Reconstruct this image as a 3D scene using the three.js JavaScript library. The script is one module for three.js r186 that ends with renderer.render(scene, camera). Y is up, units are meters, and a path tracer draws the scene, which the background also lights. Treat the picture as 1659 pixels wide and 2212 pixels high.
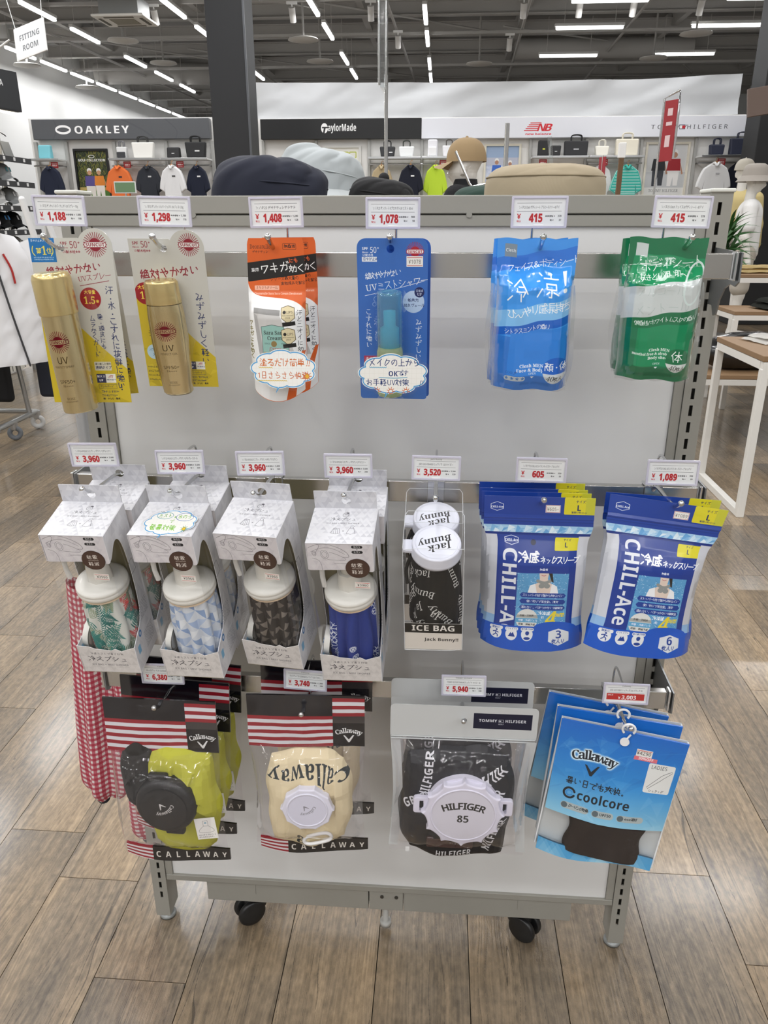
import * as THREE from 'three';
import { RoundedBoxGeometry } from 'three/addons/geometries/RoundedBoxGeometry.js';
import { mergeGeometries, toCreasedNormals } from 'three/addons/utils/BufferGeometryUtils.js';
import { RectAreaLightUniformsLib } from 'three/addons/lights/RectAreaLightUniformsLib.js';
import { MarchingCubes } from 'three/addons/objects/MarchingCubes.js';

// ---------- camera, exposure, lights ----------
const scene = new THREE.Scene();
scene.background = new THREE.Color(0x000000);
const camera = new THREE.PerspectiveCamera(67.22, 1659 / 2212, 0.05, 120);
camera.position.set(0.0797, 1.3351, 1.1344);
camera.rotation.order = 'YXZ';
camera.rotation.set(THREE.MathUtils.degToRad(-20.73), THREE.MathUtils.degToRad(4.11), 0);
const renderer = new THREE.WebGLRenderer({ antialias: true });
renderer.toneMapping = THREE.LinearToneMapping;
renderer.toneMappingExposure = 1.2;
renderer.shadowMap.enabled = true;
RectAreaLightUniformsLib.init();
const LAMP_Y = 4.6, LAMP_L = 1.2, LAMP_W = 0.07, LAMP_POWER = 78, LAMP_GLOW = 5.0;
const LAMP_COLOUR = 0xfcfcfd;

// ---------- helpers ----------
const V3 = (x, y, z) => new THREE.Vector3(x, y, z);
let seed = 12345;
const rnd = () => { seed = (seed * 1664525 + 1013904223) >>> 0; return seed / 4294967296; };
const rr = (a, b) => a + (b - a) * rnd();
const taken = new Map();
const numbered = (n) => { const k = taken.get(n) ?? 0; taken.set(n, k + 1); return k ? n + '_' + String(k).padStart(3, '0') : n; };
function tag(o, label, category, group, kind) {
  if (label) o.userData.label = label;
  if (category) o.userData.category = category;
  if (group) o.userData.group = group;
  if (kind) o.userData.kind = kind;
  return o;
}
function thing(name, label, category, pos = [0, 0, 0], rot = [0, 0, 0], group) {
  const o = new THREE.Group(); o.name = numbered(name); scene.add(o);
  o.position.set(...pos); o.rotation.set(...rot);
  return tag(o, label, category, group);
}
function part(parent, name, geo, mat, pos, rot) {
  const m = new THREE.Mesh(geo, mat); m.name = name; m.castShadow = m.receiveShadow = true;
  if (pos) m.position.set(...pos);
  if (rot) m.rotation.set(...rot);
  parent.add(m); return m;
}
function solo(name, geo, mat, label, category, pos, rot, group) {
  const m = part(scene, numbered(name), geo, mat, pos, rot);
  return tag(m, label, category, group);
}
function struct(name, geo, mat, pos, rot, label) {
  const m = part(scene, name, geo, mat, pos, rot); m.userData.kind = 'structure';
  if (label) m.userData.label = label;
  return m;
}
function copy(o, label, pos, rot, group) {
  const c = o.clone(); c.name = numbered(o.name.replace(/_\d\d\d$/, '')); scene.add(c);
  if (pos) c.position.set(...pos); if (rot) c.rotation.set(...rot);
  c.userData = { ...o.userData }; if (label) c.userData.label = label; if (group) c.userData.group = group;
  return c;
}
const box = (w, h, d, x = 0, y = 0, z = 0) => new THREE.BoxGeometry(w, h, d).translate(x, y, z);
const rbox = (w, h, d, r = 0.002, x = 0, y = 0, z = 0, s = 2) => new RoundedBoxGeometry(w, h, d, s, Math.min(r, w / 2.01, h / 2.01, d / 2.01)).translate(x, y, z);
const cyl = (r1, r2, h, n = 20, x = 0, y = 0, z = 0) => new THREE.CylinderGeometry(r1, r2, h, n).translate(x, y, z);
const sph = (r, x = 0, y = 0, z = 0, n = 14) => new THREE.SphereGeometry(r, n, Math.ceil(n * 0.7)).translate(x, y, z);
const lathe = (pts, n = 32) => new THREE.LatheGeometry(pts.map((p) => new THREE.Vector2(p[0], p[1])), n);
function latheY(pts, n, y0, y1) { const g = lathe(pts, n), p = g.attributes.position, u = g.attributes.uv; for (let i = 0; i < p.count; i++) u.setY(i, (p.getY(i) - y0) / (y1 - y0)); return g; }
const tube = (pts, r, n = 24, k = 8, closed = false, t = 0.5) => new THREE.TubeGeometry(new THREE.CatmullRomCurve3(pts.map((p) => V3(...p)), closed, 'catmullrom', t), n, r, k, closed);
function poly(pts, r, k = 8) {            // wire along straight runs
  const c = new THREE.CurvePath(); for (let i = 1; i < pts.length; i++) c.add(new THREE.LineCurve3(V3(...pts[i - 1]), V3(...pts[i])));
  return new THREE.TubeGeometry(c, (pts.length - 1) * 6, r, k, false);
}
function rod(a, b, r, k = 8) {
  const A = V3(...a), B = V3(...b), d = B.clone().sub(A), g = new THREE.CylinderGeometry(r, r, d.length(), k);
  g.applyQuaternion(new THREE.Quaternion().setFromUnitVectors(V3(0, 1, 0), d.normalize())); return g.translate((A.x + B.x) / 2, (A.y + B.y) / 2, (A.z + B.z) / 2);
}
const merge = (list) => mergeGeometries(list.map((g) => { g = g.index ? g.toNonIndexed() : g; for (const k of Object.keys(g.attributes)) if (!['position', 'normal', 'uv'].includes(k)) g.deleteAttribute(k); return g; }), false);
// a closed sheet with thickness: f(u, v) -> [x, y, z], u left to right, v top to bottom
function slab(nu, nv, f, th = 0.0006) {
  const P = [], U = [], I = [], N = (nu + 1) * (nv + 1);
  for (let s = 0; s < 2; s++) for (let j = 0; j <= nv; j++) for (let i = 0; i <= nu; i++) {
    const u = i / nu, v = j / nv, p = f(u, v); P.push(p[0], p[1], p[2] - s * (typeof th === 'function' ? th(u, v) : th)); U.push(u, 1 - v);
  }
  const id = (s, i, j) => s * N + j * (nu + 1) + i;
  for (let j = 0; j < nv; j++) for (let i = 0; i < nu; i++) {
    const a = id(0, i, j), b = id(0, i + 1, j), c = id(0, i + 1, j + 1), d = id(0, i, j + 1); I.push(a, d, b, b, d, c);
    const e = id(1, i, j), g = id(1, i + 1, j), h = id(1, i + 1, j + 1), k = id(1, i, j + 1); I.push(e, g, k, g, h, k);
  }
  for (let i = 0; i < nu; i++) { I.push(id(0, i, 0), id(0, i + 1, 0), id(1, i, 0), id(0, i + 1, 0), id(1, i + 1, 0), id(1, i, 0)); I.push(id(0, i, nv), id(1, i, nv), id(0, i + 1, nv), id(0, i + 1, nv), id(1, i, nv), id(1, i + 1, nv)); }
  for (let j = 0; j < nv; j++) { I.push(id(0, 0, j), id(1, 0, j), id(0, 0, j + 1), id(0, 0, j + 1), id(1, 0, j), id(1, 0, j + 1)); I.push(id(0, nu, j), id(0, nu, j + 1), id(1, nu, j), id(0, nu, j + 1), id(1, nu, j + 1), id(1, nu, j)); }
  const g = new THREE.BufferGeometry(); g.setAttribute('position', new THREE.Float32BufferAttribute(P, 3)); g.setAttribute('uv', new THREE.Float32BufferAttribute(U, 2)); g.setIndex(I);
  g.computeVertexNormals(); return toCreasedNormals(g, 0.9);
}
// single-sided grid surface (for clear film panes)
function sheet(nu, nv, f) {
  const P = [], U = [], I = [];
  for (let j = 0; j <= nv; j++) for (let i = 0; i <= nu; i++) { P.push(...f(i / nu, j / nv)); U.push(i / nu, 1 - j / nv); }
  for (let j = 0; j < nv; j++) for (let i = 0; i < nu; i++) { const a = j * (nu + 1) + i, b = a + 1, c = a + nu + 1, d = c + 1; I.push(a, c, b, b, c, d); }
  const g = new THREE.BufferGeometry(); g.setAttribute('position', new THREE.Float32BufferAttribute(P, 3)); g.setAttribute('uv', new THREE.Float32BufferAttribute(U, 2)); g.setIndex(I); g.computeVertexNormals(); return g;
}
// extruded outline in the xy plane, front face at z = 0, uv spanning the given box
function plate(pts, th, bounds, holes = [], bevel = 0) {
  const s = pts instanceof THREE.Shape ? pts : new THREE.Shape(pts.map((p) => new THREE.Vector2(p[0], p[1])));
  for (const h of holes) s.holes.push(h instanceof THREE.Path ? h : new THREE.Path(h.map((p) => new THREE.Vector2(p[0], p[1]))));
  const g = new THREE.ExtrudeGeometry(s, { depth: th, bevelEnabled: bevel > 0, bevelThickness: bevel, bevelSize: bevel, bevelSegments: 2, curveSegments: 12 }).translate(0, 0, -th);
  if (bounds) { const p = g.attributes.position, u = g.attributes.uv, [x0, y0, x1, y1] = bounds; for (let i = 0; i < p.count; i++) u.setXY(i, (p.getX(i) - x0) / (x1 - x0), (p.getY(i) - y0) / (y1 - y0)); }
  return g;
}
const circlePath = (x, y, r) => { const p = new THREE.Path(); p.absarc(x, y, r, 0, Math.PI * 2, true); return p; };
function rrect(x0, y0, x1, y1, r) {
  const s = new THREE.Shape(); const [a, b, c, d] = Array.isArray(r) ? r : [r, r, r, r];   // tl tr br bl
  s.moveTo(x0 + a, y1); s.lineTo(x1 - b, y1); s.quadraticCurveTo(x1, y1, x1, y1 - b); s.lineTo(x1, y0 + c); s.quadraticCurveTo(x1, y0, x1 - c, y0); s.lineTo(x0 + d, y0); s.quadraticCurveTo(x0, y0, x0, y0 + d); s.lineTo(x0, y1 - a); s.quadraticCurveTo(x0, y1, x0 + a, y1); return s;
}
// smooth value noise
const hash = (x, y) => { let h = Math.imul(x | 0, 374761393) + Math.imul(y | 0, 668265263); h = Math.imul(h ^ (h >>> 13), 1274126177); return ((h ^ (h >>> 16)) >>> 0) / 4294967296; };
function noise(x, y) { const i = Math.floor(x), j = Math.floor(y); let u = x - i, v = y - j; u = u * u * (3 - 2 * u); v = v * v * (3 - 2 * v); return (hash(i, j) * (1 - u) + hash(i + 1, j) * u) * (1 - v) + (hash(i, j + 1) * (1 - u) + hash(i + 1, j + 1) * u) * v; }
const fbm = (x, y, o = 4) => { let s = 0, a = 0.5; for (let k = 0; k < o; k++) { s += a * noise(x, y); x = x * 2.03 + 17; y = y * 2.03 + 9; a *= 0.5; } return s; };

// ---------- materials ----------
const std = (color, rough = 0.6, metal = 0, extra = {}) => new THREE.MeshStandardMaterial({ color, roughness: rough, metalness: metal, ...extra });
const phys = (color, rough, extra = {}) => new THREE.MeshPhysicalMaterial({ color, roughness: rough, ...extra });
const chrome = std(0xd8d9da, 0.14, 1), steel = std(0xb9babb, 0.3, 1), darkChrome = std(0x8d8f92, 0.2, 1);
const rackGrey = std(0x99978f, 0.5, 0.12), rackWhite = std(0xdcdcdb, 0.55);
const black = std(0x0e0e10, 0.5), rubber = std(0x141415, 0.6), white = std(0xf1f1ef, 0.5), plastic = phys(0xeeeeee, 0.3, { clearcoat: 0.3 });
const film = phys(0xffffff, 0.05, { transmission: 1, thickness: 0, ior: 1.35, side: THREE.DoubleSide });
const filmSoft = phys(0xf4f4f4, 0.22, { transmission: 0.92, thickness: 0, ior: 1.35, side: THREE.DoubleSide });
const acrylic = phys(0xf6f8f8, 0.05, { transmission: 0.95, thickness: 0, ior: 1.4 });

// ---------- canvas and hand-drawn kana / kanji strokes ----------
function canvas(w, h, draw, opts = {}) {
  const c = document.createElement('canvas'); c.width = w; c.height = h; const x = c.getContext('2d');
  x.lineCap = 'round'; x.lineJoin = 'round'; draw(x, w, h);
  const t = new THREE.CanvasTexture(c); t.colorSpace = opts.data ? THREE.NoColorSpace : THREE.SRGBColorSpace; t.anisotropy = 8;
  if (opts.repeat) { t.wrapS = t.wrapT = THREE.RepeatWrapping; t.repeat.set(...opts.repeat); }
  return t;
}
const printed = (map, rough = 0.4, extra = {}) => new THREE.MeshPhysicalMaterial({ map, roughness: rough, ...extra });
// Each glyph: strokes on a ten by ten grid, x then y; a stroke that starts with ~ is rounded.
const GL = {
ア:'118154 ~535629', イ:'~703416 5359', ウ:'5052 1215 1282 ~82856749', エ:'1282 5258 0898', オ:'0393 6069 6317', カ:'13838768 ~504519', キ:'1373 0686 4059', ク:'~402418 3282 ~827529', コ:'12828818',
サ:'0393 3036 ~606539', シ:'1132 0425 ~195783', ス:'1171 ~715519 5589', ソ:'1124 ~836639', タ:'~402318 3282 ~826529 3567', チ:'~814212 0494 ~545639', ツ:'1123 4153 ~825739', テ:'2272 0494 ~545629', ト:'3039 3367',
ナ:'0393 ~505629', ニ:'2272 0898', ネ:'4151 1373 ~735517 4559 6577', ノ:'~805519', ハ:'~322508 6289', ヒ:'20288898 8225', フ:'1282 ~826629', ヘ:'063298', ホ:'0393 5059 2617 7688', マ:'1181 ~815344 3468', ミ:'2173 2475 1889',
ム:'4018 1888 6599', メ:'~702619 2378', モ:'2272 0585 42475989', ヤ:'0492 ~927456 3159', ユ:'2272 7268 0898', ラ:'2171 1484 ~846629', リ:'2126 ~717539', ル:'~303518 6069 ~699794', レ:'2029 ~297693', ロ:'1282881812', ワ:'1215 1282 ~826639', ン:'1132 ~195883', ー:'0595', 
い:'~11162837 ~7284', う:'4062 ~143473695839', え:'4061 1373 7309 ~3646679989', お:'0353 3038 ~38173655758879 7284', か:'~03637568 ~403519 7295', き:'1372 0585 4067 ~27294979', く:'701479', け:'~101619 4383 ~706749', こ:'2272 ~15283989', さ:'1373 5067 ~27294969', し:'~2027498986', す:'0393 5056 ~56354657 ~565939',
た:'0353 ~303509 5585 ~57598989', ち:'0383 ~403526 ~265486895939', つ:'~0372948859', て:'0293 ~9354475979', と:'3045 ~814517297989', な:'0353 ~302406 7285 ~626738294879', に:'~102619 4383 ~46485888', の:'~5236181504317183868869', は:'~101619 4383 ~706738495879', ひ:'~12421738497961727495', へ:'~063298', み:'~1151270829375797 ~837659', め:'~112537 ~605738181534728688 69', も:'~404749697986 1373 1576', や:'~0464838566 5063 2159', ら:'3052 ~22265486875939', り:'~2127 ~717649', る:'1171 7116 ~165485896948 5767', れ:'2029 ~034307 ~0753626789', を:'1272 ~402615 ~15354858 ~74355989', ん:'~093646597995', ま:'1272 1575 ~505738294879',
絶:'2003 0323 3206 0636 2629 0708 3738 6042 5181 8163 4383 4348 8386 4686 6366 4898 9887', 対:'2022 0242 4208 1449 5393 8189 8979 6476', 汗:'1021 0314 0926 4191 3595 6169', 水:'5059 5949 1343 4318 8254 5498', 抜:'0232 2029 2919 0736 4292 ~605639 5585 8549 5699', 群:'1141 0343 4145 1545 ~210517 2746 2629 4649 2949 5161 8172 5393 5595 5797 7379', 強:'0131 3133 0333 0305 0535 3538 3828 6043 4383 7293 4494 9497 4797 4447 6369 4999', 髪:'1060 1014 1242 1464 7052 8254 9356 0696 4518 3565 5649 3789', 頭:'0242 1434 1416 1636 3436 1728 3728 0949 5191 7153 5393 5357 9397 5595 5797 6859 8899', 皮:'2182 8273 2127 ~274909 5055 2575 7539 4489',
大:'0393 ~505609 5599', 容:'5051 1113 1191 9193 3224 6274 5417 5497 3666 3639 6669 3969', 量:'2070 2023 7073 2171 2373 0494 2575 2527 7577 2676 2777 5558 2878 0999', 倍:'3004 1429 6061 4292 5354 7374 3595 4676 4649 7679 4979', 軽:'0141 1333 1316 3336 1535 1636 0747 2029 5181 8154 6295 5696 7579 5999', 冷:'0122 0927 6033 6096 5373 4585 8577 6669', 涼:'1021 0313 0926 6062 3292 4484 4446 8486 4686 6669 6959 5748 7798', 感:'1292 ~121609 ~60647787 7081 8465 3353 3555 3537 5557 3757 1829 ~38395979 6768 8798',
長:'3037 3080 3282 3484 0696 ~37292938 6559 5699', 持:'0232 2029 2919 0736 4292 6064 3494 3696 8489 8979 5768', 香:'~703111 0393 ~500209 5199? 5206 5296 2676 2629 7679 2878 2979', 顔:'2021 0141 1224 3224 0444 0409 2515 3726 4838 5191 7153 5393 5357 9397 5595 5797 6859 8899', 体:'3004 1429 3393 6069 6337 6397 4777', 枚:'0333 2029 2306 2335 5043 4292 ~825739 ~535799', 入:'~505509 ~305599'.replace('~305599', '4255 ~556799'), 結:'2003 0323 3206 0636 2629 0708 3738 4292 6164 4484 4686 4649 8689 4989', 露:'1080 0292 0203 9293 4044 2232 5262 1444 1416 4416 4446 1646 0849 2638 5463 5585 8549 5699 5878', 減:'1021 0314 0926 3292 ~323639 ~60647898 8091 9469 4454 4646 4656 4757', 暑:'2070 2023 7073 2171 2373 2575 5045 0696 8418 3777 3739 7779 3979',
策:'2002 1242 6042 5292 0494 5059? 1414 1516 1686 5359 5619 5699'.replace(' 5059?', '').replace(' 1414', ''), 効:'2021 0242 1304 3344 3408 1448 5393 ~93998878 ~715749', 薬:'0191 3032 6062 3363 3336 6366 3656 3666 1324 8374 1425 8576 0797 5659 5718 5798', 用:'1182 8189 1118 1809 1181 1383 1686 5159', 無:'2002 1272 0494 0696 2226 4246 6266 8286 1809 3839 5859 8999', 料:'4049 0494 1123 7153 4518 4578 6172 6375 8089 5695'.replace('5695', '5797'), 塗:'1021 0313 0926 6034 6194 4575 6056 6258 4243 3797 6559 2999', 簡:'2001 1131 6051 5191 0404 0419 1454 5494 9499 3666 3639 6669 3769 3969'.replace('0404 ', ''), 単:'2022 4042 7052 1383 1316 8386 1586 1686 0797 5359', 日:'2080 8089 2029 2585 2989'.replace(/8/g, '7'), 快:'2029 0306 3336 4282 8286 4696 ~605739 6699', 適:'6061 3292 3449 3494 9499 5575 6457 5787 5858 1021 0323 2327 ~0939499999'.replace('5858', '7678'), 上:'4049 4484 0999', 手:'~703111 1383 0696 50595949'.replace('50595949', '5159 5949'), 氷:'5059 5949 1021 1343 4318 8254 5498', 猛:'~302516 ~203639 ~2514 4181 8153 5356 3494 4686 4649 6669 8689 3999', 新:'2021 0242 1304 3344 0444 0646 2449 2618 2638 ~805252 5259 5494 7479', 処:'~201409 1242 ~424618 ~1457 99'.replace('~1457 99', '2598 6053 6066 8286'), 方:'4042 0292 4485 8589 8969 ~424609', 耐:'0141 2013 0343 0309 1419 3439 4349 5393 8089 8979 5667', 久:'~302519 2272 ~725619 4489', 素:'1181 2373 0595 5055 4527 2757 5768? 5659 3618 7798'.replace('5768? ', ''), 材:'0333 2029 2306 2335 4393 7079 7969 7347', 爽:'0292 ~504609 5599 1324 2413 3344 6374 1535 6585', 果:'2070 2024 7074 2272 2474 5059 0595 5618 5698', 第:'2001 1131 6051 5191 1383 8385 1585 1517 1787 5359 5719 8778', 位:'3004 1429 6061 3282 5355 8367? 5357 8377 3999'.replace('8367? ', ''), 税:'3010 0333 2029 2306 2335 5162 9182 5386 5356 8386 5686 6649 7679 7999', 込:'1021 0323 2327 ~0939499999 7065 6547 6587', 首:'2031 7061 0292 2484 2429 8489 2686 2787 2989 5344', 外:'~301406 2252 ~524719 3456 7079 7395', 付:'3004 1429 3393 8089 8979 5667', 切:'0444 2027 2747 4292 ~92998978 ~624739', 使:'3004 1429 3292 6056 4484 4446 8486 4686 ~565939 4799', 衛:'3004 1429 4161 4363 4666 4868 5058 7191 7494 8489'.replace('4161', '4262'), 生:'~301325 2383 2686 5059 0999', 的:'2011 0142 0128? 0248 0249 4249 0549 0949 6053 5292 92999879 6577'.replace('0128? ', ''), 清:'1021 0314 0926 4191 5282 3393 6063 5484 5459 8489 5686 5787', 時:'0131 0108 3138 0434 0838 4282 6164 3494 3696 8489 8979 5768', 間:'0109 0141 4144 0242 0444 5191 9199 5154 5292 5494 3666 3639 6669 3769 3969', 約:'2003 0323 3206 0636 2629 0708 3738 6042 5282 82898979 5566', 微:'2003 3104 1429 4244 6264 5053 4464 4565 ~455718 6598? 8073 7292 ~926749 7599'.replace('6598? ', ''), 性:'2029 0306 3336 ~501345? 4282? 5164 5383 5686 7079 4999'.replace('~501345? 4282? ', ''), 潤:'1021 0314 0926 3139 3151 5154 3454 6191 9199 6164 6494 4575 4777 4979 6569', 肌:'1018 1807 1040 4049 1343 1646 6068 6848 6090 9099'.replace('6848', '6848'), 有:'0292 ~504209 3474 3439 7479 3676 3777', 成:'1282 ~121609 2454 5458 5848 ~606478 7898 7081 8467', 分:'~302406 ~605596 2575 ~757968 ~455609', 配:'0141 0249 0309? 0349 4349 0949 1124 3134 0747 5191 9194 5494 5458 5898 9896'.replace('0309? ', ''), 合:'5003 5093 2464 2666 2629 6669 2969', 最:'2070 2023 7073 2171 2373 0494 1419 3439 1535 1636 0848 5595 9559 6699', 本:'0393 5059 5308 5398 3777', 価:'3004 1429 3191 4386 4349 8389 4989 5157 7177', 格:'0333 2029 2306 2335 6043 5282 8248 5498 5676 5659 7679 5979',
止:'5059 5484 2429 0999', ケ:'~402418 3292 ~625739', ヨ:'1282 8288 1888 1585', 美:'3041 7061 1282 2474 0696 5056 0898 ~565809 5899', 液:'1021 0314 0926 6061 3292 4436 4449 6454 6594 8448 5589', 覚:'1021 4041 8061 0292 0203 9293 2474 2427 7477 2575 2677 ~373809 ~57599998', 側:'3004 1429 3151 3136 5156 3656 3353 3555 3749 5759 7177 9199 8979', 中:'1282 1216 8286 1686 5059', 不:'0191 5409 5159 5597', 運:'3191 3133 9193 4484 4447 8487 4585 4787 6268 1021 0323 2327 ~0939499999', 動:'1141 0343 1545 1517 4547 1646 1747 2119 0949 5393 ~93998978 ~715749', 回:'1191 1119 9199 1999 3373 3336 7376 3676', 便:'3004 1429 3191 4383 4347 8387 4585 4787 ~616839 5799', 利:'~403111 0343 2029 2406 2446 6166 9199 8979', 直:'0292 5053 2373 2328 7378 2575 2676 2878 0309 0999', 夏:'0191 2373 2326 7376 2474 2575 2676 ~470819 3777 7748 4899', 密:'5051 1113 1191 9193 2415 ~534626 6455 8495 5659 2629 8689 2989', 着:'3041 7061 1282 2474 0595 3608 3676 3639 7679 3777 3979', 潔:'1021 0314 0926 3151 3252 4144 6191 9194 7165 5547 6578 6669', 濡:'1021 0314 0926 4090 3292 6163 4454 7484 3595 4649 6669 8689 4686', 層:'1191 1114 9193 1393 1116 ~161809 3594 3537 9597 3696 3797 4989 4849 8889', 構:'0333 2029 2306 2335 4292 5154 7174 3494 4646 4686 4649 8689 6449 4787', 造:'6064 4383 3494 5676 5659 7679 5979 1021 0323 2327 ~0939499999', 拭:'0232 2029 2919 0736 3282 4666 5558 4868 ~626899 7081', 布:'0292 ~503509 2545 2528 8578 2585 5359', 触:'2003 0343 0309 4349 0646 0848 2349 5393 5357 9397 5797 7079 5999', 接:'0232 2029 2919 0736 6061 4191 5263 8273 3494 3696 ~564749 4798', 織:'2003 0323 3206 0636 2629 0708 3738 4282 4484 4567 4777 8099 9479', 度:'5051 1191 1116 1609 2393 4046', 毛:'~703111 1383 0696 50588898', 力:'0383 ~83898968 ~504719', 透:'4181 6064 3393 6324 6394 5575 ~524726 1021 0323 2327 ~0939499999', 明:'0131 0108 3138 0434 0838 5191 5157 ~575849 9199 5393 5595',
};
const SMALL = { ッ: 'ツ', ャ: 'ヤ', ュ: 'ユ', ョ: 'ヨ', ィ: 'イ', ェ: 'エ', ァ: 'ア', ォ: 'オ', っ: 'つ', ゃ: 'や' };
const VOICED = { ガ: 'カ', ギ: 'キ', グ: 'ク', ジ: 'シ', ズ: 'ス', ゾ: 'ソ', ダ: 'タ', デ: 'テ', ド: 'ト', バ: 'ハ', ビ: 'ヒ', ブ: 'フ', ベ: 'ヘ', ボ: 'ホ', ヴ: 'ウ', が: 'か', ず: 'す', で: 'て', だ: 'た', ど: 'と', ば: 'は', ぐ: 'く' };
const ROUND = { パ: 'ハ', ピ: 'ヒ', プ: 'フ', ペ: 'ヘ', ポ: 'ホ', ぴ: 'ひ' };
function glyph(x, ch, px, py, s, wt, vertical) {
  let k = 1, ox = 0, oy = 0, mark = 0, base = ch;
  if (SMALL[ch]) { base = SMALL[ch]; k = 0.68; ox = vertical ? s * 0.28 : s * 0.1; oy = vertical ? s * 0.08 : s * 0.3; }
  if (VOICED[ch]) { base = VOICED[ch]; mark = 1; }
  if (ROUND[ch]) { base = ROUND[ch]; mark = 2; }
  let d = GL[base];
  if (ch === '・') { x.beginPath(); x.arc(px + s / 2, py + s / 2, s * 0.08, 0, 7); x.fill(); return; }
  if (ch === 'ー' && vertical) d = '5059';
  if (ch === '、' || ch === '。') { x.beginPath(); x.arc(px + s * 0.25, py + s * 0.82, s * 0.09, 0, 7); x.stroke(); return; }
  const up = s * 0.92 / 9.6;
  if (d === undefined || d === '') {
    x.save(); x.translate(px + s / 2, py + s * 0.86); x.font = `bold ${s * 0.98}px sans-serif`; x.textAlign = 'center'; x.fillText(ch, 0, 0); x.restore(); return;
  }
  x.lineWidth = wt * k ** 0.5;
  for (let st of d.split(' ')) {
    const smooth = st[0] === '~'; if (smooth) st = st.slice(1);
    const q = []; for (let i = 0; i + 1 < st.length; i += 2) q.push([px + ox + (0.3 + +st[i]) * up * k, py + oy + (0.3 + +st[i + 1]) * up * k]);
    if (!q.length || q.some((p) => isNaN(p[0]) || isNaN(p[1]))) continue;
    x.beginPath(); x.moveTo(...q[0]);
    if (smooth && q.length > 2) { for (let i = 1; i < q.length - 1; i++) { const e = i === q.length - 2 ? q[i + 1] : [(q[i][0] + q[i + 1][0]) / 2, (q[i][1] + q[i + 1][1]) / 2]; x.quadraticCurveTo(...q[i], ...e); } }
    else for (let i = 1; i < q.length; i++) x.lineTo(...q[i]);
    x.stroke();
  }
  x.lineWidth = wt * 0.8;
  if (mark === 1) { x.beginPath(); x.moveTo(px + s * 0.78, py); x.lineTo(px + s * 0.86, py + s * 0.16); x.moveTo(px + s * 0.92, py - s * 0.02); x.lineTo(px + s, py + s * 0.14); x.stroke(); }
  if (mark === 2) { x.beginPath(); x.arc(px + s * 0.9, py + s * 0.08, s * 0.08, 0, 7); x.stroke(); }
}
const wide = (ch) => ch.charCodeAt(0) > 0x2000;
// mixed writing: kana and kanji from the strokes, letters from the font; (px, py) is the top left corner
function write(x, text, px, py, s, o = {}) {
  x.save(); x.fillStyle = x.strokeStyle = o.color ?? '#000'; const wt = (o.w ?? 0.09) * s;
  if (o.rot) { x.translate(px, py); x.rotate(o.rot); px = py = 0; }
  if (o.sx) { x.translate(px, py); x.scale(o.sx, 1); px = py = 0; }
  const adv = (ch) => wide(ch) ? s * (o.gap ?? 1.02) : (x.font = `${o.bold ? 'bold ' : ''}${s * (o.latin ?? 1)}px ${o.font ?? 'sans-serif'}`, x.measureText(ch).width * (o.lg ?? 1));
  let total = 0; if (!o.vertical) for (const ch of text) total += adv(ch);
  if (o.align === 'center') px -= total / 2; if (o.align === 'right') px -= total;
  for (const ch of text) {
    if (wide(ch)) { glyph(x, ch, px, py, s, wt, o.vertical); }
    else { x.font = `${o.bold ? 'bold ' : ''}${s * (o.latin ?? 1)}px ${o.font ?? 'sans-serif'}`; x.textAlign = 'left'; x.textBaseline = 'alphabetic'; x.fillText(ch, o.vertical ? px + s * 0.3 : px, py + s * 0.86); }
    if (o.vertical) py += s * (o.gap ?? 1.02) * (ch === '・' ? 0.8 : 1); else px += adv(ch);
  }
  x.restore();
}
const txt = (x, s, px, py, font, color, align = 'left', sx = 1, rot = 0) => { x.save(); x.translate(px, py); x.rotate(rot); x.scale(sx, 1); x.font = font; x.fillStyle = color; x.textAlign = align; x.textBaseline = 'alphabetic'; x.fillText(s, 0, 0); x.restore(); };
const rect = (x, c, a, b, w, h) => { x.fillStyle = c; x.fillRect(a, b, w, h); };
const disc = (x, c, a, b, r, ry = r) => { x.fillStyle = c; x.beginPath(); x.ellipse(a, b, r, ry, 0, 0, 7); x.fill(); };
const shape = (x, c, pts, stroke, lw = 1) => { x.beginPath(); pts.forEach((p, i) => (i ? x.lineTo(...p) : x.moveTo(...p))); x.closePath(); if (c) { x.fillStyle = c; x.fill(); } if (stroke) { x.strokeStyle = stroke; x.lineWidth = lw; x.stroke(); } };
const curve = (x, pts, c, lw, close) => { x.strokeStyle = c; x.lineWidth = lw; x.beginPath(); x.moveTo(...pts[0]); for (let i = 1; i < pts.length - 1; i++) x.quadraticCurveTo(...pts[i], (pts[i][0] + pts[i + 1][0]) / 2, (pts[i][1] + pts[i + 1][1]) / 2); x.lineTo(...pts[pts.length - 1]); if (close) x.closePath(); x.stroke(); };
const rr2 = (x, c, a, b, w, h, r, stroke, lw = 1) => { x.beginPath(); x.roundRect(a, b, w, h, r); if (c) { x.fillStyle = c; x.fill(); } if (stroke) { x.strokeStyle = stroke; x.lineWidth = lw; x.stroke(); } };
function squiggle(x, px, py, w, s, color, lw = 1) { x.strokeStyle = color; x.lineWidth = lw; for (let a = px; a < px + w; a += s * 0.95) { const e = s * 0.8; x.beginPath(); for (let k = 0; k < 3; k++) { const q = rnd(); if (q < 0.5) { const yy = py + e * rnd(); x.moveTo(a, yy); x.lineTo(a + e, yy); } else { const xx = a + e * rnd(); x.moveTo(xx, py); x.lineTo(xx, py + e); } } x.stroke(); } }
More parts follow.
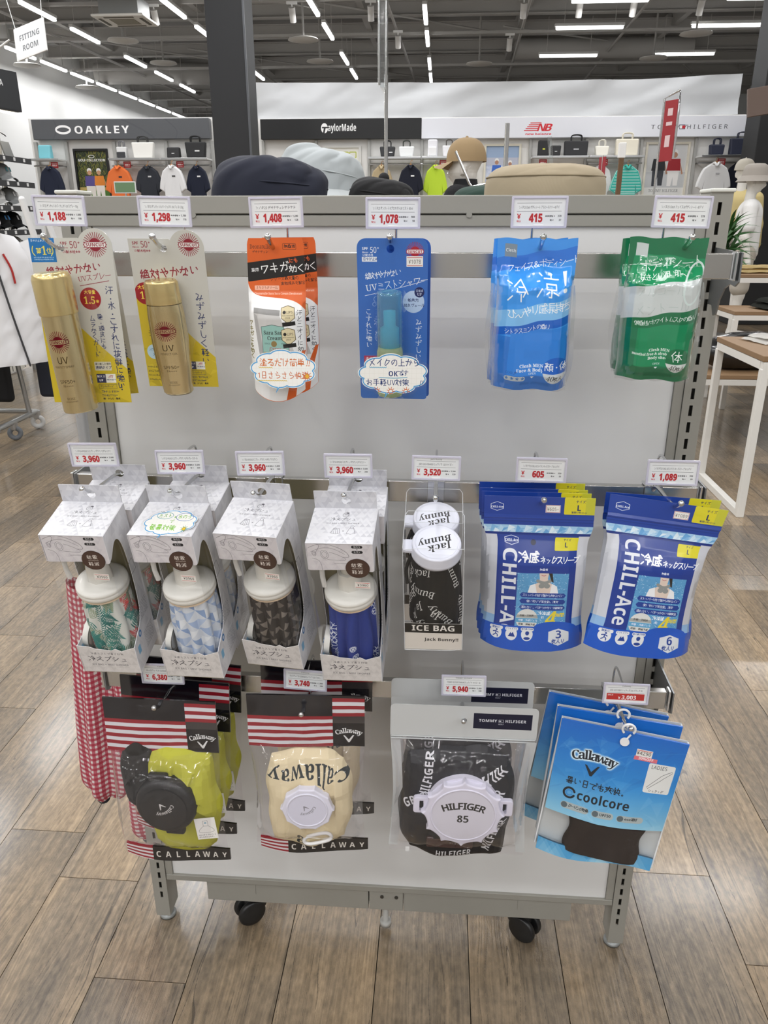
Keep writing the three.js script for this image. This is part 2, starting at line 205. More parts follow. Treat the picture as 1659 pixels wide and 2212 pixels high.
// ---------- the setting ----------
const woodTex = (() => {                       // eight board faces side by side, each 1.2 m long
  const W = 2048, H = 2048, d = new Uint8ClampedArray(W * H * 4), b = new Uint8ClampedArray(W * H * 4);
  for (let y = 0; y < H; y++) for (let X = 0; X < W; X++) {
    const k = X >> 8, x = X & 255, t = y / H * 1.2, s = x / 256 * 0.176;
    const warp = (fbm(s * 14 + k * 31, t * 2.2 + k * 7, 3) - 0.5) * 0.05;
    const g1 = fbm((s + warp) * 190 + k * 57, t * 3.2 + k * 13, 3), g2 = fbm((s + warp) * 520 + k * 91, t * 9 + k * 29, 2), big = fbm(s * 9 + k * 21, t * 3 + k * 5, 3), sp = hash(X, y);
    const crack = Math.abs(fbm((s + warp * 1.4) * 46 + k * 11, t * 1.1 + k * 3, 2) - 0.47) < 0.0035 ? 0.66 : 1;
    const cross = fbm(s * 150 + k * 3, t * 70 + k * 5, 3);
    let v = (0.8 + (g1 - 0.44) * 0.3 + (g2 - 0.37) * 0.28 + (big - 0.44) * 0.36 + (sp - 0.5) * 0.08 + (cross - 0.44) * 0.34) * crack;
    v *= [1, 0.94, 1.05, 0.9, 1.02, 0.97, 1.08, 0.92][k];
    const i = (y * W + X) * 4, warm = (big - 0.47) * 22;
    d[i] = 155 * v + warm * 0.5; d[i + 1] = 136 * v; d[i + 2] = 111 * v - warm * 0.7; d[i + 3] = 255;
    const h = 128 + (g2 - 0.37) * 130 + (cross - 0.44) * 150 + (sp - 0.5) * 60 + (crack < 1 ? -60 : 0); b[i] = b[i + 1] = b[i + 2] = h; b[i + 3] = 255;
  }
  const mk = (a, srgb) => { const t = new THREE.DataTexture(a, W, H, THREE.RGBAFormat); t.magFilter = THREE.LinearFilter; t.minFilter = THREE.LinearMipmapLinearFilter; t.generateMipmaps = true; t.wrapS = t.wrapT = THREE.RepeatWrapping; if (srgb) t.colorSpace = THREE.SRGBColorSpace; t.needsUpdate = true; return t; };
  return [mk(new Uint8Array(d), true), mk(new Uint8Array(b), false)];
})();
const floorMat = new THREE.MeshPhysicalMaterial({ map: woodTex[0], bumpMap: woodTex[1], bumpScale: 0.0013, roughness: 0.32, clearcoat: 0.7, clearcoatRoughness: 0.16 });
const PW = 0.1765, PL = 1.2;
const floor = struct('floor', box(24, 0.2, 52, -1, -0.112, -9), std(0x3f3a35, 0.8));
{
  const variants = [];
  for (let k = 0; k < 8; k++) { const g = box(PW - 0.0016, 0.012, PL - 0.0016, 0, -0.006, 0), u = g.attributes.uv, p = g.attributes.position; for (let i = 0; i < p.count; i++) u.setXY(i, (k + 0.5 + p.getX(i) / PW * 0.99) / 8, 0.5 + p.getZ(i) / PL); variants.push(g); }
  const joints = { 0: -0.227, 1: -0.098, 2: 0.128, 3: 0.55, 4: -0.42, 5: 0.66, 6: -0.35, 7: 0.62, 8: -0.201, 9: 0.013, 10: -0.383 };
  const all = [];
  for (let c = -50; c < 46; c++) {
    const x = -0.894 + PW * (c + 0.5), j0 = joints[c] ?? (hash(c, 77) * PL);
    for (let r = -13; r < 12; r++) all.push([x, j0 + PL * (r + 0.5), Math.floor(hash(c * 7 + 3, r * 13 + 5) * 8)]);
  }
  const fw = V3(0, 0, -1), near = ([x, z]) => { const dx = x - 0.08, dz = z - 0.4; return Math.hypot(dx * 1.25, dz) + (dz > 0.6 ? 6 : 0); };
  all.sort((a, b) => near(a) - near(b));
  all.slice(0, 300).forEach(([x, z, k], i) => part(floor, i ? 'plank_' + String(i).padStart(3, '0') : 'plank', variants[k], floorMat, [x, 0, z]));
  const rest = part(floor, 'far_planks', merge(all.slice(300).map(([x, z, k]) => variants[k].clone().translate(x, 0, z))), floorMat); rest.userData.kind = 'stuff';
}
const wallWhite = std(0xe4e4e2, 0.75), ceilGrey = std(0x979591, 0.85), beamGrey = std(0xaeaca8, 0.7), pipeGrey = std(0xc2c0bc, 0.5, 0.2);
struct('wall_left', box(0.2, 5.6, 52, -9.75, 2.7, -9), wallWhite);
struct('wall_right', box(0.2, 5.6, 52, 9.6, 2.7, -9), wallWhite);
struct('wall_back', box(19.6, 5.6, 0.2, 0, 2.7, -34.6), std(0xb9b7b3, 0.8));
struct('wall_front', box(19.6, 5.6, 0.2, 0, 2.7, 15.6), wallWhite);
const ceiling = struct('ceiling', box(20, 0.2, 52, -0.1, 5.55, -9), ceilGrey);
// roof beams, joists, conduits
for (let i = 0; i < 14; i++) { const z = -9.2 - i * 1.75; part(ceiling, 'roof_beam', merge([box(19.2, 0.02, 0.16, 0, 5.28, z), box(19.2, 0.24, 0.02, 0, 5.16, z), box(19.2, 0.02, 0.16, 0, 5.04, z)]), beamGrey); }
for (let i = 0; i < 6; i++) part(ceiling, 'roof_joist', merge([box(0.12, 0.3, 25, -8 + i * 3.2, 5.3, -21)]), beamGrey);
for (const [x, z0, z1, y] of [[-4.9, -10, -30, 4.86], [-1.1, -10, -28, 4.84], [1.3, -9, -26, 4.82], [3.4, -10, -26, 4.9], [-7.9, -12, -30, 4.8]]) part(ceiling, 'conduit', rod([x, y, z0], [x + 0.5, y, z1], 0.028), pipeGrey);
for (const z of [-11.3, -13.6, -16.2, -19.5]) part(ceiling, 'lighting_track', box(18.6, 0.05, 0.06, 0, 4.74, z), beamGrey);
for (let i = 0; i < 9; i++) { const z = -10.4 - i * 2.2; part(ceiling, 'brace_rod', rod([-9 + (i % 3) * 3, 5.1, z], [-5.6 + (i % 3) * 3.4, 4.95, z - 2.6], 0.02), beamGrey); part(ceiling, 'brace_rod', rod([1.2 + (i % 3) * 2.4, 5.0, z], [4.8 + (i % 3) * 1.2, 5.15, z - 3], 0.02), beamGrey); }
part(ceiling, 'drain_pipe', tube([[-4.2, 5.05, -12.6], [-3.05, 5.0, -12.4], [-2.95, 4.7, -12.3], [-2.7, 4.45, -12.2]], 0.06, 30, 10), pipeGrey);
part(ceiling, 'air_duct', tube([[1.6, 5.0, -19.2], [3.4, 5.0, -19.2], [5.6, 5.02, -19.4]], 0.22, 20, 14), beamGrey);
part(ceiling, 'air_duct', tube([[-9, 4.9, -21], [-6.6, 4.9, -21.2], [-5, 4.95, -22]], 0.25, 20, 14), beamGrey);
// partition that carries the brand bays
const baySide = std(0xd8d8d6, 0.6);
struct('wall_center', merge([box(2.9, 2.78, 0.1, -4.8, 1.39, -11.55), box(7.4, 2.75, 0.1, 0.98, 1.375, -11.55)]), std(0xf0efec, 0.7), null, null, 'white display partition with brand bays at the far side');
const colM = std(0x1c1d20, 0.55);
struct('wall_column', rbox(0.41, 5.4, 0.42, 0.01, -2.235, 2.7, -8.21), colM, null, null, 'black wrapped square column rising to the ceiling');
part(scene.getObjectByName('wall_column'), 'corner_strip', box(0.02, 5.3, 0.02, -2.032, 2.7, -7.995), std(0x5a5c60, 0.4, 0.6));
struct('wall_pillar', rbox(0.7, 5.4, 0.5, 0.01, 4.36, 2.7, -10.2), std(0x17181a, 0.6), null, null, 'dark pillar at the right edge behind the mannequins');

// ---------- ceiling lamps: tubes in rows; crosswise rows on the right ----------
const lampGlow = new THREE.MeshStandardMaterial({ color: 0xffffff, emissive: LAMP_COLOUR, emissiveIntensity: LAMP_GLOW, roughness: 0.6 });
const lampBody = std(0xd8d8d6, 0.5);
let lampProto = null; const lampSpots = [];
{
  const P = 4.37, base = [-4.7, -6.53];                           // pairs along the depth, period 4.37 m
  for (let r = -3; r <= 3; r++) for (const b of base) {
    const z = b - 0.6 - P * r;
    for (const x of [-6.72, -4.42, -2.12, -0.31]) if (z > -20.5 && z < 2) lampSpots.push([x, x < -1 ? z + 0.72 : z, 0]);
    for (const x of [2.62, 5.02]) if (z > -20 && z < 2) lampSpots.push([x, z + 0.72, 1]);
  }
  lampSpots.push([-6.72, -21.35, 0]);
  for (let k = 0; k < 10; k++) lampSpots.push([-8.75, -16.6 - k * 1.46, 0]);
  for (const z of [3.4, 5.6, 7.8, 10, 12.2]) for (const x of [-5.6, -3.4, -1.2, 1.0, 3.2, 5.4]) lampSpots.push([x, z, 1]);      // the aisle behind the photographer
}
const lampLabel = (x, z) => {
  const n = lampSpots.filter((q) => q[0] === x && q[1] < z).length;
  const row = { '-8.75': 'row along the left wall', '-6.72': 'row left of the fitting sign', '-4.42': 'row right of the fitting sign', '-2.12': 'row beside the column', '-0.31': 'middle lamp row', '2.62': 'crosswise set in the middle', '5.02': 'crosswise set at right' }[String(x)] ?? 'aisle row ' + ({ '-5.6': 'farthest left', '-3.4': 'second left', '-1.2': 'left of centre', 1: 'right of centre', 3.2: 'second right', 5.4: 'farthest right' })[String(x)] + ' behind the viewer';
  return 'white tube lamp, ' + ['first', 'second', 'third', 'fourth', 'fifth', 'sixth', 'seventh', 'eighth', 'ninth', 'tenth', 'eleventh', 'twelfth', 'thirteenth', 'fourteenth', 'fifteenth', 'sixteenth'][n] + ' from the far end, ' + row;
};
for (const [x, z, cross] of lampSpots) {
  let o;
  const lab = lampLabel(x, z, cross);
  if (!lampProto) {
    lampProto = o = thing('ceiling_lamp', lab, 'lamp', [x, LAMP_Y, z], [0, cross ? Math.PI / 2 : 0, 0], 'tube ceiling lamps');
    part(o, 'housing', rbox(0.08, 0.05, LAMP_L + 0.04, 0.008, 0, 0.03, 0), lampBody);
    part(o, 'diffuser', rbox(LAMP_W, 0.05, LAMP_L, 0.02, 0, -0.02, 0), lampGlow);
    for (const q of [-0.45, 0.45]) part(o, 'suspension', rod([0, 0.05, q], [0, 0.7, q], 0.006), pipeGrey);
  } else o = copy(lampProto, lab, [x, LAMP_Y, z], [0, cross ? Math.PI / 2 : 0, 0]);
  const l = new THREE.RectAreaLight(LAMP_COLOUR, LAMP_POWER, LAMP_W, LAMP_L); l.name = 'lamp_light'; l.castShadow = true;
  l.position.set(x, LAMP_Y - 0.055, z); l.rotation.set(-Math.PI / 2, 0, cross ? Math.PI / 2 : 0); scene.add(l);
}

// ---------- ceiling fittings ----------
for (const [x, z, where] of [[-5.84, -14.7, 'in front of the left brand bay'], [-5.83, -16.85, 'farther over the left brand bay'], [-2.54, -14.86, 'just right of the black column'], [-2.54, -16.9, 'further back right of the black column'], [4.43, -14.86, 'at the upper right'], [4.24, -17.06, 'further back at the right'], [-8.8, -16.9, 'under the fitting room sign'], [-8.78, -19.8, 'against the white left wall'], [0.75, -17.4, 'above the mannequin']]) {
  const o = thing('ceiling_diffuser', 'round white ceiling plate on a short stem ' + where, 'air vent', [x, 4.4, z], [0, 0, 0], 'round ceiling plates');
  part(o, 'plate', lathe([[0, 0.02], [0.26, 0.03], [0.28, 0], [0.1, -0.03], [0, -0.03]], 28), std(0xc9c6c0, 0.6)); part(o, 'stem', rod([0, 0.02, 0], [0, 0.95, 0], 0.02), beamGrey);
}
{
  const o = thing('air_conditioner', 'grey ceiling air conditioner cassette with white square grille', 'air conditioner', [-5.02, 4.3, -12.7]); o.scale.setScalar(0.78);
  part(o, 'casing', rbox(0.8, 0.34, 0.7, 0.01, 0, 0.19, 0), std(0x8b8d8c, 0.6)); part(o, 'panel', rbox(1.05, 0.05, 0.95, 0.02, 0, 0, 0), std(0xd9d6cf, 0.5)); part(o, 'intake_grille', box(0.5, 0.01, 0.45, 0, -0.028, 0), std(0x8a8577, 0.7));
  for (const s of [-1, 1]) part(o, 'louvre', box(0.6, 0.012, 0.06, 0, -0.028, s * 0.36), std(0x5a5548, 0.6));
  for (const s of [-1, 1]) part(o, 'louvre', box(0.06, 0.012, 0.55, s * 0.42, -0.028, 0), std(0x5a5548, 0.6));
}
for (const [x, z, where] of [[-4.85, -13.6, 'left of the air conditioner'], [-3.67, -13.6, 'over the black column'], [-2.51, -13.6, 'just right of the black column'], [-1.2, -13.6, 'left of the tall clear pole'], [2.2, -13.6, 'first at the right of the middle lamp row'], [3.06, -13.6, 'second at the right of the middle lamp row'], [4.12, -13.6, 'third at the right of the middle lamp row'], [-8.1, -13.6, 'next to the fitting room sign'], [-0.87, -15.8, 'hanging beside the tall clear pole'], [1.28, -16.2, 'far in the middle'], [1.3, -13.6, 'above the right end of the middle row']]) {
  const o = thing('spotlight', 'white track spotlight ' + where, 'spotlight', [x, 4.7, z], [0, 0, 0], 'track spotlights');
  part(o, 'adapter', rbox(0.18, 0.04, 0.05, 0.006), white); part(o, 'lamp_head', merge([cyl(0.055, 0.05, 0.22, 16).rotateX(0.5).translate(0, -0.16, -0.05)]), std(0xd2d0cc, 0.5)); part(o, 'arm', rod([0, 0, 0], [0, -0.1, -0.02], 0.012), white);
}

// ---------- brand bays on the partition (plane z = -11.5) ----------
const signTex = canvas(2048, 512, (x) => {
  rect(x, '#57595d', 0, 0, 2048, 170); x.globalAlpha = 0.35; curve(x, [[230, 170], [300, 80], [260, 0]], '#46484c', 14); curve(x, [[1050, 0], [1250, 70], [1420, 170]], '#46484c', 16); curve(x, [[1550, 0], [1700, 90], [1660, 170]], '#46484c', 12); x.globalAlpha = 1;
  x.strokeStyle = '#fff'; x.lineWidth = 20; x.beginPath(); x.ellipse(360, 88, 82, 30, 0, 0, 7); x.stroke(); 
  x.save(); x.translate(486, 122); x.scale(1.6, 1); x.font = 'bold 92px sans-serif'; x.fillStyle = '#fff'; let px = 0; for (const ch of 'OAKLEY') { x.fillText(ch, px, 0); px += x.measureText(ch).width + 12; } x.restore();
  rect(x, '#121315', 0, 170, 2048, 170); disc(x, '#f4f4f4', 820, 250, 44); shape(x, '#121315', [[790, 238], [870, 238], [866, 250], [835, 250], [818, 300], [800, 292], [812, 250], [788, 250]]);
  txt(x, 'aylorMade', 862, 275, 'bold 84px sans-serif', '#f4f4f4', 'left', 0.85);
  rect(x, '#eceef4', 0, 340, 2048, 172);
});
const signMat = (v0, v1) => { const t = signTex.clone(); t.repeat.set(1, v1 - v0); t.offset.set(0, v0); return new THREE.MeshStandardMaterial({ map: t, roughness: 0.5 }); };
const paleSign = canvas(2048, 170, (x) => {
  rect(x, '#e9ebf2', 0, 0, 2048, 170);
  for (let k = 0; k < 5; k++) rect(x, '#d4202c', 655 - k * 9, 42 + k * 16, 66 + k * 4, 8); txt(x, 'N', 690, 116, 'bold italic 88px sans-serif', '#d4202c', 'left', 0.8); txt(x, 'B', 732, 116, 'bold italic 88px sans-serif', '#d4202c', 'left', 0.9); txt(x, 'new balance', 706, 150, 'bold 26px sans-serif', '#d4202c', 'center');
  txt(x, 'T O M M Y', 1372, 106, '50px sans-serif', '#4a4c52', 'left', 0.92); txt(x, 'H I L F I G E R', 1580, 106, '50px sans-serif', '#4a4c52', 'left', 0.66 + 0.14); rect(x, '#f7f7f7', 1540, 74, 24, 32); rect(x, '#c8202c', 1554, 78, 18, 24); rect(x, '#1d2440', 1538, 70, 34, 6); rect(x, '#1d2440', 1538, 103, 34, 6);
});
function signBoard(label, w, h, x, y, mat, edge = 0xcfd0d4) {
  const o = thing('brand_sign', label, 'sign', [x, y, -11.42]); part(o, 'panel_box', rbox(w, h, 0.12, 0.006), std(edge, 0.5)); part(o, 'sign_face', new THREE.PlaneGeometry(w - 0.01, h - 0.01).translate(0, 0, 0.0625), mat); return o;
}
signBoard('long grey wall sign reading OAKLEY beside the black column', 2.72, 0.275, -4.78, 2.615, signMat(1 - 170 / 512, 1), 0x57595d);
signBoard('long black wall sign with a white script name', 2.38, 0.27, -1.46, 2.595, signMat(1 - 340 / 512, 1 - 170 / 512), 0x121315);
signBoard('long white wall sign with red and dark lettering at right', 4.9, 0.27, 2.18, 2.59, new THREE.MeshStandardMaterial({ map: paleSign, roughness: 0.5 }));
{ const f = (u, v) => [-2.78 + 7.05 * u, 3.22 + 0.1 * (u - 0.5) ** 2 + 0.04 * Math.max(0, u - 0.8) * 5 - v * 0.52, -11.6 + 0.035 * Math.sin(u * 26 + v * 3 + 5 * fbm(u * 6, v * 2)) * (0.5 + 0.5 * v) + 0.14 * (fbm(u * 9 + v * 1.5, v * 1.2) - 0.5)];
  solo('cloth_drape', slab(120, 8, f, 0.01), std(0xc6c8ca, 0.8), 'white cloth sheet hung above the black and white signs', 'drape'); }
// uprights, shelves and hang rails of the bays
const postMat = std(0xb5b5b2, 0.5, 0.3);
[-6.17, -5.69, -4.94, -4.13, -3.42].forEach((x, i) => part(scene.getObjectByName('wall_center'), 'upright', rbox(0.05, 2.45, 0.05, 0.004, x, 1.23, -11.47), postMat));
[-2.64, -1.84, -1.05, -0.26, 1.33, 2.14, 2.93, 3.7, 4.58].forEach((x) => part(scene.getObjectByName('wall_center'), 'upright', rbox(0.04, 2.45, 0.05, 0.004, x, 1.23, -11.47), postMat));
const shelfMat = std(0xcfd0cf, 0.4);
for (const [x0, x1, where] of [[-6.15, -5.7, 'under the aqua bag at the far left'], [-4.93, -4.15, 'under the white tote and small grey bag'], [-4.12, -3.43, 'under the black cooler and black tote'], [-1.04, -0.27, 'under the black and white handbags'], [-0.25, 0.5, 'under the white backpack'], [1.34, 2.13, 'under the black backpack and black tote'], [2.15, 2.92, 'under the white and cream totes'], [3.71, 4.57, 'under the navy bags at the right']]) {
  const o = thing('wall_shelf', 'thin pale wall shelf ' + where, 'shelf', [(x0 + x1) / 2, 2.19, -11.3], [0, 0, 0], 'bay shelves'); part(o, 'board', rbox(x1 - x0, 0.022, 0.3, 0.004), shelfMat); part(o, 'front_lip', rbox(x1 - x0, 0.03, 0.012, 0.003, 0, 0, 0.155), steel);
}
for (const [x0, x1, where] of [[-6.15, -5.7, 'at the far left'], [-4.93, -3.43, 'holding the orange and grey shirts'], [-1.04, 0.3, 'holding the bright yellow shirt'], [2.15, 2.92, 'holding the aqua striped shirt'], [3.71, 4.57, 'holding the white polo at right']]) solo('hang_rail', merge([rod([x0, 2.11, -11.28], [x1, 2.11, -11.28], 0.012), rod([x0 + 0.03, 2.11, -11.28], [x0 + 0.03, 2.11, -11.5], 0.01), rod([x1 - 0.03, 2.11, -11.28], [x1 - 0.03, 2.11, -11.5], 0.01)]), steel, 'thin metal hang rail under the wall shelf ' + where, 'rail', null, null, 'bay hang rails');
const REDTAG = canvas(128, 96, (x) => { rect(x, '#b3262b', 0, 0, 128, 96); rect(x, '#f3dede', 16, 18, 96, 8); rect(x, '#f3dede', 22, 40, 60, 22); rect(x, '#f3dede', 88, 44, 22, 16); rect(x, '#f3dede', 22, 74, 84, 6); });
const redMat = new THREE.MeshStandardMaterial({ map: REDTAG, roughness: 0.6 });
for (const [x, where] of [[-5.81, 'above the navy shirt at far left'], [-4.68, 'above the orange shirt'], [-3.87, 'above the white shirt'], [0.06, 'beside the bright yellow shirt'], [1.5, 'under the black backpack'], [2.37, 'above the white shirt at right'], [4.02, 'above the white polo shirt']]) solo('sale_card', box(0.11, 0.085, 0.008), redMat, 'small red sale card ' + where, 'sale card', [x, 2.12, -11.24], null, 'red sale cards');
// shirts on hangers
function shirt(label, x, y, w, h, color, opt = {}) {
  const o = thing('display_shirt', label, 'shirt', [x, y, opt.z ?? -11.2], [0, opt.turn ?? 0, 0], 'shirts on the bay rails'), s = new THREE.Shape(), k = w / 2;
  s.moveTo(-0.16 * w, 0); s.quadraticCurveTo(0, -0.06 * h, 0.16 * w, 0); s.lineTo(k * 0.66, -0.1 * h); s.quadraticCurveTo(k * 0.95, -0.35 * h, k, -0.55 * h); s.lineTo(k * 0.74, -0.62 * h); s.lineTo(k * 0.62, -0.4 * h); s.lineTo(k * 0.66, -h); s.lineTo(-k * 0.66, -h); s.lineTo(-k * 0.62, -0.4 * h); s.lineTo(-k * 0.74, -0.62 * h); s.lineTo(-k, -0.55 * h); s.quadraticCurveTo(-k * 0.95, -0.35 * h, -k * 0.66, -0.1 * h); s.closePath();
  const g = new THREE.ExtrudeGeometry(s, { depth: 0.03, bevelEnabled: true, bevelThickness: 0.025, bevelSize: 0.02, bevelSegments: 3 });
  part(o, 'body', g, opt.mat ?? std(color, 0.85));
  part(o, 'collar', tube([[-0.13 * w, 0.012, 0.02], [-0.06 * w, 0.03, 0.06], [0, -0.01, 0.09], [0.06 * w, 0.03, 0.06], [0.13 * w, 0.012, 0.02]], 0.016, 16, 6), std(opt.collar ?? color, 0.85));
  if (opt.badge) part(o, 'chest_mark', box(0.05, 0.02, 0.004, 0.03, -0.22 * h, 0.058), std(opt.badge, 0.6));
  solo('clothes_hanger', merge([tube([[-0.2 * w, -0.02, 0.02], [0, 0.045, 0.02], [0.2 * w, -0.02, 0.02]], 0.012, 12, 6), tube([[0, 0.04, 0.02], [0.004, 0.09, 0.02], [0.02, 0.1, 0.02], [0.024, 0.085, 0.02]], 0.004, 10, 5)]), std(0xb98a55, 0.6), 'wooden clothes hanger in the ' + label.split(' on ')[0].split(' with ')[0], 'hanger', [x, y, opt.z ?? -11.2], null, 'wooden hangers');
  return o;
}
const stripeAqua = new THREE.MeshStandardMaterial({ roughness: 0.85, map: canvas(64, 256, (x) => { rect(x, '#3fb3a4', 0, 0, 64, 256); for (let k = 0; k < 9; k++) rect(x, '#d6efe9', 0, k * 30, 64, 6); }, { repeat: [3, 3] }) });
shirt('navy pullover hanging at the far left bay', -5.86, 2.06, 0.34, 0.5, 0x1a2136); shirt('bright orange shirt on the left bay rail', -4.8, 2.06, 0.4, 0.52, 0xe8763a, { badge: 0x1c2030 }); shirt('dark grey polo next to the orange shirt', -4.35, 2.06, 0.38, 0.5, 0x2b2e36, { badge: 0xcccccc }); shirt('white shirt next to the dark grey polo', -3.95, 2.06, 0.36, 0.5, 0xe9e9ea, { z: -11.1, collar: 0xdadada, badge: 0x444444 }); shirt('navy shirt with white print beside the column', -3.6, 2.06, 0.32, 0.5, 0x131a2e, { badge: 0xeeeeee });
shirt('beige shirt under the black handbag', -0.84, 2.05, 0.32, 0.5, 0xb7a583, { badge: 0xf0f0f0 }); shirt('navy vest with white tag in the middle bay', -0.41, 2.05, 0.34, 0.5, 0x141828, { z: -11.1, badge: 0xf0f0f0 }); shirt('bright yellow green shirt in the middle bay', -0.05, 2.05, 0.32, 0.52, 0xc3e23c); shirt('white shirt behind the red stand at right', 2.34, 2.05, 0.34, 0.5, 0xe7e6e6, { z: -11.3, badge: 0xa02028 }); shirt('aqua shirt with white stripes', 2.7, 2.04, 0.42, 0.52, 0x3fb3a4, { mat: stripeAqua }); shirt('navy shirt beside the white striped polo', 4.3, 2.08, 0.34, 0.5, 0x151a2c, { z: -11.32 }); shirt('white polo with grey bands at the right bay', 3.93, 2.07, 0.44, 0.5, 0xeaeaea, { badge: 0xb9b9bc });
// bags on the shelves
function bag(label, x, w, h, color, opt = {}) {
  const o = thing(opt.name ?? 'tote_bag', label, 'bag', [x, 2.205, -11.28], [0, 0, 0], 'bags on the bay shelves'), m = std(color, opt.rough ?? 0.6), t = opt.flare ?? 0.82;
  const g = rbox(w, h, 0.12, 0.02, 0, h / 2, 0, 3), p = g.attributes.position; for (let i = 0; i < p.count; i++) { const k = p.getY(i) / h; p.setX(i, p.getX(i) * (t + (1 - t) * k)); p.setZ(i, p.getZ(i) * (1.1 - 0.5 * k)); } g.computeVertexNormals();
  part(o, 'body', g, m);
  if (opt.handle !== 0) for (const s of [-1, 1]) part(o, 'handle', tube([[-w * 0.22, h, s * 0.025], [-w * 0.18, h + 0.07, s * 0.03], [w * 0.18, h + 0.07, s * 0.03], [w * 0.22, h, s * 0.025]], 0.008, 18, 6), std(opt.hc ?? color, 0.6));
  if (opt.mark) part(o, 'label_patch', box(w * 0.22, h * 0.12, 0.004, opt.mx ?? 0, h * 0.42, 0.052), std(opt.mark, 0.6));
  if (opt.pocket) part(o, 'front_pocket', rbox(w * 0.8, h * 0.5, 0.03, 0.012, 0, h * 0.3, 0.06), std(opt.pocket, 0.6));
  return o;
}
bag('aqua blue bag on the left bay shelf', -5.94, 0.19, 0.19, 0x79c4d0, { flare: 0.95, handle: 0 }); bag('small grey and white handbag on the shelf', -4.75, 0.16, 0.16, 0xd9d9d8, { pocket: 0x3a3b3e, hc: 0x77777a }); bag('wide white tote on the left shelf', -4.42, 0.34, 0.22, 0xeae8e2, { hc: 0x333333 }); bag('small black cooler bag on the shelf', -3.96, 0.19, 0.15, 0x1b1b1d, { flare: 1, handle: 0, mark: 0xdddddd }); bag('large black tote beside the column', -3.62, 0.32, 0.22, 0x131315, { mark: 0xe0e0e0, mx: 0.03 });
bag('black bucket handbag in the middle bay', -0.76, 0.23, 0.14, 0x242528, { mark: 0xeeeeee, mx: 0.05 }); bag('white handbag with dark handles', -0.48, 0.23, 0.14, 0xe6e8e8, { hc: 0x3a3f3a }); bag('white backpack with dark edges', -0.1, 0.14, 0.23, 0xe9e9ee, { name: 'backpack', handle: 0, flare: 1, pocket: 0xf5f5f6 }); bag('white tote partly behind the mannequin cap', 0.14, 0.2, 0.15, 0xe7e7ea, { hc: 0x55504a }); bag('black backpack with yellow tag', 1.5, 0.16, 0.21, 0x161618, { name: 'backpack', handle: 0, flare: 1, mark: 0xd6d84a }); bag('small black drawstring bag', 1.675, 0.15, 0.14, 0x1b1b1d, { handle: 0, mark: 0xcfcfcf }); bag('wide black tote with metal badge', 1.96, 0.34, 0.2, 0x202023, { mark: 0xbfc0c4, flare: 0.95 }); bag('small cream handbag on the right shelf', 2.33, 0.2, 0.13, 0xe9e6da); bag('cream tote with black base', 2.68, 0.32, 0.22, 0xe5dfcd, { flare: 0.95, hc: 0xe5dfcd }); bag('navy padded handbag at the right', 3.94, 0.21, 0.14, 0x1b2138); bag('large navy padded tote at the right', 4.29, 0.35, 0.22, 0x1a2036, { flare: 0.96, hc: 0x1a2036 });
// posters
function poster(label, x0, x1, y0, y1, frame, draw) {
  const w = x1 - x0, h = y1 - y0, o = thing('poster', label, 'poster', [(x0 + x1) / 2, (y0 + y1) / 2, -11.494], [0, 0, 0]);
  part(o, 'frame', plate([[-w / 2, -h / 2], [w / 2, -h / 2], [w / 2, h / 2], [-w / 2, h / 2]], 0.03, null, [[[-w / 2 + 0.03, -h / 2 + 0.03], [-w / 2 + 0.03, h / 2 - 0.03], [w / 2 - 0.03, h / 2 - 0.03], [w / 2 - 0.03, -h / 2 + 0.03]]]), std(frame, 0.5), [0, 0, 0.03]);
  part(o, 'print', box(w - 0.05, h - 0.05, 0.01), new THREE.MeshStandardMaterial({ map: canvas(384, Math.round(384 * h / w), draw), roughness: 0.5 }));
}
const golfer = (x, px, py, s, top, bottom, skin = '#c99a78') => { disc(x, '#f0f0ee', px, py - s * 0.98, s * 0.1); disc(x, skin, px, py - s * 0.9, s * 0.09); shape(x, top, [[px - s * 0.2, py - s * 0.78], [px + s * 0.2, py - s * 0.78], [px + s * 0.24, py - s * 0.4], [px - s * 0.24, py - s * 0.4]]); shape(x, bottom, [[px - s * 0.2, py - s * 0.4], [px + s * 0.2, py - s * 0.4], [px + s * 0.18, py + s * 0.08], [px + s * 0.03, py + s * 0.08], [px, py - s * 0.2], [px - s * 0.05, py + s * 0.1], [px - s * 0.18, py + s * 0.1]]); shape(x, skin, [[px + s * 0.2, py - s * 0.7], [px + s * 0.34, py - s * 0.3], [px + s * 0.28, py - s * 0.28]]); };
poster('black framed poster of two golfers at the left bay', -5.6, -5.06, 1.55, 2.36, 0x141416, (x, w, h) => { rect(x, '#232a1c', 0, 0, w, h); for (let k = 0; k < 900; k++) { x.strokeStyle = ['#7d8430', '#a79a3a', '#3b4a1f', '#5a6a2a', '#27311a'][k % 5]; x.lineWidth = 3; const a = rnd() * w, b = rnd() * h * 0.7; x.beginPath(); x.moveTo(a, b); x.lineTo(a + rr(-20, 20), b + rr(10, 50)); x.stroke(); } rect(x, '#bca35e', 0, h * 0.68, w, h * 0.06); rect(x, '#4d7a2f', 0, h * 0.74, w, h * 0.26); golfer(x, w * 0.38, h * 0.86, h * 0.5, '#5a4f8f', '#e6e2da'); golfer(x, w * 0.68, h * 0.84, h * 0.48, '#e58a2f', '#eeeae4'); txt(x, 'GOLF COLLECTION', w / 2, h * 0.2, 'bold 38px sans-serif', '#fff', 'center'); x.strokeStyle = '#fff'; x.lineWidth = 6; x.beginPath(); x.ellipse(w / 2, h * 0.11, 36, 14, 0, 0, 7); x.stroke(); });
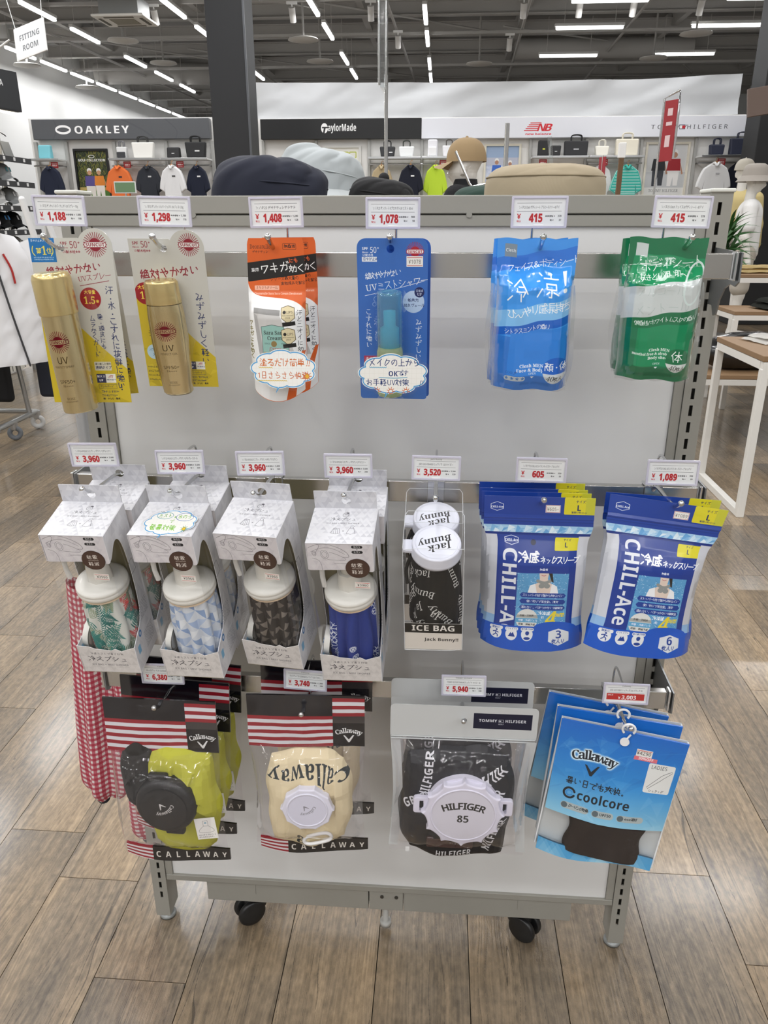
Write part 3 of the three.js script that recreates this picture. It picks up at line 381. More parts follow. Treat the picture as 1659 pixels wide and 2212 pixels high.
poster('white poster with yellow green blocks behind the grey hat', -1.75, -1.17, 1.7, 2.38, 0xe3e3df, (x, w, h) => { rect(x, '#f2f2ea', 0, 0, w, h); for (let a = 0; a < 2; a++) for (let b = 0; b < 3; b++) rr2(x, null, w * (0.5 + a * 0.22), h * (0.1 + b * 0.16), w * 0.18, h * 0.12, 6, '#c7cf5a', 10); disc(x, '#bcd83a', w * 0.6, h * 0.8, w * 0.18); });
poster('poster of a golfer in a blue shirt under a pale sky', 0.66, 1.2, 1.7, 2.39, 0xe9e4d3, (x, w, h) => { rect(x, '#9fb6d6', 0, 0, w, h); rect(x, '#c2c6d6', 0, h * 0.25, w, h * 0.2); rect(x, '#d8e0f2', 0, h * 0.42, w, h * 0.58); for (let k = 0; k < 120; k++) disc(x, 'rgba(180,195,225,.4)', rnd() * w, h * rr(0.4, 1), rr(8, 30), rr(4, 14)); golfer(x, w * 0.34, h * 0.8, h * 0.5, '#3d6fd0', '#e7ebf5', '#b98a70'); golfer(x, w * 0.74, h * 0.8, h * 0.46, '#cfdcf2', '#f2f4fa', '#b98a70'); });
poster('white framed poster of two golfers in black and red tops', 3.0, 3.63, 1.6, 2.4, 0xe6e0d0, (x, w, h) => { rect(x, '#d9dadb', 0, 0, w, h); rect(x, '#c5c7c9', 0, h * 0.5, w, h * 0.3); golfer(x, w * 0.32, h * 0.7, h * 0.56, '#23252a', '#3a3d44', '#a97c62'); golfer(x, w * 0.7, h * 0.7, h * 0.56, '#a8242e', '#eceae8', '#b98a70'); rect(x, '#e4e4e2', 0, h * 0.78, w, h * 0.22); txt(x, 'TOMMY HILFIGER', w / 2, h * 0.86, '32px serif', '#6a6a6c', 'center'); });
{ const o = thing('sign_stand', 'small landscape picture sign in front of the orange shirt', 'sign', [-4.5, 1.78, -10.6]); part(o, 'frame', rbox(0.32, 0.16, 0.02, 0.005), std(0xdfe3e2, 0.4)); part(o, 'print', box(0.29, 0.13, 0.004, 0, 0, 0.011), std(0x6f8f6a, 0.5)); part(o, 'stem', rod([0, -0.08, 0], [0, -1.78, 0], 0.012), steel); }
// ---------- mid-ground ----------
{ const o = thing('hanging_sign', 'white hanging sign reading FITTING ROOM', 'sign', [-3.765, 3.026, -6.813], [-0.269, -0.303, 0.135]);
  part(o, 'panel', rbox(0.363, 0.293, 0.012, 0.003, 0, -0.1465, 0), white);
  part(o, 'lettering', new THREE.PlaneGeometry(0.345, 0.275).translate(0, -0.1465, 0.0068), new THREE.MeshStandardMaterial({ roughness: 0.5, map: canvas(512, 408, (x) => { rect(x, '#eeefef', 0, 0, 512, 408); txt(x, 'FITTING', 256, 178, 'bold 104px sans-serif', '#6e7276', 'center', 0.9); txt(x, 'ROOM', 256, 320, 'bold 104px sans-serif', '#6e7276', 'center', 0.9); }) }));
  part(o, 'suspension_wire', merge([rod([-0.16, 0, 0], [-0.5, 1.55, 0], 0.003), rod([0.16, 0, 0], [0.3, 1.6, 0], 0.003)]), white);
  solo('power_cord', tube([[-4.4, 3.05, -6.9], [-4.15, 2.85, -6.85], [-3.97, 2.9, -6.82]], 0.008, 20, 6), white, 'white cord looping to the fitting room sign', 'cord'); }

// caps: six-panel dome, curved brim, button
function capParts(o, r, h, color, opt = {}) {
  const m = opt.mat ?? std(color, opt.rough ?? 0.85), N = 36, M = 10;
  const g = sheet(N, M, (u, v) => { const a = u * Math.PI * 2, e = (1 - v) * Math.PI / 2, bul = 1 + 0.02 * Math.cos(a * 6), f = 1 + (opt.fold ?? 0.02) * (fbm(Math.cos(a) * 1.5 + v + (opt.seed ?? 0), Math.sin(a) * 1.5 + v * 2) - 0.5); return [Math.sin(a) * r * 0.88 * Math.cos(e) ** 0.75 * bul * f, h * Math.sin(e) ** 0.9 * f, Math.cos(a) * r * Math.cos(e) ** 0.75 * bul * f]; });
  m.side = THREE.DoubleSide; part(o, 'crown', g, m);
  if (opt.brim !== 0) part(o, 'brim', slab(16, 6, (u, v) => { const a = (u - 0.5) * 2.0, q = r * 0.86 + v * (opt.brim ?? 0.07); return [Math.sin(a) * q * 1.02, 0.004 - 0.02 * v - 0.03 * Math.abs(u - 0.5) * v * 2, Math.cos(a) * q + (opt.brimShift ?? 0)]; }, 0.004).rotateX(0), std(opt.brimColor ?? color, 0.8));
  part(o, 'button', sph(0.01, 0, h, 0, 8), m);
  if (opt.logo) part(o, 'front_patch', new THREE.PlaneGeometry(0.06, 0.035).rotateX(-0.35).translate(0, h * 0.5, r * 0.9), std(opt.logo, 0.5));
}
function cap(label, pos, turn, color, opt = {}) { const o = thing(opt.name ?? 'baseball_cap', label, 'cap', pos, [opt.tilt ?? 0, turn, opt.roll ?? 0], opt.group); capParts(o, opt.r ?? 0.095, opt.h ?? 0.11, color, opt); return o; }
// wire-grid cap wall running along the depth at the left
{ const o = thing('cap_display_wall', 'white wire grid wall unit holding caps at the left edge', 'display wall', [-3.79, 0, 0]);
  part(o, 'back_panel', rbox(0.05, 2.45, 2.9, 0.004, -0.12, 1.24, -4.55), std(0xf2efe4, 0.7));
  const w = []; for (let k = 0; k < 26; k++) w.push(rod([0, 0.05, -3.2 - k * 0.11], [0, 2.5, -3.2 - k * 0.11], 0.004, 5)); for (let k = 0; k < 24; k++) w.push(rod([0, 0.1 + k * 0.1, -3.15], [0, 0.1 + k * 0.1, -5.98], 0.004, 5));
  part(o, 'wire_grid', merge(w), std(0x8c8a84, 0.4, 0.6)); part(o, 'end_post', tube([[0, 0, -6], [0, 2.4, -6], [0, 2.56, -5.96], [0, 2.6, -5.85], [0, 2.6, -3.2]], 0.018, 50, 8), std(0x9a9a98, 0.4, 0.5));
  const s = thing('headwear_sign', 'dark overhead sign board of the cap wall', 'sign', [-3.66, 2.28, -5.5], [0.0, 1.25, 0]);
  part(s, 'board', rbox(0.9, 0.3, 0.05, 0.004, 0, 0.06, 0), std(0x232427, 0.5)); part(s, 'sign_face', new THREE.PlaneGeometry(0.88, 0.28).translate(0, 0.06, 0.027), new THREE.MeshStandardMaterial({ roughness: 0.5, map: canvas(1024, 326, (x) => { rect(x, '#26282b', 0, 0, 1024, 326); txt(x, 'NEW ERA', 700, 130, 'bold 74px sans-serif', '#d7d8da', 'center', 0.9); x.strokeStyle = '#9a9ca0'; x.lineWidth = 7; x.strokeRect(660, 190, 60, 70); curve(x, [[672, 205], [700, 205], [690, 245], [708, 245]], '#9a9ca0', 7); }) }));
  for (const [y, n] of [[2.2, 'upper'], [2.19, 'lower']]) { const l = solo('strip_lamp', rbox(0.03, 0.03, 0.5, 0.01), new THREE.MeshStandardMaterial({ color: 0xffffff, emissive: 0xfff4dd, emissiveIntensity: 2.2 }), n === 'upper' ? 'nearer bright strip lamp under the dark cap sign' : 'farther bright strip lamp under the dark cap sign', 'lamp', [-3.6, 2.19, n === 'upper' ? -5.15 : -5.72]); }
  const la = new THREE.RectAreaLight(0xfff1d6, 40, 0.05, 1.1); la.position.set(-3.6, 2.165, -5.4); la.rotation.set(-Math.PI / 2, 0, 0); la.castShadow = true; la.name = 'strip_light'; scene.add(la);
  const rows = [[1.82, 'top'], [1.63, 'second'], [1.44, 'third'], [1.25, 'fourth'], [1.05, 'fifth'], [0.84, 'sixth'], [0.62, 'lowest']];
  const stripTags = std(0xdadada, 0.5);
  for (const [y, n] of rows) { const sh = thing('cap_shelf', 'dark ' + n + ' shelf rail of the cap wall with white price chips', 'shelf', [-3.64, y, -5.2], [0, 0, 0], 'cap wall shelves'); part(sh, 'board', rbox(0.28, 0.012, 1.5, 0.003), std(0x3a3b3d, 0.5)); part(sh, 'front_strip', rbox(0.008, 0.045, 1.5, 0.002, 0.142, -0.01, 0), std(0x2c2d30, 0.5)); for (let k = 0; k < 5; k++) part(sh, 'price_chip', box(0.003, 0.026, 0.03, 0.148, -0.008, -0.62 + k * 0.16), stripTags); }
  const cs = [0xbfc0c0, 0xa9abad, 0xd9d9d6, 0x8f9294, 0x111214, 0x1d1d20];
  const caps = [[1.63, -5.72, 0xa7a9aa, 'grey cap with teal lettering on the second rail', { logo: 0x3f8f98 }], [1.63, -5.45, 0xb9babb, 'pale grey cap on the second rail', {}], [1.44, -5.78, 0x9fa2a3, 'mid grey cap at the right end of the third rail', { logo: 0xe4e4e4 }], [1.44, -5.56, 0xdcdcda, 'off white cap on the third rail', { logo: 0x9c9c9c }], [1.44, -5.34, 0xe6e6e4, 'white cap at the left end of the third rail', { logo: 0x222222 }], [1.25, -5.78, 0x0f1012, 'black cap with white mark on the fourth rail', { logo: 0xc9c9cb }], [1.25, -5.58, 0x101113, 'black cap with blue mark on the fourth rail', { logo: 0x3c86c8 }], [1.25, -5.38, 0x0e0f10, 'black cap with pale oval mark on the fourth rail', { logo: 0xb9c2c4 }], [1.05, -5.75, 0xc4c4c2, 'light grey cap on the fifth rail', { logo: 0x77797a }], [1.05, -5.5, 0xd7d7d5, 'white visor cap on the fifth rail', {}], [0.84, -5.72, 0x151517, 'dark cap on the sixth rail', {}], [0.84, -5.45, 0x53543c, 'olive cap on the sixth rail', {}], [0.62, -5.6, 0xd9d9d7, 'white cap on the lowest rail', {}]];
  caps.forEach(([y, z, c, l, op], i) => cap(l, [-3.66, y + 0.058, z], Math.PI / 2 - 0.15, c, { ...op, r: 0.085, h: 0.1, brim: 0.055, group: 'caps on the wall unit', seed: i, tilt: 0 }));
  cap('white cap with black brim on a tall wire stand', [-3.63, 2.02, -5.52], Math.PI / 2 - 0.5, 0xe9e9e6, { brimColor: 0x141416, logo: 0x222222 });
  solo('cap_stand', rod([-3.63, 1.83, -5.52], [-3.63, 2.02, -5.52], 0.006), darkChrome, 'thin wire stand under the white display cap', 'stand');
  solo('product_card', rbox(0.012, 0.12, 0.14, 0.002), std(0x55585a, 0.5), 'dark grey card leaning on the top cap rail', 'card', [-3.62, 1.9, -5.8], [0, 0, 0.25]); }

// garment rack with jackets
{ const o = thing('garment_rack', 'wheeled metal garment rack at the left edge', 'garment rack', [-2.75, 0, -3.55]);
  const fr = std(0xa9aaa9, 0.35, 0.7);
  for (const z of [-0.28, 0.3]) for (const x of [0.1, -0.9]) { part(o, 'post', rod([x, 0.1, z * 0.7], [x, 1.42, 0], 0.016), fr); }
  part(o, 'base_rail', merge([rod([0.1, 0.12, -0.28], [0.1, 0.12, 0.3], 0.018), rod([0.1, 0.12, 0.3], [-1, 0.12, 0.3], 0.018), rod([0.1, 0.12, -0.28], [-1, 0.12, -0.28], 0.018), rod([0.06, 0.12, 0.24], [0.0, 0.62, 0.1], 0.014)]), fr); part(o, 'top_rail', rod([0.14, 1.42, 0], [-1, 1.42, 0], 0.016), chrome);
  for (const z of [-0.28, 0.02]) { const c = part(o, 'caster', new THREE.TorusGeometry(0.032, 0.016, 10, 20).rotateY(0.5), std(z < -0.1 ? 0xc9c9c7 : 0x6f7378, 0.5), [0.1, 0.048, z]); part(c, 'fork', rbox(0.035, 0.06, 0.05, 0.01, 0, 0.05, 0), steel); }
  const j = thing('jacket', 'white zip jacket with red chest stripe on the garment rack', 'jacket', [-2.5, 1.3, -3.25], [0, 0.7, 0]);
  const clothW = std(0xe6e6e8, 0.7), wob = (x, y) => 0.03 * fbm(x * 9, y * 7) ;
  part(j, 'body', slab(24, 24, (u, v) => { const w = 0.22 + 0.12 * Math.min(1, v * 5) - 0.02 * v; return [(u - 0.5) * 2 * w - 0.04, -v * 0.76 - 0.1 * Math.abs(u - 0.5) * (1 - v), 0.09 * Math.sqrt(Math.max(0, 1 - (2 * u - 1) ** 2)) + wob(u * 2, v * 3)]; }, 0.08), clothW);
  part(j, 'sleeve', tube([[0.24, -0.08, 0.0], [0.31, -0.3, 0.05], [0.36, -0.52, 0.08], [0.4, -0.7, 0.1]], 0.062, 24, 14), clothW); part(j, 'cuff', sph(0.06, 0.4, -0.7, 0.1, 14), clothW);
  part(j, 'zip', tube([[0.02, -0.02, 0.105], [0.05, -0.25, 0.115], [0.09, -0.5, 0.113], [0.14, -0.77, 0.1]], 0.006, 24, 6), std(0x3a3b3e, 0.5)); part(j, 'chest_stripe', tube([[0.09, -0.14, 0.105], [0.12, -0.22, 0.105], [0.13, -0.3, 0.1]], 0.006, 12, 6), std(0xb02a26, 0.5)); part(j, 'collar', tube([[-0.1, 0.02, 0.02], [0, 0.05, 0.08], [0.1, 0.02, 0.02]], 0.03, 14, 8), clothW);
  const t = thing('trousers', 'black trousers hanging low under the white jacket', 'trousers', [-2.85, 0.95, -3.62]); for (const s of [-1, 1]) part(t, 'trouser_leg', rbox(0.17, 0.72, 0.07, 0.03, s * 0.095, -0.36, 0), std(0x0c0c0e, 0.8)); part(t, 'waistband', rbox(0.36, 0.06, 0.09, 0.02, 0, 0.02, 0), std(0x111113, 0.8));
  const t2 = thing('trousers', 'dark navy trousers hanging behind the white jacket sleeve', 'trousers', [-2.5, 1.0, -3.88]); for (const s of [-1, 1]) part(t2, 'trouser_leg', rbox(0.12, 0.78, 0.06, 0.03, s * 0.065, -0.4, 0), std(0x2b2e3a, 0.8)); part(t2, 'waistband', rbox(0.25, 0.06, 0.08, 0.02, 0, 0.02, 0), std(0x3b3f4a, 0.8)); }

// wooden-topped tables at the right
const tableWood = std(0x8d7153, 0.55), tableWhite = std(0xe4e2dc, 0.45);
function displayTable(label, x0, x1, z0, z1, h, bar) {
  const o = thing('display_table', label, 'table', [(x0 + x1) / 2, 0, (z0 + z1) / 2]), w = x1 - x0, d = z1 - z0, t = 0.035;
  part(o, 'table_top', rbox(w, 0.026, d, 0.003, 0, h - 0.013, 0), tableWood); part(o, 'apron', merge([box(w - 0.01, t, t, 0, h - 0.045, d / 2 - t / 2), box(w - 0.01, t, t, 0, h - 0.045, -d / 2 + t / 2), box(t, t, d - 2 * t, w / 2 - t / 2, h - 0.045, 0), box(t, t, d - 2 * t, -w / 2 + t / 2, h - 0.045, 0)]), tableWhite);
  for (const a of [-1, 1]) for (const b of [-1, 1]) part(o, 'leg', rbox(t, h - 0.06, t, 0.003, a * (w / 2 - t / 2), (h - 0.06) / 2, b * (d / 2 - t / 2)), tableWhite);
  if (bar) { for (const a of [-1, 1]) part(o, 'foot_bar', rbox(t, t, d - 2 * t, 0.003, a * (w / 2 - t / 2), t / 2, 0), tableWhite); }
  return o;
}
displayTable('low wood topped white frame table right of the rack', 1.52, 2.75, -3.06, -2.43, 0.77, true);
{ const lo = displayTable('wood shelf table with a black bag behind the near table', 1.6, 2.9, -4.6, -3.6, 0.47, false); }
displayTable('far tall wood topped table before the white shirt mannequin', 2.05, 3.6, -6.0, -5.35, 0.94, false);
displayTable('middle wood shelf table with dark clothes at right', 2.2, 3.4, -5.2, -4.75, 0.72, false);
function folded(label, pos, w, d, h, color, seed, rot = 0) { const o = thing('folded_garment', label, 'clothes', pos, [0, rot, 0], 'folded clothes on the tables'); for (let k = 0; k < 2; k++) part(o, k ? 'top_fold' : 'bottom_fold', slab(18, 12, (u, v) => { const e = Math.min(1, Math.min(u, 1 - u, v, 1 - v) * 9); return [(u - 0.5) * w * (k ? 0.86 : 1), 0, (v - 0.5) * d * (k ? 0.8 : 1)].map((q, i) => i === 1 ? (k + 0.25 + 0.65 * Math.sqrt(e)) * h / 2 + 0.012 * (fbm(u * 5 + seed, v * 5 + k * 3) - 0.4) : q); }, 0.0).translate(0, 0, 0), std(color, 0.9, 0, { side: THREE.DoubleSide })); return o; }
folded('crumpled white garment with beige hood on the near table', [1.78, 0.772, -2.9], 0.34, 0.2, 0.035, 0xe6e4df, 1, 0.3); folded('beige folded garment at the back of the near table', [2.05, 0.772, -2.85], 0.3, 0.26, 0.04, 0xb8aa98, 2, -0.5); folded('black shirt with white print at the near table corner', [1.86, 0.772, -2.6], 0.42, 0.22, 0.012, 0x161617, 3, 0.25);
solo('shirt_print', slab(18, 4, (u, v) => [1.78 + u * 0.2, 0.796 + 0.004 * Math.sin(u * 9), -2.56 + v * 0.05 + 0.02 * Math.sin(u * 6)], 0.003), std(0xe6e6e8, 0.7), 'white drawstring lying on the black shirt at the table corner', 'drawstring');
folded('pale yellow folded trousers on the far table', [2.55, 0.942, -5.55], 0.5, 0.2, 0.06, 0xd8c38e, 4, 0.1); folded('blue denim folded behind the yellow trousers', [2.32, 0.942, -5.8], 0.3, 0.16, 0.06, 0x3b4a63, 5); folded('white folded cloth at the left end of the far table', [2.15, 0.942, -5.5], 0.12, 0.2, 0.05, 0xe7e7e5, 6); folded('dark patterned folded shirt on the middle table', [2.62, 0.722, -4.95], 0.42, 0.26, 0.08, 0x23261f, 7, 0.2); folded('white patterned cloth at the right edge of the middle table', [2.95, 0.722, -4.95], 0.2, 0.26, 0.09, 0xd9d8d4, 8, 0.2);
{ const o = thing('boston_bag', 'glossy black bag lying on the low wood shelf', 'bag', [1.98, 0.472, -3.85], [0, 0.15, 0]); const g = sph(0.5, 0, 0, 0, 24), p = g.attributes.position; for (let i = 0; i < p.count; i++) { p.setXYZ(i, p.getX(i) * 0.62, Math.max(-0.4, p.getY(i)) * 0.24 + 0.095 + 0.02 * fbm(p.getX(i) * 6, p.getZ(i) * 6), p.getZ(i) * 0.32); } g.computeVertexNormals(); part(o, 'body', g, phys(0x0c0c0d, 0.25, { clearcoat: 0.6 })); part(o, 'handle', tube([[-0.14, 0.16, 0.06], [-0.1, 0.21, 0.08], [0.1, 0.2, 0.08], [0.14, 0.15, 0.06]], 0.012, 18, 8), std(0x111112, 0.4)); }
// leafy plant between rack and mannequin
{ const o = thing('potted_plant', 'tall green leafy potted plant between the rack and mannequin', 'plant', [2.73, 0, -6.7]); part(o, 'pot', lathe([[0, 0], [0.13, 0], [0.16, 0.3], [0.14, 0.3], [0.13, 0.26], [0, 0.26]], 24), std(0x4a4642, 0.7)); part(o, 'stem', rod([0, 0.26, 0], [0, 1.1, 0], 0.015), std(0x4d5a33, 0.8));
  const leafM = [std(0x35642f, 0.6, 0, { side: THREE.DoubleSide }), std(0x28511f, 0.6, 0, { side: THREE.DoubleSide })], lg = sheet(2, 8, (u, v) => [(u - 0.5) * 0.03 * Math.sin(Math.PI * Math.min(1, v * 1.02 + 0.02)), v * 0.38 - 0.2 * v * v, 0.26 * v * v]);
  for (let k = 0; k < 90; k++) part(o, 'leaf', lg, leafM[k % 2], [rr(-0.02, 0.02), rr(0.72, 1.22), rr(-0.02, 0.02)], [rr(-0.4, 0.9), k * 2.4, 0]); }
// mannequins: one continuous skin each, clothes as parts
function figure(bones, lo, hi, res, blend = 0.03) {
  const mc = new MarchingCubes(res, new THREE.MeshBasicMaterial(), false, false, 120000), n = mc.size, sz = [0, 1, 2].map((k) => hi[k] - lo[k]), S = Math.max(...sz), c = [0, 1, 2].map((k) => (lo[k] + hi[k]) / 2);
  for (let z = 0; z < n; z++) for (let y = 0; y < n; y++) for (let x = 0; x < n; x++) {
    const h = n / 2, p = [c[0] + (x - h) / h * S / 2, c[1] + (y - h) / h * S / 2, c[2] + (z - h) / h * S / 2]; let d = 9;
    for (const [a, b, ra, rb, fl = 1] of bones) { const ab = [b[0] - a[0], b[1] - a[1], b[2] - a[2]], ap = [p[0] - a[0], p[1] - a[1], p[2] - a[2]], L = ab[0] ** 2 + ab[1] ** 2 + ab[2] ** 2, t = L ? Math.min(1, Math.max(0, (ap[0] * ab[0] + ap[1] * ab[1] + ap[2] * ab[2]) / L)) : 0; const q = Math.hypot(ap[0] - ab[0] * t, ap[1] - ab[1] * t, (ap[2] - ab[2] * t) / fl) - (ra + (rb - ra) * t); const k = Math.max(0, blend - Math.abs(d - q)) / blend; d = Math.min(d, q) - k * k * blend / 4; }
    mc.field[x + y * n + z * n * n] = -d;
  }
  mc.isolation = 0; mc.update(); const k = mc.count * 3, P = mc.positionArray.slice(0, k);
  for (let i = 0; i < k; i += 3) for (let j = 0; j < 3; j++) P[i + j] = c[j] + P[i + j] * S / 2;
  const g = new THREE.BufferGeometry(); g.setAttribute('position', new THREE.BufferAttribute(P, 3)); g.setAttribute('normal', new THREE.BufferAttribute(mc.normalArray.slice(0, k), 3)); g.computeVertexNormals(); return g;
}
const skin = phys(0xe2dfd8, 0.45, { clearcoat: 0.2 });
const head = [[[0, 1.62, 0.01], [0, 1.7, -0.015], 0.075, 0.092], [[0, 1.56, 0.05], [0, 1.6, 0.06], 0.035, 0.05], [[0, 1.615, 0.085], [0, 1.595, 0.1], 0.012, 0.016], [[0, 1.42, -0.02], [0, 1.58, -0.01], 0.055, 0.05], [[-0.085, 1.63, -0.01], [-0.085, 1.6, -0.01], 0.014, 0.01], [[0.085, 1.63, -0.01], [0.085, 1.6, -0.01], 0.014, 0.01]];
const torso = [[[-0.13, 1.36, 0], [0.13, 1.36, 0], 0.075, 0.075, 0.9], [[0, 1.3, 0], [0, 1.05, 0.01], 0.14, 0.115, 0.75], [[0, 1.05, 0], [0, 0.9, 0], 0.115, 0.145, 0.8]];
const arm = (s) => [[[s * 0.19, 1.35, 0], [s * 0.235, 1.07, -0.01], 0.052, 0.042], [[s * 0.235, 1.07, -0.01], [s * 0.25, 0.83, 0.05], 0.042, 0.03], [[s * 0.25, 0.81, 0.055], [s * 0.25, 0.74, 0.07], 0.034, 0.032, 0.7], ...[0, 1, 2, 3].map((k) => [[s * 0.25, 0.74, 0.045 + k * 0.02], [s * 0.245, 0.66 + Math.abs(k - 1.4) * 0.008, 0.045 + k * 0.018], 0.0095, 0.008]), [[s * 0.24, 0.78, 0.09], [s * 0.235, 0.715, 0.11], 0.011, 0.009]];
const leg = (s) => [[[s * 0.09, 0.88, 0], [s * 0.1, 0.48, 0.02], 0.085, 0.055], [[s * 0.1, 0.48, 0.02], [s * 0.1, 0.09, -0.01], 0.055, 0.036], [[s * 0.1, 0.045, -0.02], [s * 0.11, 0.035, 0.14], 0.038, 0.03]];
const teeB = [[[-0.14, 1.37, 0], [0.14, 1.37, 0], 0.085, 0.085, 0.95], [[0, 1.3, 0], [0, 0.98, 0.01], 0.165, 0.165, 0.8], ...[-1, 1].map((s) => [[s * 0.19, 1.36, 0], [s * 0.225, 1.18, 0], 0.068, 0.075])];
const longB = [...teeB.slice(0, 2), ...[-1, 1].flatMap((s) => [[[s * 0.19, 1.36, 0], [s * 0.235, 1.07, 0], 0.07, 0.06], [[s * 0.235, 1.07, 0], [s * 0.25, 0.84, 0.05], 0.06, 0.05]])];
const bodyG = figure([...head, ...torso, ...arm(1), ...arm(-1), ...leg(1), ...leg(-1)], [-0.4, -0.02, -0.3], [0.4, 1.86, 0.3], 110);
const teeG = figure(teeB, [-0.42, 0.75, -0.3], [0.42, 1.6, 0.3], 64), longG = figure(longB, [-0.42, 0.7, -0.3], [0.42, 1.6, 0.3], 64), shortG = figure([...[-1, 1].map((s) => [[s * 0.085, 0.92, 0], [s * 0.1, 0.56, 0.01], 0.115, 0.1]), [[0, 0.97, 0], [0, 0.9, 0], 0.14, 0.15, 0.85]], [-0.35, 0.4, -0.3], [0.35, 1.1, 0.3], 56);
function mannequin(label, pos, turn, top, topColor, bottomColor) { const o = thing('mannequin', label, 'mannequin', pos, [0, turn, 0]); part(o, 'body', bodyG, skin); part(o, 'top', top, std(topColor, 0.85)); part(o, 'shorts', shortG, std(bottomColor, 0.85)); part(o, 'base_plate', cyl(0.17, 0.17, 0.012, 28, 0, 0.006, 0.02), steel); return o; }
mannequin('white mannequin in a white tee and grey shorts at right', [3.36, 0.09, -8.0], 1.25, teeG, 0xe9e8e6, 0xb9b2a6);
mannequin('mannequin in a pale yellow jacket behind the white tee one', [3.62, 0.22, -9.1], 2.6, longG, 0xcdbb84, 0x8f8a80);
{ const mm = mannequin('mannequin in a black top facing away under a tan cap', [0.21, 0, -4.0], -1.9, longG, 0x0d0e12, 0x15161a); part(mm, 'stand_collar', lathe([[0.1, 1.4], [0.082, 1.46], [0.07, 1.53], [0.064, 1.53], [0.075, 1.45], [0.09, 1.4]], 28), std(0x0d0e12, 0.85), [0, 0.04, 0]); part(mm, 'shoulder_yoke', figure([[[-0.18, 1.42, 0], [0.18, 1.42, 0], 0.075, 0.075], [[0, 1.38, 0], [0, 1.46, 0], 0.12, 0.08]], [-0.3, 1.25, -0.2], [0.3, 1.6, 0.2], 40), std(0x0d0e12, 0.85), [0, 0.04, 0]); }
cap('tan cap on the head of the black top mannequin', [0.21, 1.665, -4.0], -1.9, 0x9d8664, { r: 0.122, h: 0.135, brim: 0.09 });
const bucket = (label, pos, turn, color) => { const o = thing('bucket_hat', label, 'hat', pos, [0, turn, 0]); part(o, 'crown', lathe([[0.135, 0], [0.125, 0.06], [0.11, 0.1], [0.08, 0.118], [0, 0.124]], 32), std(color, 0.9, 0, { side: THREE.DoubleSide })); part(o, 'brim', lathe([[0.133, 0.004], [0.165, -0.03], [0.19, -0.055], [0.188, -0.058], [0.13, -0.002]], 32), std(color, 0.9, 0, { side: THREE.DoubleSide })); return o; };
bucket('grey brown bucket hat on the white tee mannequin', [3.36, 1.775, -8.0], 0, 0xa39c94); cap('pale beige cap on the yellow jacket mannequin', [3.62, 1.89, -9.1], 2.2, 0xb9b3a6, { r: 0.122, h: 0.13 });
{ const o = thing('display_torso', 'white stand torso with striped shirt at the right edge', 'mannequin', [3.95, 0.1, -8.0]); part(o, 'shirt', longG, std(0xd9d9d8, 0.85)); part(o, 'pole', rod([0, 0.05, 0], [0, 1.0, 0], 0.015), steel); part(o, 'base_plate', cyl(0.16, 0.16, 0.012, 24, 0, 0.006, 0), steel); }
// wood fascia, poles and pop stands
solo('wood_fascia', rbox(1.3, 0.28, 0.06, 0.006), std(0x6b5a51, 0.6), 'dark wood fascia board at the upper right edge', 'board', [4.0, 2.62, -8.5], [0, -0.12, 0.14]);
{ const o = thing('tall_sign_pole', 'tall clear sign pole rising behind the rack to the top', 'pole', [-0.065, 0, -0.95]); part(o, 'post', rod([0, 0.02, 0], [0, 1.66, 0], 0.0045), chrome); part(o, 'sign_plate', rbox(0.012, 0.75, 0.12, 0.003, -0.004, 2.0, 0), acrylic); part(o, 'plate_edge', merge([rod([-0.012, 1.63, 0.06], [-0.014, 2.37, 0.06], 0.003), rod([0.004, 1.63, 0.06], [0.004, 2.37, 0.06], 0.003)]), chrome); part(o, 'foot', cyl(0.12, 0.12, 0.02, 24, 0, 0.01, 0), steel); }
{ const o = thing('sale_banner_stand', 'tall red banner in a chrome frame stand before the right poster', 'banner', [1.77, 0, -5.5], [0, -1.05, 0]); part(o, 'frame', poly([[-0.08, 0.02, 0], [-0.08, 2.2, 0], [0.08, 2.24, 0], [0.08, 1.78, 0]], 0.008), chrome); part(o, 'banner', rbox(0.13, 0.42, 0.006, 0.002, 0.0, 1.97, 0), std(0xa02a30, 0.6)); for (const g of [box(0.05, 0.05, 0.002, 0, 2.1, 0.004), box(0.06, 0.025, 0.002, 0, 2.02, 0.004), box(0.05, 0.08, 0.002, 0, 1.9, 0.004)]) part(o, 'banner_print', g, std(0xe3c9c9, 0.6)); part(o, 'foot', cyl(0.15, 0.15, 0.015, 24, 0, 0.008, 0), steel); }
{ const o = thing('red_pop_stand', 'small red strip on a thin stand before the white shirt', 'stand', [1.26, 0, -5.3], [0, -1.2, 0]); part(o, 'strip', rbox(0.09, 0.22, 0.006, 0.002, 0, 1.67, 0), std(0x9d2a33, 0.6)); part(o, 'post', rod([0, 0.01, 0], [0, 1.79, 0], 0.006), chrome); part(o, 'foot', cyl(0.12, 0.12, 0.015, 20, 0, 0.008, 0), steel); }
{ const o = thing('wood_pop_post', 'wooden post with cream top before the aqua shirt', 'post', [1.335, 0, -5]); part(o, 'post', rbox(0.032, 1.75, 0.032, 0.003, 0, 0.88, 0), std(0x6d5238, 0.7)); part(o, 'top_clip', rbox(0.05, 0.1, 0.04, 0.006, 0, 1.8, 0), white); }
{ const o = thing('chrome_hook_pole', 'thin chrome pole before the blue shirt poster', 'pole', [0.375, 0, -3]); part(o, 'post', rod([0, 0.02, 0], [0, 1.77, 0], 0.011), chrome); part(o, 'foot', cyl(0.12, 0.12, 0.015, 20, 0, 0.008, 0), steel); }
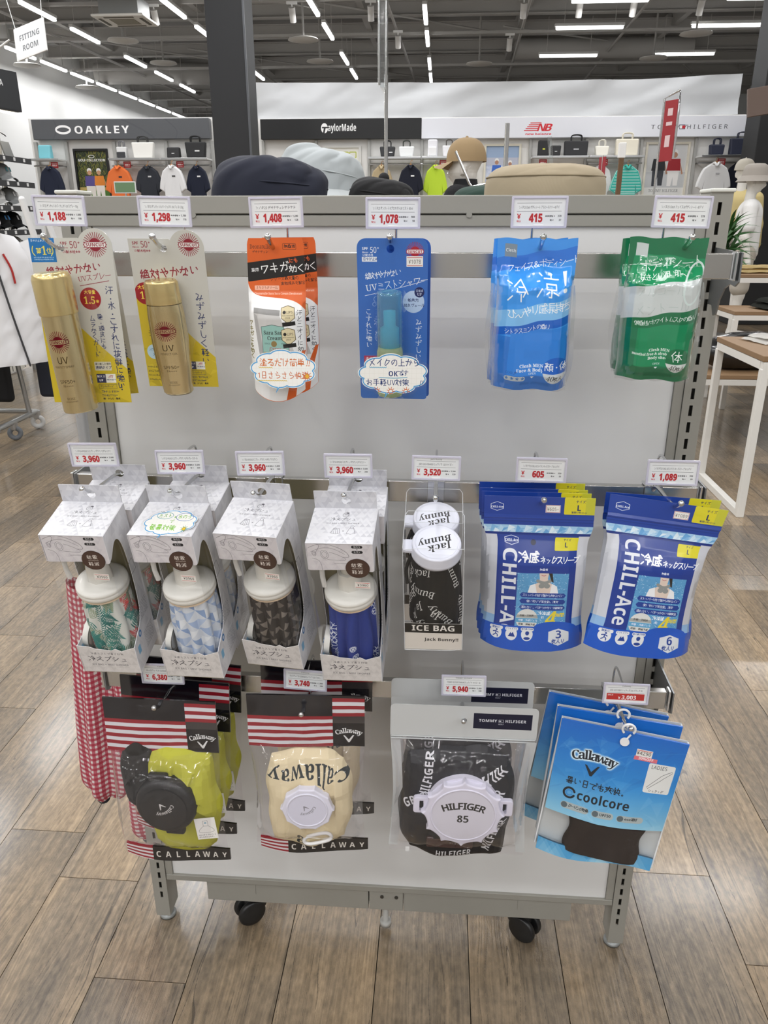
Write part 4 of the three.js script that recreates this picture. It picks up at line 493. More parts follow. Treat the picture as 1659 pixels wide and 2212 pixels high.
{ const o = thing('wire_display_arm', 'thin clear display arm with bent chrome wire before the black mannequin', 'display arm', [0.155, 0, -0.9]); part(o, 'wire', poly([[-0.05, 1.49, 0], [-0.01, 1.41, 0], [0.06, 1.425, 0], [0.14, 1.42, 0]], 0.003), chrome); part(o, 'clear_rod', rod([0.17, 1.52, 0], [0.19, 1.38, 0], 0.005), acrylic); part(o, 'post', rod([0.05, 0.01, 0], [0.05, 1.42, 0], 0.004), chrome); part(o, 'foot', cyl(0.08, 0.08, 0.012, 20, 0.05, 0.006, 0), steel); }
// ---------- the display rack ----------
const rack = thing('display_rack', 'grey metal display rack with white panel on casters', 'display rack');
{
  const slotTop = 1.3579, cx = 0.4488, hw = 0.01425;
  const up = (s) => {
    const o = new THREE.Shape([[-hw, 0.02], [hw, 0.02], [hw, 1.37], [-hw, 1.37]].map((p) => new THREE.Vector2(...p)));
    for (let k = 0; k < 52; k++) { const y1 = slotTop - k * 0.025, y0 = y1 - 0.016, xs = -s * 0.0016; o.holes.push(new THREE.Path([[xs - 0.0026, y0], [xs - 0.0026, y1], [xs + 0.0026, y1], [xs + 0.0026, y0]].map((p) => new THREE.Vector2(...p)))); }
    return merge([new THREE.ExtrudeGeometry(o, { depth: 0.002, bevelEnabled: false }).translate(0, 0, -0.002), box(0.002, 1.35, 0.044, -hw + 0.001, 0.695, -0.024), box(0.002, 1.35, 0.044, hw - 0.001, 0.695, -0.024), box(2 * hw, 1.35, 0.002, 0, 0.695, -0.046)]);
  };
  for (const s of [-1, 1]) {
    part(rack, 'upright', up(s), rackGrey, [s * cx, 0, 0]);
    part(rack, 'upright_cap', rbox(0.033, 0.005, 0.052, 0.002, s * cx, 1.3725, -0.023), std(0xdcdcd4, 0.5));
    const ft = part(rack, 'levelling_foot', lathe([[0, 0.024], [0.01, 0.024], [0.01, 0.009], [0.0145, 0.008], [0.0165, 0.004], [0.0165, 0], [0, 0]], 28), std(0x9a9d9c, 0.35, 0.5), [s * cx, 0, -0.022]);
    part(rack, 'edge_strip', rbox(0.0135, 1.2, 0.02, 0.0006, s * 0.4272, 0.727, -0.0125), rackGrey);
  }
  part(rack, 'back_panel', box(0.84, 1.204, 0.02, 0, 0.727, -0.0165), rackWhite);
  part(rack, 'header', rbox(0.868, 0.0235, 0.046, 0.0015, 0, 1.3555, -0.023), rackGrey); part(rack, 'header_lower', rbox(0.868, 0.0145, 0.044, 0.0012, 0, 1.3346, -0.0235), rackGrey); part(rack, 'header_core', box(0.86, 0.038, 0.03, 0, 1.347, -0.026), rackGrey);
  for (const x of [-0.27, 0.115]) part(rack, 'header_tab', cyl(0.004, 0.004, 0.002, 16, 0, 0, 0).rotateX(Math.PI / 2), rackGrey, [x, 1.3425, -0.0008]);
  part(rack, 'bottom_beam', rbox(0.867, 0.013, 0.044, 0.001, 0, 0.1205, -0.023), rackGrey);
  part(rack, 'base_plate', rbox(0.322, 0.05, 0.03, 0.001, -0.194, 0.0885, -0.021), rackGrey); part(rack, 'base_plate', rbox(0.322, 0.05, 0.03, 0.001, 0.198, 0.0885, -0.021), rackGrey); part(rack, 'base_centre_plate', rbox(0.066, 0.048, 0.034, 0.001, 0.002, 0.0895, -0.021), rackGrey);
  for (const x of [-0.006, 0.022]) part(rack, 'screw', cyl(0.0035, 0.0035, 0.003, 14).rotateX(Math.PI / 2), std(0x55534f, 0.4, 0.8), [x, 0.1, -0.0035]);
  part(rack, 'centre_glide', lathe([[0, 0.07], [0.006, 0.07], [0.006, 0.012], [0.011, 0.01], [0.012, 0], [0, 0]], 20), std(0xb4b4b0, 0.4), [0.0, 0.012, -0.02]);
  for (const s of [-1, 1]) for (const z of [-0.026, -0.42]) {
    const c = new THREE.Group(); c.name = 'caster'; rack.add(c); c.position.set(s * 0.272, 0, z); c.rotation.y = s * 0.95;
    for (const q of [-1, 1]) part(c, 'wheel', lathe([[0, -0.008], [0.012, -0.0085], [0.025, -0.007], [0.028, -0.003], [0.028, 0.003], [0.025, 0.007], [0, 0.0075]], 28).rotateZ(Math.PI / 2), std(0x151516, 0.38), [q * 0.0125 - 0, 0.028, 0.006]);
    part(c, 'hood', rbox(0.036, 0.03, 0.045, 0.012, 0, 0.042, -0.006), std(0x1a1a1b, 0.45)); part(c, 'swivel_stem', cyl(0.006, 0.006, 0.034, 14, 0, 0.066, -0.012), std(0xc9c8c3, 0.35, 0.5));
  }
  for (const s of [-1, 1]) part(rack, 'rear_leg_bar', box(0.03, 0.03, 0.45, s * 0.272, 0.1, -0.23), rackGrey);
  part(rack, 'side_tube', rod([-0.518, 0.7, -0.1], [-0.518, 1.3, -0.1], 0.0125, 20), std(0xb9bcc0, 0.35, 0.5)); for (const y of [0.74, 1.26]) part(rack, 'side_bracket', rod([-0.518, y, -0.1], [-0.45, y, -0.03], 0.006), rackGrey);
  part(rack, 'rear_shelf', rbox(0.84, 0.014, 0.32, 0.002, 0, 1.336, -0.22), rackGrey);
}
// hook rails: flat bar on two slotted brackets
const RAIL = [1.297, 0.99, 0.659];
const brushed = std(0xc6c5c2, 0.22, 1);
['top', 'middle', 'bottom'].forEach((n, i) => {
  const o = thing('hook_rail', n + ' chrome hook rail across the white panel', 'rail', [0, RAIL[i], 0], [0, 0, 0], 'hook rails');
  part(o, 'bar', rbox(0.888, 0.031, 0.012, 0.0012, -0.004, -0.0155, 0.094), brushed);
  for (const s of [-1, 1]) {
    const g = plate([[0.002, 0.004], [0.104, 0.001], [0.106, -0.034], [0.096, -0.04], [0.078, -0.038], [0.06, -0.045], [0.047, -0.06], [0.04, -0.08], [0.03, -0.083], [0.02, -0.07], [0.004, -0.07]], 0.0022).rotateY(-Math.PI / 2);
    part(o, 'bracket', g, std(0x8b8e90, 0.3, 0.85), [s * 0.4472 + 0.001, 0, 0]);
    part(o, 'end_cap', rbox(0.004, 0.035, 0.016, 0.001, s > 0 ? 0.4445 : -0.45, -0.0155, 0.094), chrome);
  }
});
// hooks: clip, straight prong with a raised ball tip, tag wire
const HX = [[-0.378, -0.25, -0.117, 0.021, 0.19, 0.35], [-0.376, -0.26, -0.152, -0.0365, 0.079, 0.213, 0.379], [-0.317, -0.1035, 0.126, 0.3555]];
const holds = [['the gold sun spray pack', 'the gold sun gel pack', 'the orange deodorant packs', 'the blue mist pack', 'the blue sheet pouch', 'the green sheet pouch'], ['the leaf pattern boxes', 'the pale blue pattern boxes', 'the dark grey pattern box', 'the snowflake pattern boxes', 'the clear ice bag boxes', 'the four neck sleeve pouches', 'the two neck sleeve pouches'], ['the yellow ice bags', 'the cream ice bags', 'the white lid ice bags', 'the blue arm cover pouches']];
let hookProto;
HX.forEach((row, r) => row.forEach((x, k) => {
  const lab = 'chrome peg hook carrying ' + holds[r][k];
  if (hookProto) { copy(hookProto, lab, [x, RAIL[r], 0]); return; }
  const o = hookProto = thing('peg_hook', lab, 'hook', [x, RAIL[r], 0], [0, 0, 0], 'chrome peg hooks');
  part(o, 'clip', merge([rbox(0.024, 0.003, 0.024, 0.001, 0, 0.0022, 0.095), rbox(0.024, 0.034, 0.0025, 0.001, 0, -0.014, 0.1018), rbox(0.024, 0.012, 0.0025, 0.001, 0, -0.004, 0.086)]), chrome);
  part(o, 'prong', tube([[0, -0.004, 0.102], [0, 0.004, 0.112], [0, 0.007, 0.13], [0, 0.0075, 0.19], [0, 0.009, 0.2], [0, 0.014, 0.213], [0, 0.0205, 0.2245]], 0.0028, 40, 10, false, 0.4), chrome);
  part(o, 'ball_tip', sph(0.0039, 0, 0.021, 0.225, 14), chrome);
  part(o, 'tag_wire', tube([[0.0, 0.0, 0.1035], [0.0, 0.02, 0.105], [0.0, 0.042, 0.107], [0, 0.05, 0.114], [0, 0.052, 0.13], [0, 0.05, 0.1645]], 0.0016, 40, 8, false, 0.3), chrome);
}));
// price tags
const T = [
  ['', 'ソノタ25 サンカットR パーフェクトUV スプレー 90g', '1,188', '1,080', '108'], ['', 'ソノタ25 サンカットR パーフェクトUV ジェル 120g', '1,298', '1,180', '118'], ['', 'ソノタ25 デオナチュレサラサラ', '1,408', '1,280', '128'], ['', 'ソノタ25 サンカットR プロテクトUV ミスト 60ml', '1,078', '980', '98'], ['', 'ソノタ25 Clesh ボディシート アルコールフリー40マイ', '415', '378', '37'], ['', 'ソノタ25 Clesh フェイス&ボディシート 40マイ', '415', '378', '37'],
  ['', 'ソノタ24 HPUSH2 ヒエプシュ ボウケンモデル ハワイ', '3,960', '3,600', '360'], ['', 'ソノタ25 HPUSH2 ヒエプシュ ボウケンモデル グレースケール', '3,960', '3,600', '360'], ['', 'ソノタ24 HPUSH2 ヒエプシュ ボウケンモデル アナログバン', '3,960', '3,600', '360'], ['', 'ソノタ24 HPUSH2 ヒエプシュ ボウケンモデル スノー', '3,960', '3,600', '360'], ['Jack Bunny', 'JB25 262-6984406 ヒョウノウ 120 ネイビー', '3,520', '3,200', '320'], ['', 'ソノタラウ25 CHILL ACE レイカンネックスリーブ SU L 3マイ', '605', '550', '55'], ['', 'ソノタラウ25 CHILL ACE レイカンネックスリーブ SU L 6マイ', '1,089', '990', '99'],
  ['Callaway', 'キャロウェイ25 C2598404 ヒョウノウ', '6,380', '5,800', '580'], ['Callaway', 'キャロウェイ25 C2598404 ヒョウノウ 030 イエロー', '3,740', '3,400', '340'], ['TOMMY HILFIGER', 'TOMMY HILFIGER THMG4FE ヒョウノウ ネイビー 30', '5,940', '5,400', '540'], ['Callaway', '25SS C22199801 シュラッグ 010 ブラック FR', '3,003', '', '']];
const tagTex = canvas(2048, 576, (x) => T.forEach((t, i) => {
  const X = (i % 6) * 340, Y = Math.floor(i / 6) * 190, W = 336, H = 186; x.save(); x.translate(X, Y); rect(x, '#eef0f0', 0, 0, 340, 190);
  if (t[0]) txt(x, t[0], W / 2, 26, '17px sans-serif', '#444', 'center', t[0].length > 12 ? 0.95 : 1);
  rect(x, '#55565a', 26, 36, W - 52, 2); rect(x, '#55565a', 26, 88, W - 52, 2);
  let n = 0; for (const ch of t[1]) n += wide(ch) ? 1 : 0.55; const s = 21, k = Math.min(1, (W - 70) / (n * s)); write(x, t[1], W / 2, 53, s, { color: '#3a3a3c', align: 'center', w: 0.075, sx: k });
  if (i === 16) { rect(x, '#c43a34', 22, 96, W - 44, 66); txt(x, 'SALE', 30, 120, 'bold 19px sans-serif', '#f3e4e2'); txt(x, '¥', 112, 152, 'bold 32px sans-serif', '#fff'); txt(x, t[2], 138, 154, 'bold 54px sans-serif', '#fff', 'left', 0.85); }
  else { txt(x, '¥', 28, 138, 'bold 46px sans-serif', '#bf2b30'); write(x, '税込', 28, 146, 14, { color: '#bf2b30', w: 0.11 });
    x.save(); x.translate(t[2].length > 4 ? 142 : 150, 158); x.scale(t[2].length > 4 ? 0.72 : 0.74, 1.06); x.font = 'bold 70px sans-serif'; x.fillStyle = '#bf2b30'; x.strokeStyle = '#bf2b30'; x.lineWidth = 4; x.textAlign = 'center'; x.fillText(t[2], 0, 0); x.strokeText(t[2], 0, 0); x.restore();
    write(x, '本体価格', 208, 114, 12.5, { color: '#2c2c2e', w: 0.12 }); txt(x, '¥', 262, 125, 'bold 13px sans-serif', '#2c2c2e'); txt(x, t[3], 312, 126, 'bold 17px sans-serif', '#2c2c2e', 'right', 0.85); write(x, '税', 240, 140, 12.5, { color: '#2c2c2e', w: 0.12 }); txt(x, '¥', 256, 151, 'bold 13px sans-serif', '#2c2c2e'); txt(x, t[4], 312, 152, 'bold 17px sans-serif', '#2c2c2e', 'right', 0.85); }
  x.restore();
}));
const cardMat = new THREE.MeshStandardMaterial({ map: tagTex, roughness: 0.5 });
const tagFrame = phys(0xe9e7f4, 0.18, { transmission: 0.35, thickness: 0, ior: 1.45 }), tagBack = std(0xeeeef0, 0.5);
const TP = [[-0.382, 1.363, 0.169, 0.06, 0.017, -0.019], [-0.253, 1.362, 0.168, 0.06, 0.025, -0.018], [-0.118, 1.361, 0.169, 0.06, 0.03, 0.01], [0.021, 1.36, 0.173, 0.06, 0.01, -0.004], [0.19, 1.361, 0.172, 0.06, -0.017, 0.004], [0.351, 1.361, 0.173, 0.06, -0.08, -0.012], [-0.379, 1.058, 0.176, 0.17, 0.08, -0.016], [-0.262, 1.05, 0.174, 0.13, 0.1, -0.02], [-0.153, 1.052, 0.178, 0.12, 0.05, 0.008], [-0.037, 1.049, 0.172, 0.15, 0.024, -0.002], [0.079, 1.048, 0.17, 0.14, 0.01, -0.014], [0.213, 1.052, 0.182, 0.15, -0.06, 0.02], [0.381, 1.049, 0.17, 0.08, -0.083, 0.031], [-0.317, 0.725, 0.182, 0.055, 0.026, -0.016], [-0.104, 0.722, 0.178, 0.03, -0.02, -0.04], [0.126, 0.726, 0.182, 0.03, 0, 0.012], [0.356, 0.722, 0.18, 0.05, -0.03, 0.016]];
const holderG = plate(rrect(-0.0318, -0.034, 0.0318, 0, 0.0012), 0.0024, null, [[[-0.0295, -0.0318], [-0.0295, -0.002], [0.0295, -0.002], [0.0295, -0.0318]]], 0.0003), plateBack = box(0.0625, 0.033, 0.0008, 0, -0.017, -0.0022), clipG = merge([rbox(0.012, 0.005, 0.004, 0.001, 0, -0.0325, -0.003), rbox(0.01, 0.012, 0.004, 0.001, 0, -0.012, -0.004)]);
TP.forEach((p, i) => {
  const o = thing('price_tag', 'price tag reading ¥' + T[i][2] + ' above ' + [].concat(...holds)[i].replace('the ', 'the '), 'price tag', p.slice(0, 3), p.slice(3), 'price tags');
  const g = new THREE.PlaneGeometry(0.0592, 0.0302).translate(0, -0.0169, -0.0014), u = g.attributes.uv; for (let k = 0; k < 4; k++) { const cx = (i % 6) * 340, cy = Math.floor(i / 6) * 190; u.setXY(k, (cx + 4 + u.getX(k) * 330) / 2048, 1 - (cy + 4 + (1 - u.getY(k)) * 180) / 576); }
  part(o, 'card', g, cardMat); part(o, 'frame', holderG, tagFrame); part(o, 'backing', plateBack, tagBack); part(o, 'clip', clipG, plastic);
});
// ---------- top row products ----------
const glossPrint = (map) => printed(map, 0.3, { clearcoat: 0.35, clearcoatRoughness: 0.2 });
function sunburst(x, cx, cy, r, col, bg, word = true) {
  x.strokeStyle = col; x.lineWidth = r * 0.055; for (let k = 0; k < 30; k++) { const a = k * Math.PI / 15; x.beginPath(); x.moveTo(cx + Math.cos(a) * r * 0.4, cy + Math.sin(a) * r * 0.4); x.lineTo(cx + Math.cos(a) * r, cy + Math.sin(a) * r); x.stroke(); }
  disc(x, col, cx, cy, r * 0.52); rr2(x, bg, cx - r * 0.95, cy - r * 0.22, r * 1.9, r * 0.44, r * 0.22, col, r * 0.06); if (word) txt(x, 'SUNCUT', cx, cy + r * 0.14, `bold ${r * 0.4}px sans-serif`, col, 'center', 1.05);
}
const spf = (x, px, py, s, col) => { txt(x, 'SPF', px, py, `bold ${s * 0.62}px sans-serif`, col, 'left', 0.95); txt(x, 'PA++++', px + 2, py + s * 0.48, `bold ${s * 0.36}px sans-serif`, col, 'left', 0.8); txt(x, '50', px + s * 1.28, py + s * 0.42, `${s * 1.25}px sans-serif`, col, 'left', 0.8); txt(x, '+', px + s * 2.45, py - s * 0.1, `bold ${s * 0.6}px sans-serif`, col); };
const BUR = '#8c1d2f', NAVY = '#1d2a5c';
function sunCard(kind) {
  return canvas(600, 1245, (x, W, H) => {
    rect(x, '#c9c8c0', 0, 0, W, H); shape(x, '#cdb62a', [[0, 470], [60, 560], [180, 640], [300, 695], [430, 830], [600, 990], [600, H], [0, H]]);
    for (let k = 0; k < 26; k++) { const a = rr(0, 600), b = rr(900, 1245); shape(x, ['rgba(225,205,60,.5)', 'rgba(170,150,20,.45)', 'rgba(200,180,40,.5)'][k % 3], [[a, b], [a + rr(-90, 90), b + rr(20, 110)], [a + rr(-60, 140), b + rr(-20, 60)]]); }
    sunburst(x, 480, 110, 84, BUR, '#e4e3de');
    if (kind === 'spray') {
      rect(x, '#2272b4', 0, 58, 186, 168); write(x, '日やけ止めスプレー', 14, 72, 17, { color: '#fff' }); txt(x, '1', 84, 176, 'bold 84px serif', '#f3df5a', 'left', 0.8); write(x, '第', 46, 130, 40, { color: '#f3df5a', w: 0.12 }); write(x, '位', 122, 130, 40, { color: '#f3df5a', w: 0.12 }); for (const s of [-1, 1]) curve(x, [[92 + s * 68, 118], [92 + s * 82, 150], [92 + s * 60, 182]], '#f3df5a', 6); squiggle(x, 22, 190, 140, 9, '#cfe2f2', 1.4); squiggle(x, 22, 204, 140, 9, '#cfe2f2', 1.4);
      spf(x, 226, 112, 52, BUR); write(x, 'UV耐水性', 236, 146, 22, { color: BUR, w: 0.12 }); txt(x, '**', 330, 174, 'bold 34px sans-serif', BUR);
      write(x, '絶対やかない', 96, 262, 66, { color: BUR, w: 0.105, rot: -0.09, gap: 1.04 }); write(x, 'UVスプレー', 318, 322, 46, { color: BUR, w: 0.07, rot: -0.12, font: 'serif' }); curve(x, [[330, 390], [430, 374], [546, 356]], BUR, 4);
      disc(x, '#9e1b28', 392, 480, 78); write(x, '大容量', 352, 420, 28, { color: '#f3df5a', w: 0.12 }); txt(x, '1.5', 384, 516, 'bold 72px serif', '#f3df5a', 'center', 0.85); write(x, '倍', 432, 488, 22, { color: '#f3df5a', w: 0.14 });
      write(x, '汗・水・こすれに抜群に強い', 512, 392, 60, { color: NAVY, w: 0.085, vertical: true, gap: 1.0 }); txt(x, '!', 530, 1150, 'bold 64px sans-serif', NAVY); write(x, '髪・頭皮にも', 424, 590, 43, { color: NAVY, w: 0.09, vertical: true }); write(x, 'ムラなくガード', 366, 600, 43, { color: NAVY, w: 0.09, vertical: true });
      rr2(x, '#d9d6c6', 352, 936, 128, 66, 6); write(x, '塗り直しに便利', 358, 944, 17, { color: '#333', w: 0.1 }); write(x, '透明タイプ', 360, 968, 24, { color: NAVY, w: 0.11 });
    } else {
      spf(x, 30, 112, 52, BUR); write(x, 'UV耐水性', 40, 146, 22, { color: BUR, w: 0.12 }); txt(x, '**', 134, 174, 'bold 34px sans-serif', BUR); write(x, '絶対やかない', 60, 300, 78, { color: BUR, w: 0.105, rot: -0.09, gap: 1.04 });
      disc(x, '#9e1b28', 80, 480, 86); write(x, '大容量', 24, 416, 34, { color: '#f3df5a', w: 0.12 }); txt(x, '1.5', 84, 524, 'bold 84px serif', '#f3df5a', 'center', 0.85);
      write(x, 'UVジェル', 60, 640, 52, { color: '#3a3a2a', w: 0.08, vertical: true, gap: 1.25 }); disc(x, '#bcd9ea', 86, 950, 62); write(x, 'パシャ', 46, 920, 26, { color: '#235a8c', w: 0.1 }); write(x, '水', 70, 950, 40, { color: '#235a8c', w: 0.1 });
      write(x, 'みずみずしく軽い', 486, 470, 66, { color: NAVY, w: 0.085, vertical: true, gap: 1.13 }); for (let k = 0; k < 4; k++) squiggle(x, 10, 1070 + k * 36, 130, 17, '#3a3a2a', 2);
    }
    rect(x, NAVY, 356, 1028, 70, 66); write(x, '耐久力', 362, 1036, 20, { color: '#fff', w: 0.11 }); txt(x, 'UP', 372, 1084, 'bold 24px sans-serif', '#fff'); rect(x, '#efefe8', 426, 1028, 76, 66); squiggle(x, 432, 1066, 64, 12, NAVY, 1.6); for (let k = 0; k < 5; k++) curve(x, [[446 + k * 8, 1058], [452 + k * 7, 1044], [468 + k * 4, 1038]], '#a23', 2);
    rr2(x, null, 366, 1106, 136, 34, 3, NAVY, 2); write(x, 'アレルガード機能', 374, 1114, 17, { color: NAVY, w: 0.1 }); squiggle(x, 380, 1154, 120, 18, NAVY, 2); squiggle(x, 380, 1184, 120, 16, NAVY, 2); write(x, '顔・からだ・髪用', 386, 1208, 16, { color: '#222', w: 0.14 });
  });
}
const gold = std(0xd8bd74, 0.3, 0.85), goldSoft = std(0xdcc78e, 0.24, 0.75);
const goldPrint = (kind) => { const t = canvas(1024, 936, (x) => { rect(x, '#d8c79a', 0, 0, 1024, 936); const c = 512; sunburst(x, c, 250, 100, '#8c2433', '#d8c79c'); txt(x, 'UV', c, 450, '88px sans-serif', '#4d3f22', 'center'); txt(x, kind === 'spray' ? 'PERFECT SPRAY' : 'PERFECT GEL', c, 492, '28px sans-serif', '#5d4d2c', 'center'); txt(x, 'SPF50+', c, 640, '48px sans-serif', '#4d3f22', 'center'); txt(x, 'PA++++', c, 676, '30px sans-serif', '#5d4d2c', 'center'); txt(x, 'KOSE', c, 800, '32px serif', '#5d4d2c', 'center'); txt(x, 'COSMEPORT', c, 824, '20px serif', '#5d4d2c', 'center'); }); return new THREE.MeshStandardMaterial({ map: t, roughness: 0.2, metalness: 0.88 }); };
function earCard(w, h, ex, ey, er) { const s = new THREE.Shape(); s.moveTo(-w / 2, 0); s.lineTo(ex - er, 0); s.absarc(ex, ey, er, Math.PI * 0.86, 0, true); s.lineTo(w / 2, -h); s.lineTo(-w / 2, -h); s.closePath(); return s; }
function sunPack(label, pos, rot, kind) {
  const o = thing(kind === 'spray' ? 'spray_pack' : 'gel_pack', label, 'sunscreen', pos, rot, kind === 'spray' ? 'sun spray packs' : undefined);
  const spray = kind === 'spray', w = spray ? 0.099 : 0.089, h = spray ? 0.197 : 0.182;
  const c = part(o, 'card', plate(earCard(w, h, w / 2 - 0.0205, -0.01, 0.0205), 0.0007, [-w / 2, -h, w / 2, 0.0105], [circlePath(spray ? -0.012 : -0.004, -0.011, 0.0045)]), glossPrint(sunCard(kind)));
  const pc = new THREE.Group(); pc.name = spray ? 'spray_can' : 'gel_bottle'; o.add(pc);
  if (spray) {
    pc.position.set(-0.0055, -0.2005, 0.0245); pc.rotation.set(0.02, 0, 0.07);
    part(pc, 'can_body', latheY([[0, 0], [0.0195, 0], [0.0205, 0.0015], [0.0205, 0.118]], 48, 0, 0.118).rotateY(Math.PI), goldPrint('spray')); part(pc, 'can_cap', lathe([[0.0205, 0.116], [0.0222, 0.117], [0.0222, 0.157], [0.0205, 0.1625], [0.016, 0.1645], [0, 0.165]], 48), goldSoft);
    const r = 0.0236; part(o, 'blister', sheet(24, 8, (u, v) => { const a = (u - 0.5) * Math.PI; return [-0.0055 + Math.sin(a) * r - 0.07 * (-0.2 + (1 - v) * 0.165), -0.208 + (1 - v) * 0.172, 0.0015 + Math.cos(a) * (r + 0.022)]; }), film);
  } else {
    pc.position.set(-0.0015, -0.183, 0.0195); pc.rotation.set(-0.05, 0, 0.05);
    part(pc, 'bottle_body', latheY([[0, 0], [0.016, 0], [0.0185, 0.003], [0.0215, 0.04], [0.0228, 0.07], [0.0222, 0.1], [0.021, 0.111]], 48, 0, 0.111).rotateY(Math.PI).scale(1, 1, 0.72), goldPrint('gel')); part(pc, 'flip_cap', lathe([[0.0205, 0.1115], [0.0215, 0.113], [0.0208, 0.12], [0.0208, 0.122], [0.0202, 0.136], [0.018, 0.139], [0, 0.1395]], 48).scale(1, 1, 0.72), goldSoft);
    part(o, 'blister', sheet(24, 10, (u, v) => { const a = (u - 0.5) * Math.PI, r = 0.0245 - 0.004 * v; return [-0.005 + Math.sin(a) * r + 0.01 * v, -0.039 - v * 0.147, 0.0015 + Math.cos(a) * 0.036]; }), film);
  }
  return o;
}
const sp1 = sunPack('gold sun spray can on a grey card, front pack', [-0.359, 1.316, 0.201], [0.01, 0.033, 0.006], 'spray');
copy(sp1, 'gold sun spray pack tucked behind the front spray pack', [-0.3795, 1.314, 0.153], [0.02, 0.04, 0.06]);
sunPack('gold sun gel bottle on a grey card beside the spray', [-0.244, 1.315, 0.2], [0.16, 0.049, -0.018], 'gel');

// deodorant cream packs: orange card with a white wrapped front
const deoTex = canvas(560, 1400, (x, W, H) => {
  rect(x, '#d9601f', 0, 0, W, H); txt(x, 'Deonatulle', 26, 92, '50px serif', '#2a1a12', 'left', 0.78); write(x, 'デオナチュレ', 50, 108, 26, { color: '#2a1a12', w: 0.09 }); rr2(x, null, 352, 46, 130, 56, 10, '#2a1a12', 3); write(x, '無香料', 366, 54, 36, { color: '#2a1a12', w: 0.1 });
  shape(x, '#171413', [[0, 218], [W, 150], [W, 318], [0, 390]]); write(x, '薬用', 34, 268, 38, { color: '#eee', w: 0.1, rot: -0.1 }); write(x, 'ワキガ', 122, 232, 92, { color: '#f3f3f1', w: 0.1, rot: -0.09 }); write(x, 'にも', 404, 178, 46, { color: '#e4622a', w: 0.12, rot: -0.08 }); write(x, '効く', 404, 236, 78, { color: '#f3f3f1', w: 0.1, rot: -0.06 });
  write(x, 'シリーズ最大量の', 220, 350, 34, { color: '#2a1a12', w: 0.09, rot: -0.05 }); write(x, '有効成分を配合', 320, 390, 34, { color: '#2a1a12', w: 0.09, rot: -0.05 }); rr2(x, '#f3b9a0', 62, 424, 240, 42, 6); write(x, 'さらさらクリーム', 76, 430, 26, { color: '#8c3a1a', w: 0.1 }); txt(x, 'Deonatulle Sara Sara Cream Deodorant', 60, 506, '27px serif', '#f5ddd0', 'left', 0.92);
  x.fillStyle = '#ededec'; x.beginPath(); x.moveTo(0, 380); x.bezierCurveTo(10, 520, 120, 520, 260, 530); x.bezierCurveTo(420, 540, 500, 560, W, 640); x.lineTo(W, H); x.lineTo(0, H); x.fill(); x.strokeStyle = '#d9601f'; x.lineWidth = 5; x.stroke();
  shape(x, '#8f8e8c', [[60, 620], [330, 640], [330, 690], [60, 668]]); shape(x, '#c4c2bf', [[60, 668], [330, 690], [480, 1100], [120, 1100]]); shape(x, '#a9a7a5', [[60, 668], [100, 690], [170, 1100], [120, 1100]]);
  shape(x, '#8fb8ae', [[140, 790], [250, 770], [360, 790], [400, 880], [410, 1060], [150, 1060], [150, 900]], '#3a4a46', 4); txt(x, 'Sara Sara', 268, 860, 'bold 50px serif', '#2a2f2c', 'center', 0.86); txt(x, 'Cream', 270, 910, 'bold 50px serif', '#2a2f2c', 'center', 0.86); txt(x, 'SINCE', 170, 950, '20px serif', '#2a2f2c'); txt(x, '1999', 330, 950, '20px serif', '#2a2f2c'); disc(x, '#8a7244', 264, 946, 28); txt(x, 'Extra', 270, 1010, 'italic 46px serif', '#b23a4a', 'center'); shape(x, '#a8873e', [[160, 1020], [270, 1040], [380, 1020], [380, 1046], [270, 1066], [160, 1046]]);
  for (const [yy, n] of [[600, '2024'], [800, '2023']]) { shape(x, '#d8cba4', [[340, yy + 20], [400, yy], [462, yy + 20], [470, yy + 110], [405, yy + 160], [345, yy + 110]], '#55492c', 5); disc(x, '#201c18', 372, yy + 58, 15); txt(x, 'LIPS', 392, yy + 68, '30px sans-serif', '#2a2318'); txt(x, 'Best Cosmetics', 404, yy + 92, '15px serif', '#2a2318', 'center'); txt(x, n, 404, yy + 114, '20px serif', '#2a2318', 'center'); shape(x, '#191614', [[350, yy + 150], [470, yy + 140], [474, yy + 176], [354, yy + 188]]); }
  write(x, '汗とニオイに効く', 486, 640, 50, { color: '#2c2c2e', w: 0.085, vertical: true, gap: 1.12 }); write(x, 'ワキガにも効く', 6, 730, 50, { color: '#6d6420', w: 0.14, vertical: true, gap: 1.05 }); shape(x, '#d9601f', [[520, 1020], [552, 1016], [470, H], [372, H]]); write(x, 'さらさらクリーム', 60, 1240, 36, { color: '#333', w: 0.09 });
});
function deoPack(label, pos, rot) {
  const o = thing('deodorant_pack', label, 'deodorant', pos, rot, 'orange deodorant packs');
  const f = (u, v) => { const low = THREE.MathUtils.smoothstep(v, 0.33, 0.5), wd = 0.033 + 0.0015 * v * 2 - 0.004 * THREE.MathUtils.smoothstep(v, 0.7, 1), cr = v < 0.05 ? 1 - 0.06 * (1 - v / 0.05) ** 2 : 1, a = (u - 0.5) * 2; return [a * wd * cr * (1 - 0.03 * low), -v * 0.174 - (v > 0.9 ? 0.012 * (1 - a * a) * (v - 0.9) * 10 : 0), 0.026 * low * Math.sqrt(Math.max(0, 1 - a * a * 0.96))]; };
  part(o, 'card', slab(28, 48, f, 0.0008), printed(deoTex, 0.45));
  part(o, 'tube_inside', rbox(0.04, 0.08, 0.01, 0.004, 0.0, -0.115, 0.008, 3), std(0xd9d8d6, 0.4));
  return o;
}
const dp = deoPack('orange deodorant card with white lower wrap, front pack', [-0.114, 1.316, 0.2], [-0.03, 0.034, 0.001]);
copy(dp, 'orange deodorant card tucked behind at the right', [-0.107, 1.316, 0.158], [-0.02, 0.1, 0.01]);

